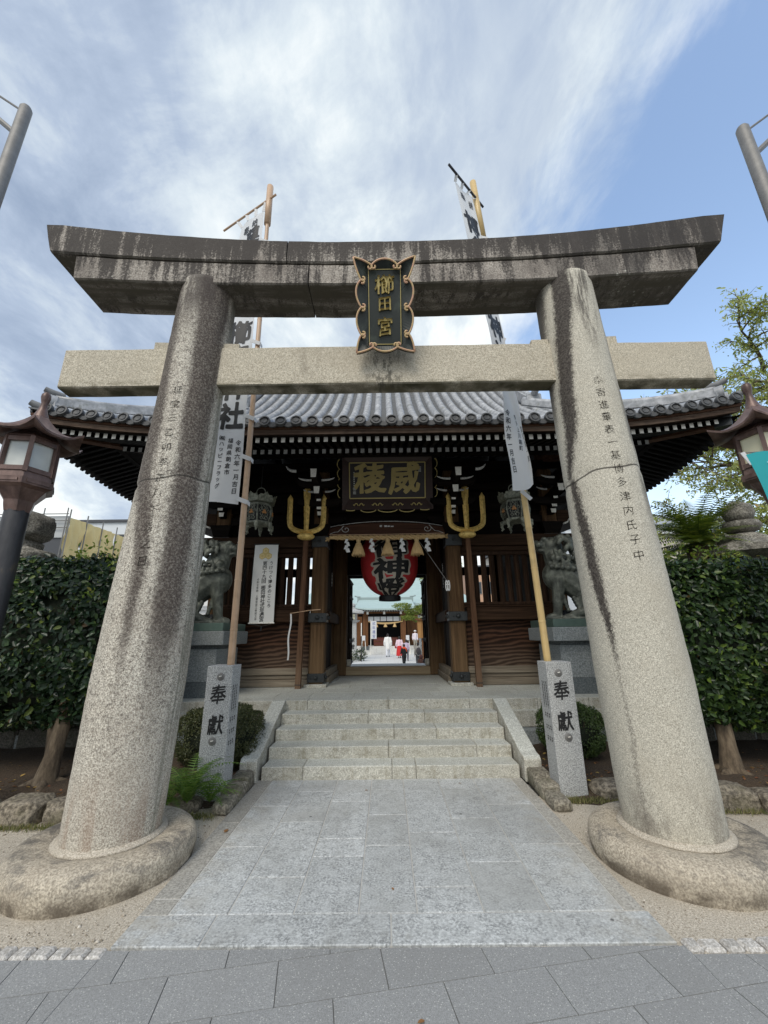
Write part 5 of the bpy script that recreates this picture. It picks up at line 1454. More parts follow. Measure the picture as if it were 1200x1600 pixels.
cd = thing('pull_cord', (1.17, 8.3, 2.9), 'thin grey cord slanting down to a knotted white loop by the right post', 'cord')
mb = MB(); mb.tube([(.64, 8.2, 3.45), (.8, 8.18, 3.2), (1.17, 8.12, 2.6)], .006, 5); part('cord', mb, M_steel, cd)
mb = MB()
for dx_ in (-.022, .02): mb.tube([(1.185 + dx_ + .018 * math.cos(a), 8.11, 2.50 + .10 * math.sin(a)) for a in np.linspace(0, 2 * PI, 14, endpoint=False)], .011, 6, closed=True)
mb.tube([(1.19 - .04, 8.1, 2.52), (1.19 + .04, 8.1, 2.52)], .014, 6); part('knotted_loop', mb, M_paper, cd)
sw = thing('twig_with_streamer', (-1.7, 8.05, 2.0), 'thin stick with a white paper strip tied to the left rail', 'stick')
mb = MB(); mb.tube([(-1.86, 8.03, 2.0), (-1.5, 8.0, 2.05), (-1.28, 8.0, 2.065)], [.006, .008, .009], 6); part('stick', mb, M_bamL, sw)
mb = MB(); pts = [(-1.845 - .02 * t + .012 * math.sin(t * 9), 8.02 + .01 * math.sin(t * 7), 1.99 - .83 * t) for t in np.linspace(0, 1, 16)]
vs = []
for p in pts: vs += [(p[0] - .014, p[1], p[2]), (p[0] + .014, p[1] + .01, p[2])]
mb.add(vs, [(2 * i, 2 * i + 1, 2 * i + 3, 2 * i + 2) for i in range(15)]); part('paper_strip', mb, M_paper, sw)
for x, y, z, h_ in ((1.296, 9.5, 2.62, .26), (1.296, 9.5, 2.94, .22), (-1.296, 9.7, 2.7, .3)):
    mb = MB(); s = 1 if x > 0 else -1
    for a in (-1, 1): mb.box(min(x, x - s * .003), max(x, x - s * .003), y + a * .055 - .005, y + a * .055 + .005, z, z + h_); mb.box(min(x, x - s * .003), max(x, x - s * .003), y - .06, y + .06, z + (h_ if a > 0 else 0) - .005, z + (h_ if a > 0 else 0) + .005)
    for k in range(3): mb.box(min(x, x - s * .003), max(x, x - s * .003), y - .03, y + .03, z + h_ * (.2 + .27 * k), z + h_ * (.2 + .27 * k) + .03)
    part('votive_label', mb, M_greyw, gate)

# poster hanging in front of the left window
ps = thing('hanging_poster', (-2.42, 8.1, 1.83), 'white vertical banner with three gold hexagons hanging over the left lattice window', 'banner')
PX0, PX1, PZ0, PZ1 = -2.66, -2.19, 1.83, 3.37
def pf(u, v): # u 0..1 across, v 0..1 up
    return (PX0 + (PX1 - PX0) * u, 8.12 - .02 * math.sin(v * PI) - .012 * math.sin(u * PI), PZ0 + (PZ1 - PZ0) * v)
mb = MB(); mb.grid(pf, 8, 20); part('cloth', mb, M_poster, ps, 1)
for z in (PZ0, PZ1):
    mb = MB(); mb.tube([(PX0 - .015, 8.115, z), (PX1 + .015, 8.115, z)], .012, 8); part('rod', mb, M_white if z < 2 else M_iron, ps)
mb = MB(); mb.tube([(PX0 + .02, 8.12, PZ0 - .01), (-2.42, 8.12, PZ0 - .06), (PX1 - .02, 8.12, PZ0 - .01)], .004, 5); mb.tube([(-2.42, 8.12, PZ0 - .06), (-2.43, 8.12, PZ0 - .14)], .012, 6); part('weight_cord', mb, M_iron, ps)
M_hexg = mat('gold_print', col=(.62, .45, .13), rough=.7); M_hexl = mat('pale_gold_print', col=(.74, .6, .3), rough=.7)
def pw(off): return lambda x, y: (x, 8.118 - off - .02 * math.sin((y - PZ0) / (PZ1 - PZ0) * PI) - .012 * math.sin((x - PX0) / (PX1 - PX0) * PI), y)
for cx, cz in ((-2.43, 3.235), (-2.492, 3.128), (-2.368, 3.128)):
    f = pw(.002); mb = MB(); mb.add([f(cx + .07 * math.sin(PI / 3 * k), cz + .07 * math.cos(PI / 3 * k)) for k in range(6)], [tuple(range(6))]); hx = part('gold_hexagon', mb, M_hexg, ps)
    f = pw(.004); mb = MB(); mb.add([f(cx + .055 * math.sin(PI / 3 * k), cz + .055 * math.cos(PI / 3 * k)) for k in range(6)], [tuple(range(6))]); part('hexagon_centre', mb, M_hexl, hx)
    f = pw(.006); mb = MB()
    for k in range(3):
        a = PI / 3 * k; mb.add([f(cx + q * .03 * math.sin(a) + w_ * .004 * math.cos(a), cz + q * .03 * math.cos(a) - w_ * .004 * math.sin(a)) for q, w_ in ((-1, -1), (1, -1), (1, 1), (-1, 1))], [(0, 1, 2, 3)])
    part('hexagon_flower', mb, M_hexg, hx)
for txt, x, z, s_, st_, bo in (('うけつぐ博多のこころ', -2.30, 2.985, .082, .092, .01), ('第四十九回', -2.425, 2.98, .094, .088, .008), ('櫛田神社式年遷宮', -2.425, 2.50, .094, .0855, .008), ('令和七年秋 上遷宮竣工奉祝之年', -2.54, 2.66, .05, .054, .0)):
    mb = MB(); write(mb, txt, (x, z), s_, pw(.003), bold=bo, brush=.04, step=st_, aspect=1.0); part('printed_text', mb, M_ink, ps, kind='stuff')

# tall banners on bamboo poles
def bamboo_pole(r, pts, rad, mt, joints):
    mb = MB(); P = []; Rr = []
    for i in range(60):
        t = i / 59; q = Vector(pts[0]).lerp(Vector(pts[-1]), t)
        if len(pts) > 2:
            q = Vector(pts[0]) * (1 - t) ** 2 + Vector(pts[1]) * 2 * t * (1 - t) + Vector(pts[2]) * t * t
        P.append(q); Rr.append(rad * (1 - .3 * t))
    mb.tube(P, Rr, 12); part('bamboo_pole', mb, mt, r, 1)
    for k in range(1, joints):
        i = int(k * 59 / joints); mb = MB(); p, t = P[i], (P[min(i + 1, 59)] - P[i - 1]).normalized()
        mb.tube([p - t * .012, p - t * .004, p + t * .003, p + t * .012], [Rr[i] * 1.0, Rr[i] * 1.07, Rr[i] * 1.09, Rr[i] * 1.0], 12, cap=False); part('bamboo_node', mb, mt, r, 1)
def nobori(name, s, top, lab, mt, pole, sleeve, bar, fcl, big, small, loops):
    r = thing(name, (s * 1.8, 4.95, 1.2), lab, 'banner', 'tall white banners on bamboo poles')
    bamboo_pole(r, pole, .041, mt, 13)
    mb = MB(); mb.tube([sleeve[0], sleeve[1]], .052, 14); part('bamboo_sleeve', mb, mt, r, 1)
    mb = MB(); mb.tube(bar, .018, 8); part('cross_bar', mb, M_lpole if s > 0 else M_bamL, r)
    mb = MB(); mb.grid(lambda u, v: fcl(u, v), 14, 90); c = part('banner_cloth', mb, M_banner, r, 1)
    for u, v, s_, txt, st_, bo, asp in big:
        for i, ch in enumerate(txt):
            t = MB(); v0 = v - st_ * i
            write(t, ch, (0, 0), 1, lambda x, y, v0=v0: tuple(Vector(fcl(min(.99, max(.01, u + x * s_ * asp)), min(1, max(0, v0 + y * st_ * .92)))) + Vector((0, -.006, 0))), bold=bo, brush=.05)
            part('brushed_character', t, M_ink, c)
    for u, v, s_, txt, st_ in small:
        t = MB()
        for i, ch in enumerate(txt):
            v0 = v - st_ * i; write(t, ch, (0, 0), 1, lambda x, y, v0=v0: tuple(Vector(fcl(min(.99, max(.01, u + x * s_)), v0 + y * st_ * .85)) + Vector((0, -.006, 0))), bold=.02, brush=.04)
        part('small_inscription', t, M_ink, c, kind='stuff')
    for a, b, w_ in loops:
        a, b = Vector(a), Vector(b); mb = MB(); mb.bar(a, b, w_, .006, up=(0, 1, 0)); part('cloth_loop', mb, M_banner, r)
    return r
def Lp(z): return Vector((-1.80 - .055 * (z - 1.2) / 7.5, 4.95, z))
def fL(u, v):
    z = 3.2 + v * 5.0; t = v ** 1.5
    inner = Lp(z) + Vector((-.075, .0, 0)); ang = R(172) - R(22) * t + R(22) * (1 - v) ** 2 * 1.0
    out = Vector((math.cos(ang), math.sin(ang), 0)) * (.47 + .06 * t)
    wv = .02 * math.sin(u * 7 + v * 14) + .012 * math.sin(u * 11 - v * 23)
    p = inner + out * (1 - u) + Vector((0, wv * (1 - u * .6), .0)); p.z = z + (.03 * (1 - u) if v < .02 else 0)
    return tuple(p)
lo_ = []
for z in (3.24, 3.83, 4.42, 5.01, 5.62, 6.25, 6.9, 7.5):
    q = Lp(z); lo_ += [(q + Vector((-.085, -.052, .03)), q + Vector((.058, -.054, -.03)), .055), (q + Vector((.06, -.054, -.03)), q + Vector((.062, .03, -.03)), .055)]
b0, b1 = Vector((-1.72, 4.86, 8.42)), Vector((-2.80, 5.48, 8.44))
for u in (.02, .34, .66, .98):
    p = Vector(fL(1 - u, 1)); t_ = b0 + (b1 - b0) * (.17 + .56 * u); lo_.append((p, t_, .05))
nobori('banner_pole', -1, 8.7, 'tall white banner on a tan bamboo pole rising behind the left pillar', M_bamL, [Lp(1.22), Lp(4.5) + Vector((.01, 0, 0)), Lp(8.6)], (Lp(7.9), Lp(8.72)), [b0, b1], fL,
       [(.6, .915, .62, '奠', .085, .03, 1), (.58, .81, .74, '大祭', .092, .05, 1), (.58, .53, .74, '櫛田神社', .0925, .05, 1)],
       [(.30, .957, .24, '奉', .04), (.66, .967, .24, '納', .04)] + [(.83, .385 - .19, .13, '令和六年一月吉日', .0195)] * 0 + [(.86, .172, .15, '令和六年一月吉日', .0195), (.64, .178, .14, '福岡県朝倉市', .0185), (.42, .184, .14, '㈱ハッピーフラッグ', .0172)], lo_)
def Rp(z): return Vector((1.80 - .30 * ((z - 1.2) / 7.5) ** 1.6, 4.95, z))
def fR(u, v):
    z = 3.22 + v * 5.05
    k = max(0, 1 - v / .3); t = max(0, (v - .3) / .7)
    right = Rp(z) + Vector((.045 + .035 * k - .135 * t, -.09 - .04 * k, 0))
    ang = R(226) - R(14) * k - R(8) * t
    p = right + Vector((math.cos(ang), math.sin(ang), 0)) * .41 * (1 - u)
    bul = Vector((.06, .05, 0)) * math.sin(PI * u) * (.4 + k)
    p = p + bul + Vector((.016 * math.sin(u * 6 + v * 31) * (1 - v), .014 * math.sin(u * 8 + v * 17), 0)); p.z = z + .16 * u * k
    return tuple(p)
lo_ = []
for z in (3.3, 5.0, 5.62, 6.25, 6.9, 7.5):
    q = Rp(z); lo_ += [(q + Vector((-.06, -.05, .02)), q + Vector((.05, -.062, -.1 if z < 4 else -.03)), .05)]
b0, b1 = Vector((1.66, 5.06, 8.35)), Vector((1.0, 4.42, 8.37))
for u in (.02, .36, .68, .98):
    p = Vector(fR(1 - u, 1)); lo_.append((p, b0 + (b1 - b0) * (.2 + .6 * u), .045))
nobori('banner_pole', 1, 8.7, 'tall white banner curling on a yellow bamboo pole left of the right pillar', M_bamR, [Rp(1.22), (Rp(1.22) + Rp(8.6)) / 2 + Vector((.07, 0, 0)), Rp(8.6)], (Rp(7.55), Rp(8.75)), [b0, b1], fR,
       [(.5, .86, .82, '博多', .0945, .05, 1), (.5, .58, .82, '田神社', .0945, .05, 1)] , [(.28, .96, .26, '奉', .04), (.70, .955, .26, '納', .04), (.12, .205, .15, '令和六年一月吉日', .0215), (.5, .205, .16, '博多上川端町', .0185), (.86, .17, .13, '宮元家一同', .0225)], lo_)

# granite offering posts that hold the poles
def offering_post(s):
    r = thing('offering_post', (s * 1.86, 4.92, 0), f'square granite post with two black characters and bolts, {"left" if s < 0 else "right"} of the path', 'stone post', 'granite posts holding the banner poles')
    x0, x1 = (1.715, 1.995) if s > 0 else (-1.995, -1.715)
    mb = MB(); mb.hexa([(x0 + .01 * (1 - zz) * 0 + (x1 - x0) * xx, 4.79 + .27 * yy, -.05 + 1.337 * zz) for xx in (0, 1) for yy in (0, 1) for zz in (0, 1)])
    o = part('post', mb, M_post, r); b_ = o.modifiers.new('b', 'BEVEL'); b_.width = .006; b_.segments = 2
    xc = (x0 + x1) / 2 - s * .005
    f = lambda x, y: (x, 4.787, y)
    for ch, z in (('奉', 1.0), ('獻', .70)):
        t = MB(); write(t, ch, (xc, z), .2, f, bold=.02, brush=.05, aspect=.88); part('black_character', t, M_ink, o)
    for x, z in ((xc - s * .01, 1.175), (xc + .015 * s, .545)):
        mb = MB(); mb.lathe((x, z, 0), [(.041, 0), (.041, .004), (.036, .007), (.02, .008), (.018, .014), (0, .017)], 18); mb.v = [(a, 4.79 - c, b) for a, b, c in mb.v]; bt = part('bolt_plate', mb, M_steel, r, 30)
        mb = MB(); mb.bar((x - .013, 4.772, z + .004), (x + .013, 4.772, z + .009), .008, .008); part('bolt_head', mb, M_white, bt)
    t = MB(); xs_ = x1 + .0015 if s < 0 else x0 - .0015
    for c in range(3):
        for k in range(10):
            for j in range(2):
                y, z = 4.85 + .055 * c, 1.08 - .028 * k - .012 * j
                if k > 8: continue
                t.add([(xs_, y - .013, z), (xs_, y + .013, z), (xs_, y + .012, z - .006), (xs_, y - .012, z - .007)], [(0, 1, 2, 3)]); 
            t.add([(xs_, 4.85 + .055 * c - .004, 1.085 - .028 * k), (xs_, 4.85 + .055 * c + .003, 1.085 - .028 * k), (xs_, 4.85 + .055 * c + .003, 1.065 - .028 * k), (xs_, 4.85 + .055 * c - .004, 1.065 - .028 * k)], [(0, 1, 2, 3)])
        for z0 in (.76, .64, .53):
            for k in range(2):
                y, z = 4.85 + .055 * c, z0 - .025 * k
                t.add([(xs_, y - .016, z), (xs_, y + .016, z), (xs_, y + .014, z - .008), (xs_, y - .016, z - .008)], [(0, 1, 2, 3)]); t.add([(xs_, y - .005, z + .006), (xs_, y + .005, z + .006), (xs_, y + .004, z - .018), (xs_, y - .005, z - .018)], [(0, 1, 2, 3)])
    part('weathered_side_marks', t, M_carve, o, kind='stuff')
offering_post(-1); offering_post(1)
# ------------------------------------------------------------------ guardian lions on pedestals
def lion_mesh(hd):
    mb = MB()
    for sy in (-1, 1):
        mb.ball((-.40, sy * .15, .27), (.25, .13, .27), 16, 10)
        mb.cap((-.3, sy * .2, .14), (-.1, sy * .2, .08), .09, .07); mb.ball((-.05, sy * .2, .05), (.13, .075, .055))
        for q in (-1, 0, 1): mb.ball((.06, sy * .2 + q * .042, .035), (.035, .022, .035), 8, 6); mb.ball((.30, sy * .14 + q * .045, .04), (.04, .025, .04), 8, 6)
        mb.cap((.06, sy * .13, .66), (.12, sy * .145, .33), .13, .085); mb.cap((.12, sy * .145, .33), (.15, sy * .145, .08), .085, .07); mb.ball((.21, sy * .145, .055), (.13, .08, .06))
        for i in range(5): mb.ball((.03 - .012 * i, sy * .145, .36 - .05 * i), (.035, .03, .035), 8, 6)
        for i in range(4): mb.ball((-.12 - .02 * i, sy * .2, .34 - .05 * i), (.035, .03, .035), 8, 6)
    mb.cap((-.42, 0, .34), (.0, 0, .76), .22, .26); mb.ball((.1, 0, .72), (.22, .24, .25), 16, 10); mb.cap((.0, 0, .8), (.09, 0, 1.08), .22, .18)
    h = Matrix.Rotation(hd, 3, 'Z') @ Matrix.Rotation(R(-14), 3, 'Y'); H0 = Vector((.12, 0, 1.22))
    def hb(p, r, nu=12, nv=8): mb.ball(H0 + h @ Vector(p), r, nu, nv, h)
    hb((0, 0, 0), (.185, .175, .165)); hb((.15, 0, -.01), (.12, .125, .075)); hb((.245, 0, .02), (.05, .07, .045)); hb((.13, 0, -.11), (.11, .1, .035))
    for s in (-1, 1):
        hb((.13, s * .085, .09), (.06, .055, .04)); hb((.165, s * .075, .06), (.028, .028, .026)); hb((.2, s * .09, -.02), (.06, .05, .055)); hb((-.06, s * .17, .08), (.05, .045, .075)); hb((.26, s * .035, .02), (.02, .022, .018)); hb((.2, s * .06, -.075), (.018, .018, .035))
    rnd = random.Random(4)
    for i in range(190):                  # curled mane
        a = rnd.uniform(0, 2 * PI); z = rnd.uniform(-.35, .22); rr = .245 - .10 * max(0, z / .22) ** 2
        c = Vector((-.03 + rr * math.cos(a) * .95, rr * math.sin(a) * .98, 1.15 + z))
        if math.cos(a - hd) > .55 and z > -.12: continue
        q = rnd.uniform(.026, .044); mb.ball(c, (q, q, q * 1.3), 8, 6)
    for i in range(15):
        a = PI * .32 + i * PI * 1.36 / 14; c = Vector((.0 + .285 * math.cos(a), .28 * math.sin(a), .83 + .05 * math.cos(a))); mb.ball(c, (.042, .042, .045), 8, 6)
    for i in range(9):
        t = i / 8; mb.ball((-.56 - .06 * math.sin(t * 3), .05 * math.sin(i * 2.4), .3 + .48 * t), (.085 - .055 * t, .11 - .07 * t, .1 - .03 * t), 8, 6)
    mb.ball((-.05, 0, .02), (.5, .3, .03), 20, 6)
    me = fuse(mb, .0145, 1, 'lion'); me.materials.append(M_bronze); return me
for s in (-1, 1):
    nm = 'left' if s < 0 else 'right'
    pd = thing('lion_pedestal', (s * 3.24, 7.5, PZ), f'stepped grey granite pedestal carrying the {nm} bronze lion', 'pedestal', 'granite pedestals of the guardian lions')
    def bx(a, b, y0, y1, z0, z1, name, mt, be=.006):
        mb = MB(); mb.box(*((a, b) if s > 0 else (-b, -a)), y0, y1, z0, z1, be); part(name, mb, mt, pd)
    bx(2.78, 3.72, 7.0, 8.0, PZ - .01, .9, 'base_block', M_ped_d); bx(2.79, 3.24, 7.01, 7.99, .902, 1.40, 'block', M_ped); bx(3.243, 3.71, 7.01, 7.99, .902, 1.40, 'block', M_ped)
    bx(2.81, 3.69, 7.03, 7.97, 1.402, 1.458, 'neck', M_ped_d); bx(2.66, 3.82, 6.9, 8.1, 1.46, 1.68, 'cap_stone', M_ped, .01); bx(2.70, 3.78, 6.95, 8.05, 1.682, 1.81, 'bronze_plinth', M_verd)
    me = lion_mesh(R(-14) if s < 0 else R(8))
    o = link('guardian_lion', me, None, (s * 3.18, 7.47, 1.80), (0, 0, R(22) if s < 0 else PI - R(22))); o.scale = (1.09, .9, 1.09)
    tag(o, f'seated bronze guardian lion with curled mane on the {nm} pedestal, facing the steps', 'lion statue', 'bronze guardian lions')

# ------------------------------------------------------------------ copper street lanterns
def street_lantern(x, y, s, glass, lab):
    r = thing('street_lantern', (x, y, 0), lab, 'street lamp', 'copper lanterns on poles')
    c = (x, y, 0); ph = R(8) if s < 0 else R(-14)
    mb = MB(); mb.lathe(c, [(.13, -.05), (.125, .2), (.112, 2.96)], 20); part('pole', mb, M_lpole if s < 0 else M_steel, r, 30)
    mb = MB(); mb.lathe(c, [(.125, 2.93), (.14, 2.99), (.15, 3.05), (.24, 3.17), (.30, 3.2), (.305, 3.27), (.27, 3.275), (.262, 3.36)], 6, ph); part('lamp_base', mb, M_copper, r)
    mb = MB(); mb.lathe(c, [(.236, 3.36), (.23, 3.72)], 6, ph); part('glass', mb, glass, r)
    for k in range(6):
        a = ph + k * PI / 3; mb = MB(); mb.bar((x + .258 * math.cos(a), y + .258 * math.sin(a), 3.34), (x + .25 * math.cos(a), y + .25 * math.sin(a), 3.76), .042, .042, up=(math.cos(a), math.sin(a), 0)); part('corner_post', mb, M_copper, r)
        a2 = a + PI / 3; 
        for z, q in ((3.375, .258), (3.725, .25)):
            mb = MB(); mb.bar((x + q * math.cos(a), y + q * math.sin(a), z), (x + q * math.cos(a2), y + q * math.sin(a2), z), .035, .05, up=(0, 0, 1)); part('glazing_rail', mb, M_copper, r)
        am = a + PI / 6; mb = MB(); p = Vector((x + .268 * math.cos(am), y + .268 * math.sin(am), 3.235)); t = Vector((-math.sin(am), math.cos(am), 0)); mb.bar(p - t * .11, p + t * .11, .006, .03); part('base_panel', mb, M_copper, r)
    # swept hexagonal roof with upturned corners
    mb = MB(); n = 48
    def rf(u, v, o=0.):
        a = 2 * PI * u; kk = (a - ph) % (PI / 3) / (PI / 3); cor = abs(kk - .5) * 2
        hexr = math.cos(PI / 6) / math.cos((kk - .5) * PI / 3); rad = .485 * hexr * (1 + .07 * cor ** 4)
        rr = .03 + (rad - .03) * v; z = 3.815 + .36 * (1 - v) ** 2.1 + .11 * (cor ** 3) * v ** 3 - .02 * v
        return (x + rr * math.cos(a), y + rr * math.sin(a), z - o)
    mb.grid(lambda u, v: rf(u, v), n, 12); mb.grid(lambda u, v: rf(u, v, .025 + .03 * (1 - v)), n, 12)
    mb.grid(lambda u, v: tuple(Vector(rf(u, 1)) * (1 - v) + Vector(rf(u, 1, .025)) * v), n, 1)
    part('roof', mb, M_copper, r, 40)
    mb = MB(); mb.lathe(c, [(.24, 3.75), (.27, 3.77), (.2, 3.83)], 6, ph); part('roof_collar', mb, M_copper, r)
    mb = MB(); mb.lathe(c, [(.08, 4.09), (.045, 4.2), (.032, 4.28), (.04, 4.31), (.05, 4.36), (.047, 4.4), (.03, 4.43), (0, 4.44)], 14); part('finial', mb, M_copper, r, 40)
    return r
street_lantern(-4.08, 4.3, -1, M_glass, 'brown copper street lantern with frosted panes at the left picture edge')
street_lantern(4.32, 4.3, 1, M_glassw, 'copper street lantern with cream panes behind a turquoise flag at the right')
fl = thing('turquoise_flag', (4.25, 3.95, 3.4), 'turquoise flag hanging from a thin rod on the right street lantern', 'flag')
mb = MB(); mb.tube([(3.74, 4.02, 3.40), (4.5, 3.86, 3.38)], .007, 6); part('rod', mb, M_steel, fl)
def ff(u, v): return (3.79 + .55 * u + .10 * v * (1 - u), 3.99 - .13 * u - .015 * math.sin(u * 9 + v * 3), 3.37 - .62 * v + .02 * math.sin(u * 5))
mb = MB(); mb.grid(ff, 14, 14); part('cloth', mb, M_teal, fl, 1)
for u, v, c_, w_, h_, nm in ((.50, .34, (.75, .74, .7), .09, .07, 'print_patch'), (.56, .46, (.55, .16, .12), .07, .09, 'print_patch'), (.46, .45, (.12, .2, .4), .05, .06, 'print_patch'), (.3, .2, (.3, .68, .72), .05, .02, 'print_patch')):
    mb = MB(); mb.add([tuple(Vector(ff(u + w_ * math.cos(a), v + h_ * math.sin(a))) + Vector((0, -.004 - .001 * (c_[0] < .5), 0))) for a in np.linspace(0, 2 * PI, 14, endpoint=False)], [tuple(range(14))]); part(nm, mb, mat('flag_print', col=c_, rough=.8), fl)
mb = MB(); mb.bar((3.765, 4.0, 3.40), (3.82, 3.985, 3.26), .05, .006, up=(0, 1, 0)); part('tie', mb, M_banner, fl)

# galvanised arcade poles at both sides of the street
for s, top in ((-1, 6.04), (1, 5.65)):
    x = s * (3.11 if s < 0 else 3.02); y = 2.4
    r = thing('street_pole', (x, y, 0), f'galvanised steel street pole with bracing arms, cut by the {"left" if s < 0 else "right"} picture edge', 'pole', 'steel poles at the street edge')
    mb = MB(); mb.lathe((x, y, 0), [(.05, -.05), (.045, top - .02), (.034, top + .004), (0, top + .009)], 20); part('pole', mb, M_steel, r, 30)
    mb = MB(); mb.tube([(x + s * .05, y, top - .02), (x + s * 1.6, y + .1, top + 1.3)], .009, 6); part('stay_rod', mb, M_steel, r)
    mb = MB(); mb.tube([(x + s * .03, y, top - .31), (x + s * 1.5, y + .1, top + 1.15)], .023, 8); part('arm', mb, M_steel, r)

# ------------------------------------------------------------------ planting
def blob_pts(n, f):                       # points and outward normals on/below a closed bumpy surface
    d_ = rng.normal(0, 1, (n, 3)); d_ /= np.linalg.norm(d_, axis=1)[:, None]
    return f(d_)
def camellia(s, cx, cy, cz, rx, ry, rz, trunk, n, mt, lab):
    r = thing('camellia_tree', (trunk[0], trunk[1], .1), lab, 'tree', 'clipped camellia trees')
    def surf(d_):
        p = np.sign(d_) * np.abs(d_) ** .62; p /= np.max(np.abs(p), 1)[:, None] ** .75 * np.linalg.norm(p, axis=1)[:, None] ** .25
        k = np.array([1 + .10 * noise.noise(Vector(q * 2.2 + s * 9)) + .06 * noise.noise(Vector(q * 6.)) for q in d_])
        return p * k[:, None]
    d_ = rng.normal(0, 1, (n, 3)); d_[:, 1] -= .55; d_ /= np.linalg.norm(d_, axis=1)[:, None]
    p = surf(d_); dep = 1 - np.abs(rng.normal(0, .07, n)); P = p * dep[:, None] * np.array([rx, ry, rz]) + np.array([cx, cy, cz])
    keep = np.array([noise.noise(Vector(q * 2.6)) > -.5 for q in P]); P, d_ = P[keep], d_[keep]; n = len(P)
    ln = rng.uniform(.06, .10, n)
    me = leaves('foliage', P, d_, ln, ln * .52, mt, .18, .55, .5)
    link('foliage', me, r, kind='stuff')
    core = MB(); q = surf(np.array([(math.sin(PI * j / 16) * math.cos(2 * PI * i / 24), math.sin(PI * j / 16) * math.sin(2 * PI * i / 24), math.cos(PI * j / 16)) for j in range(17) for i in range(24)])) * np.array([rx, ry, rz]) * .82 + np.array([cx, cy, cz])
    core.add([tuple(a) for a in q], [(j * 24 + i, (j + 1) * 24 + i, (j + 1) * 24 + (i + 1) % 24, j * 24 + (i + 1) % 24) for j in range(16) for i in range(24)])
    part('light_block_core', core, mat('shaded_core', lambda n_: {'Base Color': n_.mix(n_.noise(n_.tex(), 40, 4), (.006, .009, .005), (.02, .028, .014))}, rough=1), r, kind='stuff')  # closed dark core added inside the leaves to block light and darken gaps
    ns = 420; d2 = rng.normal(0, 1, (ns, 3)); d2[:, 2] = np.abs(d2[:, 2]) + .4; d2 /= np.linalg.norm(d2, axis=1)[:, None]
    c0 = rng.integers(0, 26, ns); base = rng.normal(0, 1, (26, 3)); base[:, 2] = np.abs(base[:, 2]) + .35; base[:, 1] -= .5; base /= np.linalg.norm(base, axis=1)[:, None]
    bp = surf(base) * np.array([rx, ry, rz]) * 1.02 + np.array([cx, cy, cz])
    P2 = bp[c0] + rng.normal(0, .045, (ns, 3)) + np.array([0, 0, 1.]) * rng.uniform(0, .16, ns)[:, None]
    l2 = rng.uniform(.045, .075, ns); link('young_shoots', leaves('young_shoots', P2, d2, l2, l2 * .5, M_shoot, .2, .7), r, kind='stuff')
    tr = MB(); bx_, by_, b2x = trunk; 
    tr.tube([(bx_, by_, -.05), (bx_ + .01, by_, .12), (bx_ + .03, by_ + .02, .35), (bx_ + .05, by_ + .05, .7), (bx_ + .02, by_ + .1, 1.3)], [.2, .115, .085, .08, .07], 12)
    tr.tube([(bx_ + .03, by_ + .02, .3), (bx_ + b2x, by_ + .1, .75), (bx_ + b2x * 1.3, by_ + .4, 1.3)], [.08, .055, .045], 10)
    for i in range(8):
        a = random.uniform(0, 2 * PI); tr.tube([(bx_ + .04, by_ + .08, .7 + .06 * i), (bx_ + .3 * math.cos(a) * rx, by_ + .45 + .3 * math.sin(a) * ry, cz - .3), (cx + .55 * rx * math.cos(a), cy + .2 + .45 * ry * math.sin(a), cz + .1 * i)], [.04, .025, .01], 6)
    for a in (0.4, 2.2, 3.7, 5.2): tr.tube([(bx_, by_, .12), (bx_ + .2 * math.cos(a), by_ + .2 * math.sin(a), .06), (bx_ + .34 * math.cos(a), by_ + .34 * math.sin(a), .0)], [.07, .045, .02], 7)
    part('trunk', tr, M_bark, r, 1)
camellia(-1, -4.85, 5.95, 1.62, 1.72, .98, 1.08, (-3.78, 5.1, -.1), 27000, M_camel, 'large dark glossy clipped camellia behind the left torii pillar')
camellia(1, 4.95, 5.95, 1.48, 1.62, .98, 1.02, (3.8, 5.22, .12), 30000, M_camr, 'large clipped camellia with forked trunk behind the right torii pillar')

def box_shrub(c, r_, mt, lab, n=16000):
    d_ = rng.normal(0, 1, (n, 3)); d_ /= np.linalg.norm(d_, axis=1)[:, None]
    p = np.sign(d_) * np.abs(d_) ** .6; p /= np.linalg.norm(p, axis=1)[:, None] ** .7
    k = np.array([1 + .12 * noise.noise(Vector(q * 3.5 + c[0])) for q in d_]) * (1 - np.abs(rng.normal(0, .09, n)))
    P = p * k[:, None] * np.array(r_) + np.array(c); P = P[P[:, 2] > .05]; d_ = d_[:len(P)]
    ln = rng.uniform(.014, .024, len(P)); r = thing('box_shrub', (c[0], c[1], .08), lab, 'shrub')
    link('foliage', leaves('foliage', P, d_, ln, ln * .6, mt, .15, .9), r, kind='stuff')
    mb = MB()
    for i in range(40):
        a = random.uniform(0, 2 * PI); q = random.uniform(.2, .85); mb.tube([(c[0] + .1 * math.cos(a), c[1] + .1 * math.sin(a), .05), (c[0] + q * r_[0] * math.cos(a), c[1] + q * r_[1] * math.sin(a), c[2] + random.uniform(-.1, .7) * r_[2])], [.008, .004], 4)
    part('stems', mb, M_bark, r, kind='stuff')
    co_ = MB(); co_.ball(c, (r_[0] * .8, r_[1] * .8, r_[2] * .8), 16, 10); part('light_block_core', co_, bpy.data.materials['shaded_core'], r, kind='stuff')  # added solid dark core blocks light through the thin leaf shell
box_shrub((-2.12, 5.72, .42), (.56, .42, .37), M_box, 'brownish green clipped box shrub behind the left offering post', 26000)
box_shrub((2.3, 5.8, .42), (.42, .38, .32), M_boxg, 'green clipped box shrub behind the right offering post', 22000)

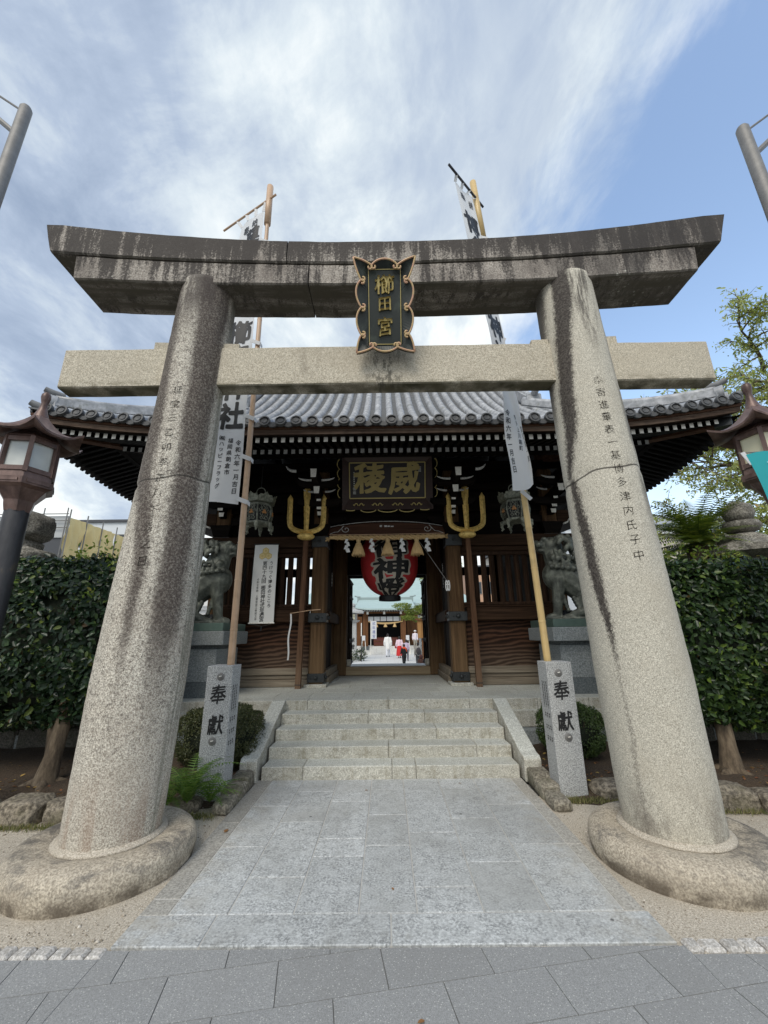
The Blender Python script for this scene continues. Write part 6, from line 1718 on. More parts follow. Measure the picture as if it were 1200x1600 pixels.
# fern at the foot of the left post
fn_ = thing('fern', (-1.93, 4.6, .05), 'green arching fern at the foot of the left offering post', 'fern')
def fronds(name, parent, c, n, L, up, wl, mt, seg=16, lean=None, nar=.2, droop=1.):
    for i in range(n):
        a = 2 * PI * i / n + random.uniform(-.3, .3); l_ = L * random.uniform(.65, 1.05); u = random.uniform(*up); vs = []; fs = []
        dirh = Vector((math.cos(a), math.sin(a), 0)); side = Vector((-math.sin(a), math.cos(a), 0)); pts = []
        for k in range(seg + 1):
            t = k / seg; pts.append(Vector(c) + dirh * l_ * t * (1 - u * .35 * (1 - t)) + Vector((0, 0, l_ * (u * t - droop * (.55 + .3 * u) * t * t))))
        for k in range(1, seg + 1):
            t = k / seg; w_ = wl * math.sin(PI * min(1, .12 + .9 * t)) ** .8 * l_ / L; p = pts[k]; tg = (pts[k] - pts[k - 1]).normalized(); h = l_ / seg
            for sg in (-1, 1):
                tip = p + side * sg * w_ + tg * w_ * .35 + Vector((0, 0, -.15 * w_)); b = len(vs)
                vs += [p - tg * h * .42, p + tg * h * .3, tip, (p + tip) / 2 - tg * h * .42 * nar * 2]; fs += [(b, b + 1, b + 2, b + 3)]
        b = len(vs); mbt = MB(); mbt.add(vs, fs); mbt.tube(pts, [.004 * (1 - .7 * k / seg) * (L / .5) ** .5 for k in range(seg + 1)], 4)
        part(name, mbt, mt, parent)
fronds('frond', fn_, (-1.96, 4.55, .07), 24, .5, (.9, 1.9), .085, M_fern, 20, nar=.3)
fronds('frond', fn_, (-1.76, 4.6, .06), 12, .36, (.8, 1.7), .07, M_fern, 16, nar=.3)
fronds('frond', fn_, (-2.15, 4.58, .06), 10, .34, (.8, 1.7), .07, M_fern, 16, nar=.3)
gv = []
def tuft(lab, pts, n, h):
    r_ = np.array([pts[i] for i in rng.integers(0, len(pts), n)]) + np.c_[rng.normal(0, .04, n), rng.normal(0, .025, n), np.zeros(n)]
    nr = np.c_[rng.normal(0, 1, n), rng.normal(0, 1, n), np.full(n, .2)]; nr /= np.linalg.norm(nr, axis=1)[:, None]
    t = np.c_[rng.normal(0, .35, n), rng.normal(0, .35, n), np.ones(n)]; ln = rng.uniform(.4, 1, n) * h
    b = np.cross(nr, t); b /= np.linalg.norm(b, axis=1)[:, None]; w_ = .004
    V = np.stack([r_ - b * w_, r_ + b * w_, r_ + t * ln[:, None] + b * w_ * .2, r_ + t * ln[:, None] - b * w_ * .2], 1).reshape(-1, 3)
    o = link('grass', fast_mesh('grass', V, np.arange(n * 4).reshape(n, 4), M_grass), kind='stuff'); o['label'] = lab; o['category'] = 'grass'
tuft('dry grass tufts at the foot of the right offering post and rocks', [(1.68 + .03 * i, 4.72 - .01 * (i % 3), -.01) for i in range(14)] + [(2.1 + .05 * i, 4.66 - .006 * i, -.01) for i in range(14)] + [(3.1 + .06 * i, 4.42, -.01) for i in range(12)], 1500, .05)
tuft('low weeds along the left planting bed edge', [(-1.7 - .04 * i, 4.42 + .02 * (i % 3), -.01) for i in range(14)] + [(-3.0 - .07 * i, 4.24, -.01) for i in range(14)], 1300, .045)
# loose grit on the sandy forecourt
pts = []
while len(pts) < 5200:
    sx = random.choice((-1, 1)); x = sx * random.uniform(1.5, 4.6); y = random.uniform(2.78, 4.75)
    if (abs(x) - 2.148) ** 2 + (y - 3.655) ** 2 < .66 ** 2: continue
    if random.random() > .35 + .6 * (noise.noise(Vector((x * 2, y * 2, 9))) > 0): continue
    pts.append((x, y))
P = np.array([(x, y, -.016 + .010 * noise.noise(Vector((x * 1.5, y * 1.5, 3))) + .005 * noise.noise(Vector((x * 8, y * 8, 3)))) for x, y in pts]); n = len(P)
q = rng.uniform(.0025, .0075, n) * (1 + 1.2 * (rng.uniform(0, 1, n) > .95)); jj = rng.uniform(.7, 1.3, (n, 6)) * q[:, None]
dirs = np.array([[1, 0, 0], [-1, 0, 0], [0, 1, 0], [0, -1, 0], [0, 0, .8], [0, 0, -.6]])
V = (P[:, None, :] + dirs[None] * jj[:, :, None]).reshape(-1, 3)
T = np.array([[0, 2, 4], [2, 1, 4], [1, 3, 4], [3, 0, 4], [2, 0, 5], [1, 2, 5], [3, 1, 5], [0, 3, 5]])
o = link('gravel', fast_mesh('gravel', V, (np.arange(n)[:, None, None] * 6 + T[None]).reshape(-1, 3), leafmat('grit', [(0, (.2, .17, .13)), (.5, (.42, .37, .3)), (1, (.68, .64, .56))], .9, 0)), kind='stuff'); o['label'] = 'loose grit on the sandy ground around the torii'; o['category'] = 'gravel'
# leaf litter
lp = rng.uniform([1.7, 4.75, .085], [5.2, 6.3, .10], (900, 3)); lp[::2, 0] *= -1
lp[:, 2] = [.095 + .03 * noise.noise(Vector((x * 2, y * 2, 5))) + .01 for x, y, _ in lp]
o = link('leaf_litter', leaves('leaf_litter', lp, np.tile([0, 0, 1.], (900, 1)), rng.uniform(.03, .06, 900), .025, M_litter, .15, .3), kind='stuff'); o['label'] = 'brown leaf litter on the planting beds'; o['category'] = 'leaf litter'
for i, (x, y, l, lab) in enumerate(((-1.42, 4.1, .07, 'reddish fallen leaf on the left path border'), (-1.62, 3.42, .05, 'yellow fallen leaf beside the left base stone'), (-.28, 5.05, .035, 'small brown leaf on the path near the steps'), (.78, 5.22, .035, 'small orange leaf at the right of the path below the steps'), (.12, 2.32, .04, 'yellow green leaf on the pavement at the bottom edge'), (.0, 3.26, .03, 'dark round spot of debris on the path'))):
    me = leaves('fallen_leaf', np.array([[x, y, .004]]), np.array([[0, 0, 1.]]), l, l * .5, M_litter, .1, .05); tag(link('fallen_leaf', me), lab, 'leaf', 'fallen leaves on the paving')

# cycad, garden lantern and boulder lantern behind the trees
cy = thing('cycad', (5.5, 7.1, .1), 'cycad palm with stiff dark fronds above the right camellia', 'cycad')
mb = MB(); mb.lathe((5.5, 7.1, 0), [(.24, 0), (.2, .6), (.18, 1.6), (.2, 2.6), (.22, 2.95), (.1, 3.05)], 12); part('trunk', mb, M_bark, cy, 1)
fronds('frond', cy, (5.5, 7.1, 3.02), 56, 1.08, (.35, 1.7), .21, M_cyc, 26, nar=.34, droop=.75)
fronds('frond', cy, (5.5, 7.1, 2.95), 34, 1.12, (.1, .8), .21, M_cyc, 26, nar=.34, droop=.9)
gl = thing('stone_lantern', (6.0, 6.75, .1), 'mossy stone lantern with ball finial above the right camellia', 'stone lantern')
mb = MB(); mb.lathe((6.0, 6.75, 0), [(0, 3.72), (.08, 3.71), (.2, 3.62), (.23, 3.5), (.19, 3.4), (.12, 3.36)], 18); part('jewel', mb, M_lanstone, gl, 1)
mb = MB(); mb.lathe((6.0, 6.75, 0), [(.12, 3.37), (.24, 3.35), (.28, 3.27), (.22, 3.19), (.13, 3.15)], 18); part('lotus_collar', mb, M_lanstone, gl, 1)
mb = MB(); mb.lathe((6.0, 6.75, 0), [(.12, 3.16), (.25, 3.12), (.48, 2.98), (.66, 2.9), (.68, 2.8), (.5, 2.74), (.3, 2.72)], 6, .5); part('roof', mb, M_lanstone, gl)
mb = MB(); mb.lathe((6.0, 6.75, 0), [(.26, 2.73), (.27, 2.4), (.4, 2.3), (.4, 2.2), (.2, 2.1), (.2, .5), (.4, .3), (.45, 0)], 6, .5); part('shaft', mb, M_lanstone, gl)
for k, (dx, h) in enumerate(((-.62, .4),)):
    pass
sg = thing('tall_shoot', (4.55, 6.2, 2.3), 'single thin leafy shoot rising out of the right camellia', 'shoot')
mb = MB(); mb.tube([(4.55, 5.6, 2.3), (4.56, 5.6, 2.6), (4.55, 5.58, 2.95)], [.006, .005, .003], 5); part('stem', mb, M_bark, sg)
q = np.array([[4.55 + .03 * (-1) ** i, 5.59, 2.5 + .045 * i] for i in range(11)]); link('leaf_sprays', leaves('leaf_sprays', q, np.tile([.2, -.8, .6], (11, 1)), .075, .035, M_shoot, .2, .5), sg, kind='stuff')
bl = thing('boulder_lantern', (-6.25, 6.9, .1), 'rustic lantern of stacked round boulders above the left camellia', 'stone lantern')
part('cap_boulder', rock((-6.28, 6.9, 3.46), (.33, .3, .25), 61, 4, .18), M_lanstone, bl, 1); part('middle_boulder', rock((-6.4, 6.9, 3.13), (.34, .3, .14), 62, 4, .2), M_lanstone, bl, 1); part('lower_boulder', rock((-6.2, 6.9, 2.9), (.42, .35, .17), 63, 4, .2), M_lanstone, bl, 1); part('base_boulder', rock((-6.25, 6.9, 1.4), (.4, .35, 1.6), 64, 4, .2), M_lanstone, bl, 1)

# low dark garden wall behind the planting
for s in (-1, 1):
    wl = thing('garden_wall', (s * 6.2, 6.95, .05), f'low dark stone wall behind the {"left" if s < 0 else "right"} planting bed', 'wall', 'dark stone walls behind the beds')
    for j in range(3):
        x = 6.35 if j == 0 else 3.9 - .0 * j
        x = 3.9
        while x < 9.5:
            q = x + random.uniform(.45, .8); z0 = .02 + j * .36; mb = MB(); a, b = (x + .008, q - .008) if s > 0 else (-q + .008, -x - .008)
            mb.box(a, b, 6.42 + random.uniform(-.02, .02) + .05 * j - .02, 6.9, z0, z0 + .35, .03); part('wall_stone', mb, M_wall, wl); x = q
# ------------------------------------------------------------------ courtyard beyond the gate
def fn_court(n):
    v = n.tex(); br = nd(n.nt, 'ShaderNodeTexBrick', {'Vector': v, 'Color1': (.66, .66, .645, 1), 'Color2': (.6, .6, .59, 1), 'Mortar': (.42, .42, .4, 1), 'Scale': 1., 'Mortar Size': .012, 'Brick Width': .9, 'Row Height': .6}).outputs[0]
    return {'Base Color': n.mix(.3, br, n.mix(n.noise(v, 2, 5), (.5, .5, .48), (.72, .72, .7)))}
M_court = mat('courtyard_paving', fn_court, rough=.8)
g = MB(); g.box(-16, 16, 14.62, 62, -.2, -.012); struct('courtyard', g, M_court)
M_cop = mat('pale_green_copper', lambda n: {'Base Color': n.mix(n.noise(n.map(n.tex(), (2, 6, 2)), 1, 5), (.30, .42, .41), (.47, .58, .57))}, rough=.6)
M_copd = mat('grey_copper_ridge', col=(.27, .34, .34), rough=.6)
M_hw = wood('hall_post_wood', (.06, .028, .014), (.14, .065, .03), (.22, .11, .055), 2, .5)
M_dark = mat('hall_interior_shade', col=(.008, .007, .007), rough=1)  # near-black colour stands in for the shade inside the hall
M_redbox = mat('red_brown_box', col=(.12, .028, .018), rough=.5)
M_wwall = mat('white_plaster', lambda n: {'Base Color': n.mix(n.noise(n.tex(), 2, 4), (.6, .6, .59), (.75, .75, .74))}, rough=.9)
HX, HY = -.12, 36.4
hall = thing('shrine_hall', (HX, 40, 0), 'worship hall with pale green copper roofs at the far end of the courtyard', 'shrine hall')
for i in range(4):
    mb = MB(); mb.box(HX - 3.6, HX + 3.6, HY + .3 * i, HY + .3 * (i + 1) + (.5 if i == 3 else 0.02), -.02, .152 * (i + 1), .01); part('step', mb, M_court, hall)
mb = MB(); mb.box(HX - 5.5, HX + 5.5, HY + 1.6, HY + 9, .0, .6); part('floor', mb, M_court, hall)
for x in (-1.75, 1.55, -5, 5):
    mb = MB(); y = HY + .7 if abs(x) < 3 else HY + 3; mb.box(HX + x - .24, HX + x + .24, y - .2, y + .2, .3, 3.5, .02); part('post', mb, M_hw, hall)
    mb = MB(); mb.box(HX + x - .3, HX + x + .3, y - .26, y + .26, .2, .62); part('post_base', mb, M_ped_d, hall)
for x0, x1 in ((-5, -2.2), (2.0, 5)):
    mb = MB(); mb.box(HX + x0, HX + x1, HY + 3.2, HY + 3.3, .6, 3.5); part('wall_boarding', mb, M_hw, hall)
mb = MB(); mb.box(HX - 5.2, HX + 5.2, HY + 4.5, HY + 4.6, .6, 5.0); part('inner_wall', mb, M_dark, hall)
for z, h_, mt in ((3.2, .2, M_wdark), (3.42, .14, M_hw)):
    mb = MB(); mb.box(HX - 2.4, HX + 2.4, HY + .55, HY + .8, z - h_ / 2, z + h_ / 2); part('head_beam', mb, mt, hall)
for k in range(6):
    x = HX - 1.55 + k * .56; mb = MB(); mb.box(x, x + .5, HY + .6, HY + .61, 2.7, 3.08); part('white_curtain_panel', mb, M_banner, hall)
mb = MB(); mb.tube([(HX - 1.5 + 3 * t, HY + .45, 2.66 - .16 * math.sin(PI * t)) for t in np.linspace(0, 1, 20)], [.03 + .05 * math.sin(PI * t) for t in np.linspace(0, 1, 20)], 8); part('straw_rope', mb, M_straw, hall)
for x in (-.8, 0, .8):
    mb = MB(); mb.lathe((HX + x, HY + .45, 0), [(.04, 2.55), (.07, 2.45), (.17, 2.2), (0, 2.19)], 10); part('straw_tassel', mb, M_straw, hall)
def roof(y0, z0, y1, z1, w0, w1, th, name):
    mb = MB(); n = 14
    def f(u, v, o=0.):
        w_ = w0 + (w1 - w0) * v; x = HX - w_ + 2 * w_ * u; z = z0 + (z1 - z0) * (.72 * v + .28 * v * v) + .16 * abs(2 * u - 1) ** 4 * (1 - v)
        return (x, y0 + (y1 - y0) * v, z - o)
    mb.grid(f, 24, n); mb.grid(lambda u, v: f(u, v, th), 24, n); mb.grid(lambda u, v: f(u, 0, th * v), 24, 1)
    mb.grid(lambda u, v: f(0, u, th * v), 12, 1); mb.grid(lambda u, v: f(1, u, th * v), 12, 1); return part(name, mb, M_cop, hall)
roof(HY - .35, 3.72, HY + 2.6, 4.72, 2.6, 2.45, .12, 'canopy_roof')
mb = MB(); mb.box(HX - 2.5, HX + 2.5, HY + 2.5, HY + 2.8, 4.66, 4.92, .03); cr = part('canopy_ridge', mb, M_copd, hall)
for s in (-1, 1):
    mb = MB(); mb.tube([(HX + s * 2.3, HY + 2.6, 4.97), (HX + s * 2.6, HY + 2.6, 4.98), (HX + s * 2.85, HY + 2.6, 5.06)], .06, 8); mb.box(HX + s * 2.5 - .1, HX + s * 2.5 + .1, HY + 2.4, HY + 2.9, 4.5, 4.9); part('ridge_end', mb, M_copd, cr)
roof(HY + 3.0, 4.35, HY + 11, 9.0, 8.6, 5.2, .2, 'main_roof'); mb = MB(); mb.box(HX - 5.4, HX + 5.4, HY + 10.8, HY + 11.3, 8.9, 9.5, .05); part('main_ridge', mb, M_copd, hall)
mb = MB(); mb.box(HX - 8, HX + 8, HY + 3.4, HY + 11, 3.6, 4.3); part('eave_frame', mb, M_wdark, hall)
mb = MB()
for k in range(34): x = HX - 2.4 + k * .1455; mb.box(x - .03, x + .03, HY - .2, HY + 1.2, 3.53, 3.6)
part('rafters', two_mat(mb.mesh('t', M_wdark), M_white, lambda c, n_: c.y < HY - .19).name and mb, M_greyw, hall, kind='stuff')
for x in (-1.55, -.1, 1.35):
    mb = MB(); mb.box(HX + x - .09, HX + x + .09, HY + .3, HY + .55, 3.28, 3.5); part('white_bracket', mb, M_white, hall)
bxo = thing('offering_box', (HX, HY + 1.4, .6), 'wide red brown offering box in front of the worship hall', 'offering box')
mb = MB(); mb.box(HX - 1.05, HX + 1.05, HY + 1.3, HY + 2.0, .58, 1.32, .02); part('chest', mb, M_redbox, bxo)
for z in (.7, 1.0): 
    mb = MB(); mb.box(HX - 1.07, HX + 1.07, HY + 1.27, HY + 1.3, z - .03, z + .03); part('band', mb, M_hw, bxo)
mb = MB()
for k in range(12): mb.box(HX - 1.0 + k * .18, HX - .96 + k * .18, HY + 1.3, HY + 2, 1.32, 1.37)
part('slats', mb, M_hw, bxo, kind='stuff')
for s, lab in ((-1, 'small white lantern at the foot of the left hall post'), (1, 'small white lantern at the foot of the right hall post')):
    r = thing('standing_lantern', (HX + s * 1.85, HY - .3, 0), lab, 'lantern', 'small white lanterns by the hall steps')
    mb = MB(); mb.box(HX + s * 1.85 - .14, HX + s * 1.85 + .14, HY - .44, HY - .16, 1.1, 1.5, .02); part('paper_box', mb, M_banner, r)
    for dx in (-.12, .12): mb = MB(); mb.bar((HX + s * 1.85 + dx, HY - .3, 1.1), (HX + s * 1.85 + dx * 1.8, HY - .3, -.01), .05, .05); part('leg', mb, M_white, r)
nb = thing('small_banner', (-1.05, 34.8, 0), 'small white vertical banner with blue writing in front of the hall', 'banner')
mb = MB(); mb.tube([(-1.32, 34.8, 0), (-1.32, 34.8, 2.75)], .025, 6); part('pole', mb, M_white, nb)
mb = MB(); mb.grid(lambda u, v: (-1.3 + .45 * u, 34.8 + .03 * math.sin(u * 4 + v * 3), 1.25 + 1.4 * v), 6, 12); part('cloth', mb, M_banner, nb)
mb = MB(); write(mb, '式年遷宮', (-1.07, 2.45), .26, lambda x, y: (x, 34.74, y), step=.33); part('lettering', mb, mat('blue_print', col=(.08, .12, .35)), nb, kind='stuff')

def court_lantern(x, y, lab):
    r = thing('courtyard_lantern', (x, y, 0), lab, 'stone lantern', 'stone lanterns inside the courtyard')
    M_l = M_post
    mb = MB(); mb.box(x - .36, x + .36, y - .36, y + .36, -.02, .2, .02); part('foot', mb, M_l, r)
    mb = MB(); mb.hexa([(x + sx * (.25 - .02 * zz), y + sy * (.25 - .02 * zz), .2 + 2.2 * zz) for sx in (-1, 1) for sy in (-1, 1) for zz in (0, 1)]); p = part('shaft', mb, M_l, r)
    for ch, z in (('献', 1.25), ('燈', .82)):
        t = MB(); write(t, ch, (x, z), .3, lambda a, b: (a, y - .256, b), bold=.02); part('carved_character', t, M_ink, p)
    mb = MB(); mb.hexa([(x + sx * (.3 + .16 * zz), y + sy * (.3 + .16 * zz), 2.4 + .12 * zz) for sx in (-1, 1) for sy in (-1, 1) for zz in (0, 1)]); part('platform', mb, M_l, r)
    mb = MB(); mb.box(x - .27, x + .27, y - .27, y + .27, 2.52, 2.98, .02); f = part('fire_box', mb, M_l, r)
    for a in (-1, 1):
        for b in (-1, 1): mb = MB(); mb.box(x + a * .085 - .07, x + a * .085 + .07, y - .276, y - .27, 2.75 + b * .09 - .075, 2.75 + b * .09 + .075); part('paper_pane', mb, M_glassw, f)
    mb = MB(); n = 32
    def rf(u, v):
        q = .12 + .58 * v; a = 2 * PI * u; k = 1 / max(abs(math.cos(a)), abs(math.sin(a))); return (x + q * k * math.cos(a), y + q * k * math.sin(a), 3.32 - .24 * v ** .7 + .08 * (k - 1) * v * 2)
    mb.grid(rf, n, 6); mb.grid(lambda u, v: (rf(u, v)[0], rf(u, v)[1], min(2.99, rf(u, v)[2] - .1)), n, 6); mb.grid(lambda u, v: (rf(u, 1)[0], rf(u, 1)[1], rf(u, 1)[2] * (1 - v) + 2.99 * v), n, 1); part('roof', mb, M_l, r)
    mb = MB(); mb.lathe((x, y, 0), [(.16, 3.28), (.17, 3.36), (.1, 3.4), (.15, 3.48), (.14, 3.58), (0, 3.68)], 12); part('finial', mb, M_l, r)
court_lantern(-2.3, 28.75, 'stone lantern with carved characters at the left of the courtyard path'); court_lantern(2.4, 28.75, 'stone lantern at the right of the courtyard path behind the wooden sign')
sb = thing('wooden_sign', (2.05, 25.5, 0), 'tall brown wooden notice board at the right of the courtyard', 'sign')
mb = MB(); mb.bar((2.1, 25.5, 0), (2.1, 25.5, 2.4), .1, .1); part('stake', mb, M_hw, sb)
mb = MB(); mb.box(1.82, 2.4, 25.4, 25.44, 1.35, 2.38, .01); part('board', mb, wood('sign_wood', (.16, .08, .03), (.3, .16, .06), (.42, .24, .1), 2, .4), sb)
mb = MB(); mb.hexa([(2.1 + sx * .42, 25.42 + sy * .14, 2.38 + .1 * zz) for sx in (-1, 1) for sy in (-1, 1) for zz in (0, 1)]); part('cap', mb, M_hw, sb)

def leafcloud(name, parent, c, r_, n, ln, mt, sp=.9, flat=0.):
    d_ = rng.normal(0, 1, (n, 3)); d_ /= np.linalg.norm(d_, axis=1)[:, None]; q = rng.uniform(.25, 1, n) ** .5
    k = np.array([1 + .3 * noise.noise(Vector(a * 2.4 + c[0])) + .15 * noise.noise(Vector(a * 6)) for a in d_])
    P = d_ * (q * k)[:, None] * np.array(r_) + np.array(c)
    P = P[[noise.noise(Vector(p) * (1.6 / max(.3, min(r_)))) > -.3 for p in P]]; n = len(P)
    l_ = rng.uniform(.7, 1.2, n) * ln
    return link(name, leaves(name, P, np.tile([0, -.2, .8], (n, 1)), l_, l_ * .45, mt, .2, sp, .2), parent, kind='stuff')
pt = thing('courtyard_tree', (3.1, 27, 0), 'yellow green tree reaching into the courtyard path from the right', 'tree')
mb = MB(); mb.tube([(3.3, 27, 0), (3.1, 27, 1.4), (2.6, 26.9, 2.6), (1.6, 26.8, 3.0)], [.14, .12, .09, .05], 8); part('trunk', mb, M_bark, pt)
for c, r_, n in (((1.0, 26.7, 3.3), (.65, .5, .2), 700), ((1.7, 26.8, 2.95), (.7, .5, .22), 900), ((2.3, 26.9, 3.2), (.6, .5, .22), 700), ((1.35, 26.6, 2.6), (.5, .4, .16), 450), ((2.1, 26.7, 2.45), (.5, .4, .15), 450)): leafcloud('foliage_pad', pt, c, r_, n, .11, M_pine)
bt = thing('evergreen_tree', (4.4, 31, 0), 'tall green tree seen behind the red lantern to the right', 'tree')
mb = MB(); mb.tube([(4.4, 31, 0), (4.3, 31, 5)], [.25, .15], 8); part('trunk', mb, M_bark, bt); leafcloud('foliage', bt, (3.9, 31, 6.6), (1.8, 1.5, 2.0), 5200, .22, M_tree)
for x, y, z, q, lab in ((-1.72, 27.6, .35, .42, 'dark round bush beside the left courtyard lantern'), (-2.4, 26.6, .18, .4, 'low leafy plants at the foot of the left courtyard lantern'), (2.6, 27.2, .35, .5, 'bush beneath the courtyard tree')):
    b_ = thing('courtyard_bush', (x, y, 0), lab, 'bush'); leafcloud('foliage', b_, (x, y, z), (q, q, q), 900, .09, M_bgleaf if z > .2 else M_box); mb = MB(); mb.tube([(x, y, -.01), (x, y, z)], .03, 6); part('stem', mb, M_bark, b_)
rl2 = thing('slim_post', (-1.62, 26.9, 0), 'slim dark post with white top by the left courtyard lantern', 'post')
mb = MB(); mb.tube([(-1.62, 26.9, 0), (-1.62, 26.9, 1.5)], .03, 6); part('shaft', mb, M_iron, rl2); mb = MB(); mb.tube([(-1.62, 26.9, 1.5), (-1.62, 26.9, 2.3)], .03, 6); part('upper_shaft', mb, M_white, rl2)

# ------------------------------------------------------------------ people
M_skin = mat('skin', col=(.5, .32, .24), rough=.6); M_hair = mat('black_hair', col=(.012, .01, .01), rough=.5)
_cl = {}
def fab(c):
    if c not in _cl: _cl[c] = mat('clothing', col=c, rough=.9)
    return _cl[c]
def person(x, y, z, h, rot, lab, top, bottom, skirt=False, step=.16, arm=0., hair=True, hat=None, robe=False, extra=None, bend=0.):
    r = thing('person', (x, y, z), lab, 'person', 'people in the courtyard'); M4 = Matrix.Translation((x, y, z)) @ Matrix.Rotation(rot, 4, 'Z') @ Matrix.Scale(h / 1.7, 4)
    def P(a, b, c): return (a, b, c)
    body, shirt, low, hr = MB(), MB(), MB(), MB()
    HC = (0, .02 + bend * .3, 1.565 - bend * .1)
    body.ball(HC, (.075, .092, .112), 14, 10); body.ball((0, HC[1] + .095, HC[2] - .01), (.014, .02, .022), 8, 5)
    for s in (-1, 1): body.ball((s * .077, HC[1], HC[2] - .005), (.012, .022, .032), 8, 5)
    body.cap((0, .01, 1.36), (0, HC[1], 1.5), .055, .05); body.cap((0, 0, .95), (0, .01, 1.3), .12, .13)
    for s in (-1, 1):
        st_ = s * step; hip, kn, an = (s * .09, 0, .9), (s * .095, st_ * .5 + .03, .48), (s * .095, st_, .08)
        body.cap(hip, kn, .085, .056); body.cap(kn, an, .054, .038); body.ball((an[0], an[1] + .06, .04), (.045, .12, .04))
        sh, el, wr = (s * .185, 0, 1.35), (s * .235, -.03 + .1 * arm, 1.08), (s * (.23 - .1 * arm), .05 + .25 * arm, .86 + .3 * arm)
        body.cap(sh, el, .05, .04); body.cap(el, wr, .038, .028); body.ball((wr[0], wr[1] + .01, wr[2] - .07), (.022, .038, .06), 8, 6)
        for q in range(4): body.cap((wr[0] - .01 + .006 * q, wr[1] + .03 - .018 * q, wr[2] - .1), (wr[0], wr[1] + .035 - .018 * q, wr[2] - .165), .009, .007, 6)
        body.cap((wr[0], wr[1] + .04, wr[2] - .05), (wr[0], wr[1] + .065, wr[2] - .1), .01, .008, 6)
        shirt.cap(sh, el, .065 if not robe else .08, .055 if not robe else .09); shirt.cap(el, wr, .052 if not robe else .1, .04 if not robe else .1)
        low.cap(hip, kn, .1, .072); low.cap(kn, (an[0], an[1], .12), .072, .06 if not robe else .075)
        hr.ball((an[0], an[1] + .055, .035), (.05, .13, .045))
    shirt.cap((0, 0, .93), (0, 0, 1.3), .155, .16); shirt.ball((0, 0, 1.35), (.2, .1, .075)); shirt.ball((0, 0, .92), (.18, .13, .12))
    if robe: shirt.cap((0, 0, .62), (0, 0, .95), .19, .17)
    if skirt:
        low = MB(); low.lathe((0, 0, 0), [(.14, 1.02), (.2, .85), (.25, .5), (.28, .16), (.1, .16)], 20)
    if hair:
        hr.ball((HC[0], HC[1] - .018, HC[2] + .03), (.088, .098, .098)); hr.ball((0, HC[1] - .05, HC[2] - .04), (.07, .06, .08))
    for nm, mb, mt, vx in (('body', body, M_skin, .016), ('jacket' if robe else 'shirt', shirt, fab(top), .02), ('skirt' if skirt else 'trousers', low, fab(bottom), .02)):
        me = fuse(mb, vx, 2, nm); me.materials.append(mt); me.transform(M4); link(nm, me, r)
    me = fuse(hr, .02, 1, 'hair'); me.materials.append(M_hair); me.transform(M4); link('hair_and_shoes', me, r)
    if hat:
        ht = MB(); ht.ball((HC[0], HC[1], HC[2] + .05), (.1, .11, .085)); ht.lathe((HC[0], HC[1], HC[2] + .04), [(.1, 0), (.15, -.01), (.15, .005), (.1, .02)], 16); me = ht.mesh('hat', fab(hat), True); me.transform(M4); link('hat', me, r)
    for nm, mb, c in (extra or []):
        me = mb.mesh(nm, fab(c), True); me.transform(M4); link(nm, me, r)
    return r
W_ = (.8, .8, .79)
person(.05, 32.2, 0, 1.66, 0, 'person in white robe and pale trousers walking toward the hall', (.82, .82, .8), (.7, .72, .78), robe=True, step=.2)
person(.86, 30.5, 0, 1.45, .1, 'person in pale pink jacket and red skirt beside the robed walker', (.78, .6, .68), (.55, .03, .03), robe=True, skirt=True, extra=[('bag', MB().ball((-.3, .0, .85), (.09, .07, .11)), (.3, .03, .04))])
person(.80, 20.8, -.02, 1.17, .5, 'person in black clothes with an orange red scarf near the threshold', (.012, .012, .013), (.015, .015, .017), arm=.6, extra=[('scarf', MB().ball((0, -.02, 1.4), (.15, .13, .1)), (.7, .09, .03)), ('scarf_tail', MB().cap((.06, -.1, 1.42), (.13, -.14, 1.2), .05, .035), (.7, .09, .03))])
person(1.2, 27.0, -.02, 1.30, -.2, 'person with dark hair in a lilac patterned top half hidden behind others', (.5, .42, .55), (.1, .1, .13), step=.05)
person(2.42, 36.9, .30, 1.62, PI + .2, 'person in white shirt and white cap standing by the hall steps', (.76, .7, .76), (.33, .31, .27), hair=False, hat=W_, step=.05)
person(1.5, 21.2, 0, 1.20, .1, 'person in a grey patterned shirt carrying a dark backpack', (.30, .29, .27), (.05, .05, .055), step=.08, extra=[('backpack', MB().ball((0, -.2, 1.12), (.17, .13, .25), 14, 10), (.05, .045, .05)), ('backpack_strap', MB().cap((.1, -.08, 1.36), (.12, .1, 1.2), .025), (.05, .045, .05))])
person(1.5, 19.4, -.3, 1.0, .0, 'short person with brown hood at the right end of the threshold', (.08, .035, .025), (.06, .05, .05), step=.03, extra=[('pink_edged_hood', MB().ball((0, -.03, 1.56), (.15, .14, .17), 14, 10), (.09, .035, .03))])

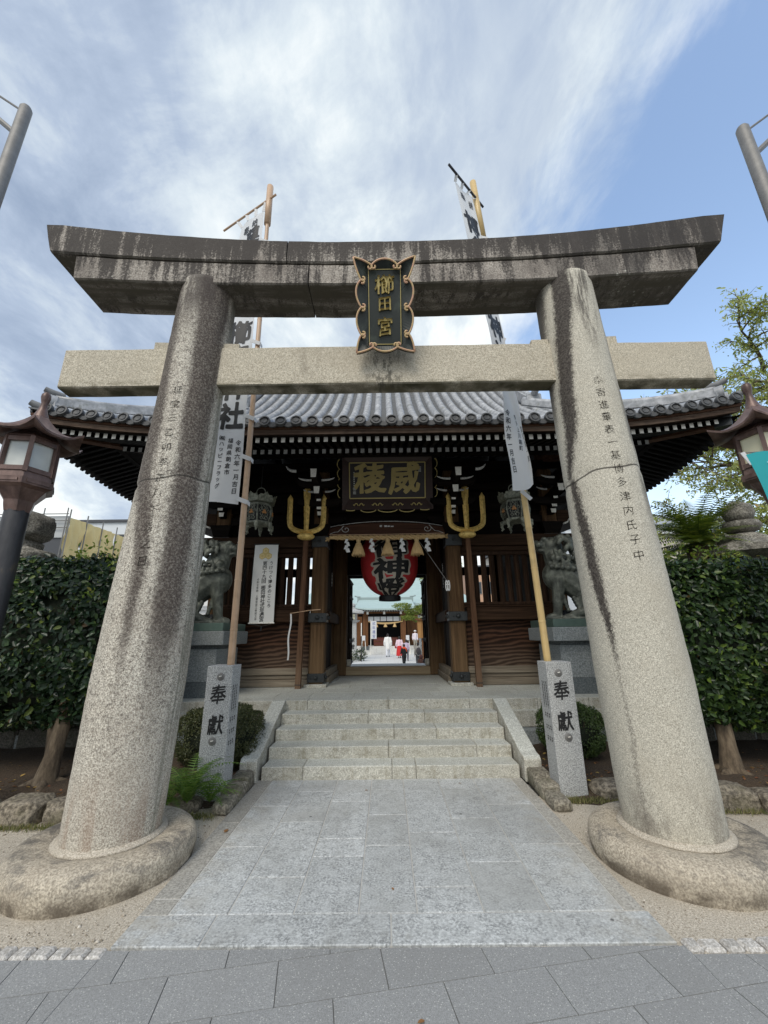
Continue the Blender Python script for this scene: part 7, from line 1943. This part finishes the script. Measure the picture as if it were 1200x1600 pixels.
# ------------------------------------------------------------------ buildings and trees around
def building(name, x0, x1, y0, y1, h, wall, lab, wins, roofm=None, wmat=None):
    r = thing(name, ((x0 + x1) / 2, (y0 + y1) / 2, 0), lab, 'building')
    mb = MB(); mb.box(x0, x1, y0, y1, 0, h); part('wall', mb, wall, r)
    mb = MB(); mb.box(x0 - .25, x1 + .25, y0 - .25, y1 + .25, h + .003, h + .28); part('roof_slab', mb, roofm or M_dk, r)
    for face, u0, z0, w_, h_ in wins:
        mb = MB(); f2 = MB()
        def bxx(m_, g0, g1, a, b, c, d_):
            if face == 'f': m_.box(a, b, y0 - g1, y0 - g0, c, d_)
            elif face == 'r': m_.box(x1 + g0, x1 + g1, a, b, c, d_)
            else: m_.box(x0 - g1, x0 - g0, a, b, c, d_)
        bxx(mb, .0, .06, u0 - .08, u0 + w_ + .08, z0 - .08, z0 + h_ + .08); w = part('window', mb, M_steel, r)
        bxx(f2, .061, .07, u0, u0 + w_ / 2 - .02, z0, z0 + h_); bxx(f2, .061, .07, u0 + w_ / 2 + .02, u0 + w_, z0, z0 + h_); part('pane', f2, M_pane, w)
    return r
M_dk = mat('dark_roof_edge', col=(.06, .065, .075), rough=.6); M_pane = mat('dark_window_pane', col=(.03, .04, .05), rough=.1)
M_bw = mat('white_rendered_wall', lambda n: {'Base Color': n.mix(n.noise(n.tex(), .6, 4), (.58, .62, .66), (.68, .71, .74))}, rough=.9)
M_bt = mat('tan_tiled_wall', lambda n: {'Base Color': n.mix(n.noise(n.tex(), .8, 4), (.5, .3, .2), (.6, .4, .28))}, rough=.9)
M_bb = mat('beige_wall', col=(.56, .52, .45), rough=.9)
building('apartment_building', -38, -28.6, 45, 56, 14.2, M_bw, 'white apartment building with dark roof edge behind the scaffolding', [('f', -35.5 + 2.5 * i, z, 1.4, 1.3) for i in range(3) for z in (4.2, 7.6, 11.4)] + [('r', 46.5 + 3 * i, z, 1.4, 1.3) for i in range(3) for z in (7.6, 11.4)])
building('pale_building', 18.0, 30, 40, 52, 11.6, M_bw, 'pale building with small windows right of the shrine gate', [('f', 18.6 + 2.2 * i, z, 1.0, 1.2) for i in range(5) for z in (2.2, 5.2, 8.2)] + [('l', 41.5 + 3 * i, z, 1.2, 1.2) for i in range(3) for z in (5.2, 8.2)])
building('tan_building', 9.2, 12.2, 46, 54, 8.6, M_bt, 'tan tiled building glimpsed through the right lattice window', [('f', 9.7 + 1.4 * i, z, .8, 1.2) for i in range(2) for z in (3., 5.8)])
building('cream_building', 12.6, 16.5, 44, 52, 10.5, M_bb, 'cream building seen through the right lattice window', [('f', 13.2 + 1.6 * i, z, .9, 1.2) for i in range(2) for z in (2.2, 4.8, 7.4)])
building('shrine_office', -14, -6.2, 30, 36, 3.4, M_wwall, 'low white shrine office glimpsed through the left lattice window', [('f', -13.2 + 2 * i, 1.0, 1.3, 1.4) for i in range(4)], M_tile)
building('white_storehouse', -24, -14.8, 46, 54, 6.2, M_wwall, 'white storehouse at the left behind the gate', [('f', -22 + 3 * i, 3.4, 1.2, 1.) for i in range(3)], M_tile)

sc = thing('scaffolding', (-20.2, 28, 0), 'building site wrapped in cream tarpaulins on scaffold poles at the left', 'scaffolding')
M_tarp = cloth('cream_tarpaulin', (.70, .56, .28), .25)
for k in range(5):
    y0, y1 = 25.0 + k * 1.55, 25.0 + (k + 1) * 1.55
    mb = MB(); mb.grid(lambda u, v, y0=y0, y1=y1, k=k: (-20.2 + .30 * noise.noise(Vector((u * 3 + k * 5, v * 6, k))) + .10 * abs(math.sin(u * PI * 2.5 + v * 4 + k)) * math.sin(PI * u), y0 + (y1 - y0) * u, 2.5 + 6.5 * v), 18, 36); part('tarpaulin', mb, M_tarp, sc, 1)
for k in range(6):
    y = 25.0 + k * 1.55; mb = MB(); mb.tube([(-20.12, y, 0), (-20.12, y, 9.5)], .04, 6); part('scaffold_pole', mb, M_steel, sc)
for k in range(6):
    x = -20.3 - 1.5 * k; mb = MB(); mb.tube([(x, 24.95, 0), (x, 24.95, 9.6)], .035, 6); part('scaffold_pole', mb, M_steel, sc)
for z in (9.2, 8.75, 8.3):
    mb = MB(); mb.tube([(-20.2, 24.95, z), (-30, 24.95, z)], .03, 6); part('guard_rail', mb, M_steel, sc)
mb = MB(); mb.box(-30, -20.3, 25.1, 25.16, 7.7, 9.1); part('grey_sheeting', mb, mat('grey_sheeting', col=(.42, .44, .45), rough=.8), sc)
mb = MB(); mb.box(-30, -20.3, 25.2, 25.4, 0, 7.7); part('site_wall', mb, M_dk, sc)
tr_ = thing('temple_roof', (24, 31, 0), 'tip of a tiled temple roof above the cycad', 'roof')
mb = MB(); mb.box(20.5, 27, 30, 36, 0, 8.6); part('wall', mb, M_bb, tr_)
mb = MB(); mb.grid(lambda u, v: (19.6 + 8 * u - .0, 29.2 + 4 * v, 8.7 + 2.2 * v ** 1.3 + .5 * (abs(2 * u - 1)) ** 4 * (1 - v)), 16, 8); part('tiled_slope', mb, M_tile, tr_)

# big leafy tree on the right, with thin drooping sprays
bt = thing('leafy_tree', (15.5, 14.5, 0), 'tall thin leaved tree at the right picture edge, backlit by the sky', 'tree')
br = MB(); br.tube([(15.5, 14.5, 0), (15.4, 14.4, 3), (15.1, 14.2, 6), (15.3, 14.1, 9), (15.6, 14, 12)], [.4, .33, .26, .18, .08], 10); LP = []; rnd = random.Random(9)
def limb(p, d_, L, r0, lv):
    pts = [p]; q = p.copy(); dd = d_.copy()
    for k in range(6):
        dd = (dd + Vector((rnd.uniform(-.2, .2), rnd.uniform(-.2, .2), rnd.uniform(-.16, .12)))).normalized(); q = q + dd * L / 6; pts.append(q.copy())
        if lv < 2 and k > 0:
            for _ in range(2 if lv == 0 else 3):
                a = Vector((rnd.uniform(-1, 1), rnd.uniform(-1, 1), rnd.uniform(-.7, .6))).normalized(); limb(q.copy(), (dd * .7 + a).normalized(), L * rnd.uniform(.34, .52), r0 * .4, lv + 1)
        if lv == 2: LP.extend([(q + Vector((rnd.gauss(0, .07), rnd.gauss(0, .07), rnd.gauss(-.04, .06)))) for _ in range(4)])
    br.tube(pts, [r0 * (1 - .8 * k / 6) for k in range(7)], 5 if lv else 7)
for i in range(15):
    z = 3.4 + i * .58; a = rnd.uniform(1.9, 4.4) if i % 3 else rnd.uniform(0, 6.28)
    limb(Vector((15.3, 14.3, z)), Vector((math.cos(a), math.sin(a) * .8, rnd.uniform(.05, .5))).normalized(), rnd.uniform(3.2, 4.6) * (1 - i * .016), .09, 0)
part('trunk_and_branches', br, M_bark, bt, 1)
P = np.array([tuple(p) for p in LP]); n = len(P); keep = rng.uniform(0, 1, n) < .45; P = P[keep]; n = len(P); l_ = rng.uniform(.11, .2, n); link('foliage', leaves('foliage', P, np.tile([0, -.3, .6], (n, 1)), l_, l_ * .36, M_tree, .15, .8, .8), bt, kind='stuff')
for i, (x, y, z, q, n, mt, lab) in enumerate(((9.0, 11.5, 2.2, (1.6, 1.3, 1.9), 7000, M_bgleaf, 'dark evergreen tree behind the cycad'), (12.5, 12.5, 2.9, (2.4, 1.6, 2.7), 9000, M_tree, 'rounded green tree behind the stone lantern at the right'), (-9.5, 10.5, 1.6, (2.2, 1.5, 1.7), 6000, M_bgleaf, 'dark bush behind the left camellia'), (9.6, 9.6, 1.4, (2.2, 1.2, 1.5), 7000, M_bgleaf, 'dark shrubbery behind the right camellia'))):
    t_ = thing('background_tree', (x, y, 0), lab, 'tree'); mb = MB(); mb.tube([(x, y, 0), (x, y, z)], [.2, .1], 8); part('trunk', mb, M_bark, t_); leafcloud('foliage', t_, (x, y, z), q, n, .17, mt)
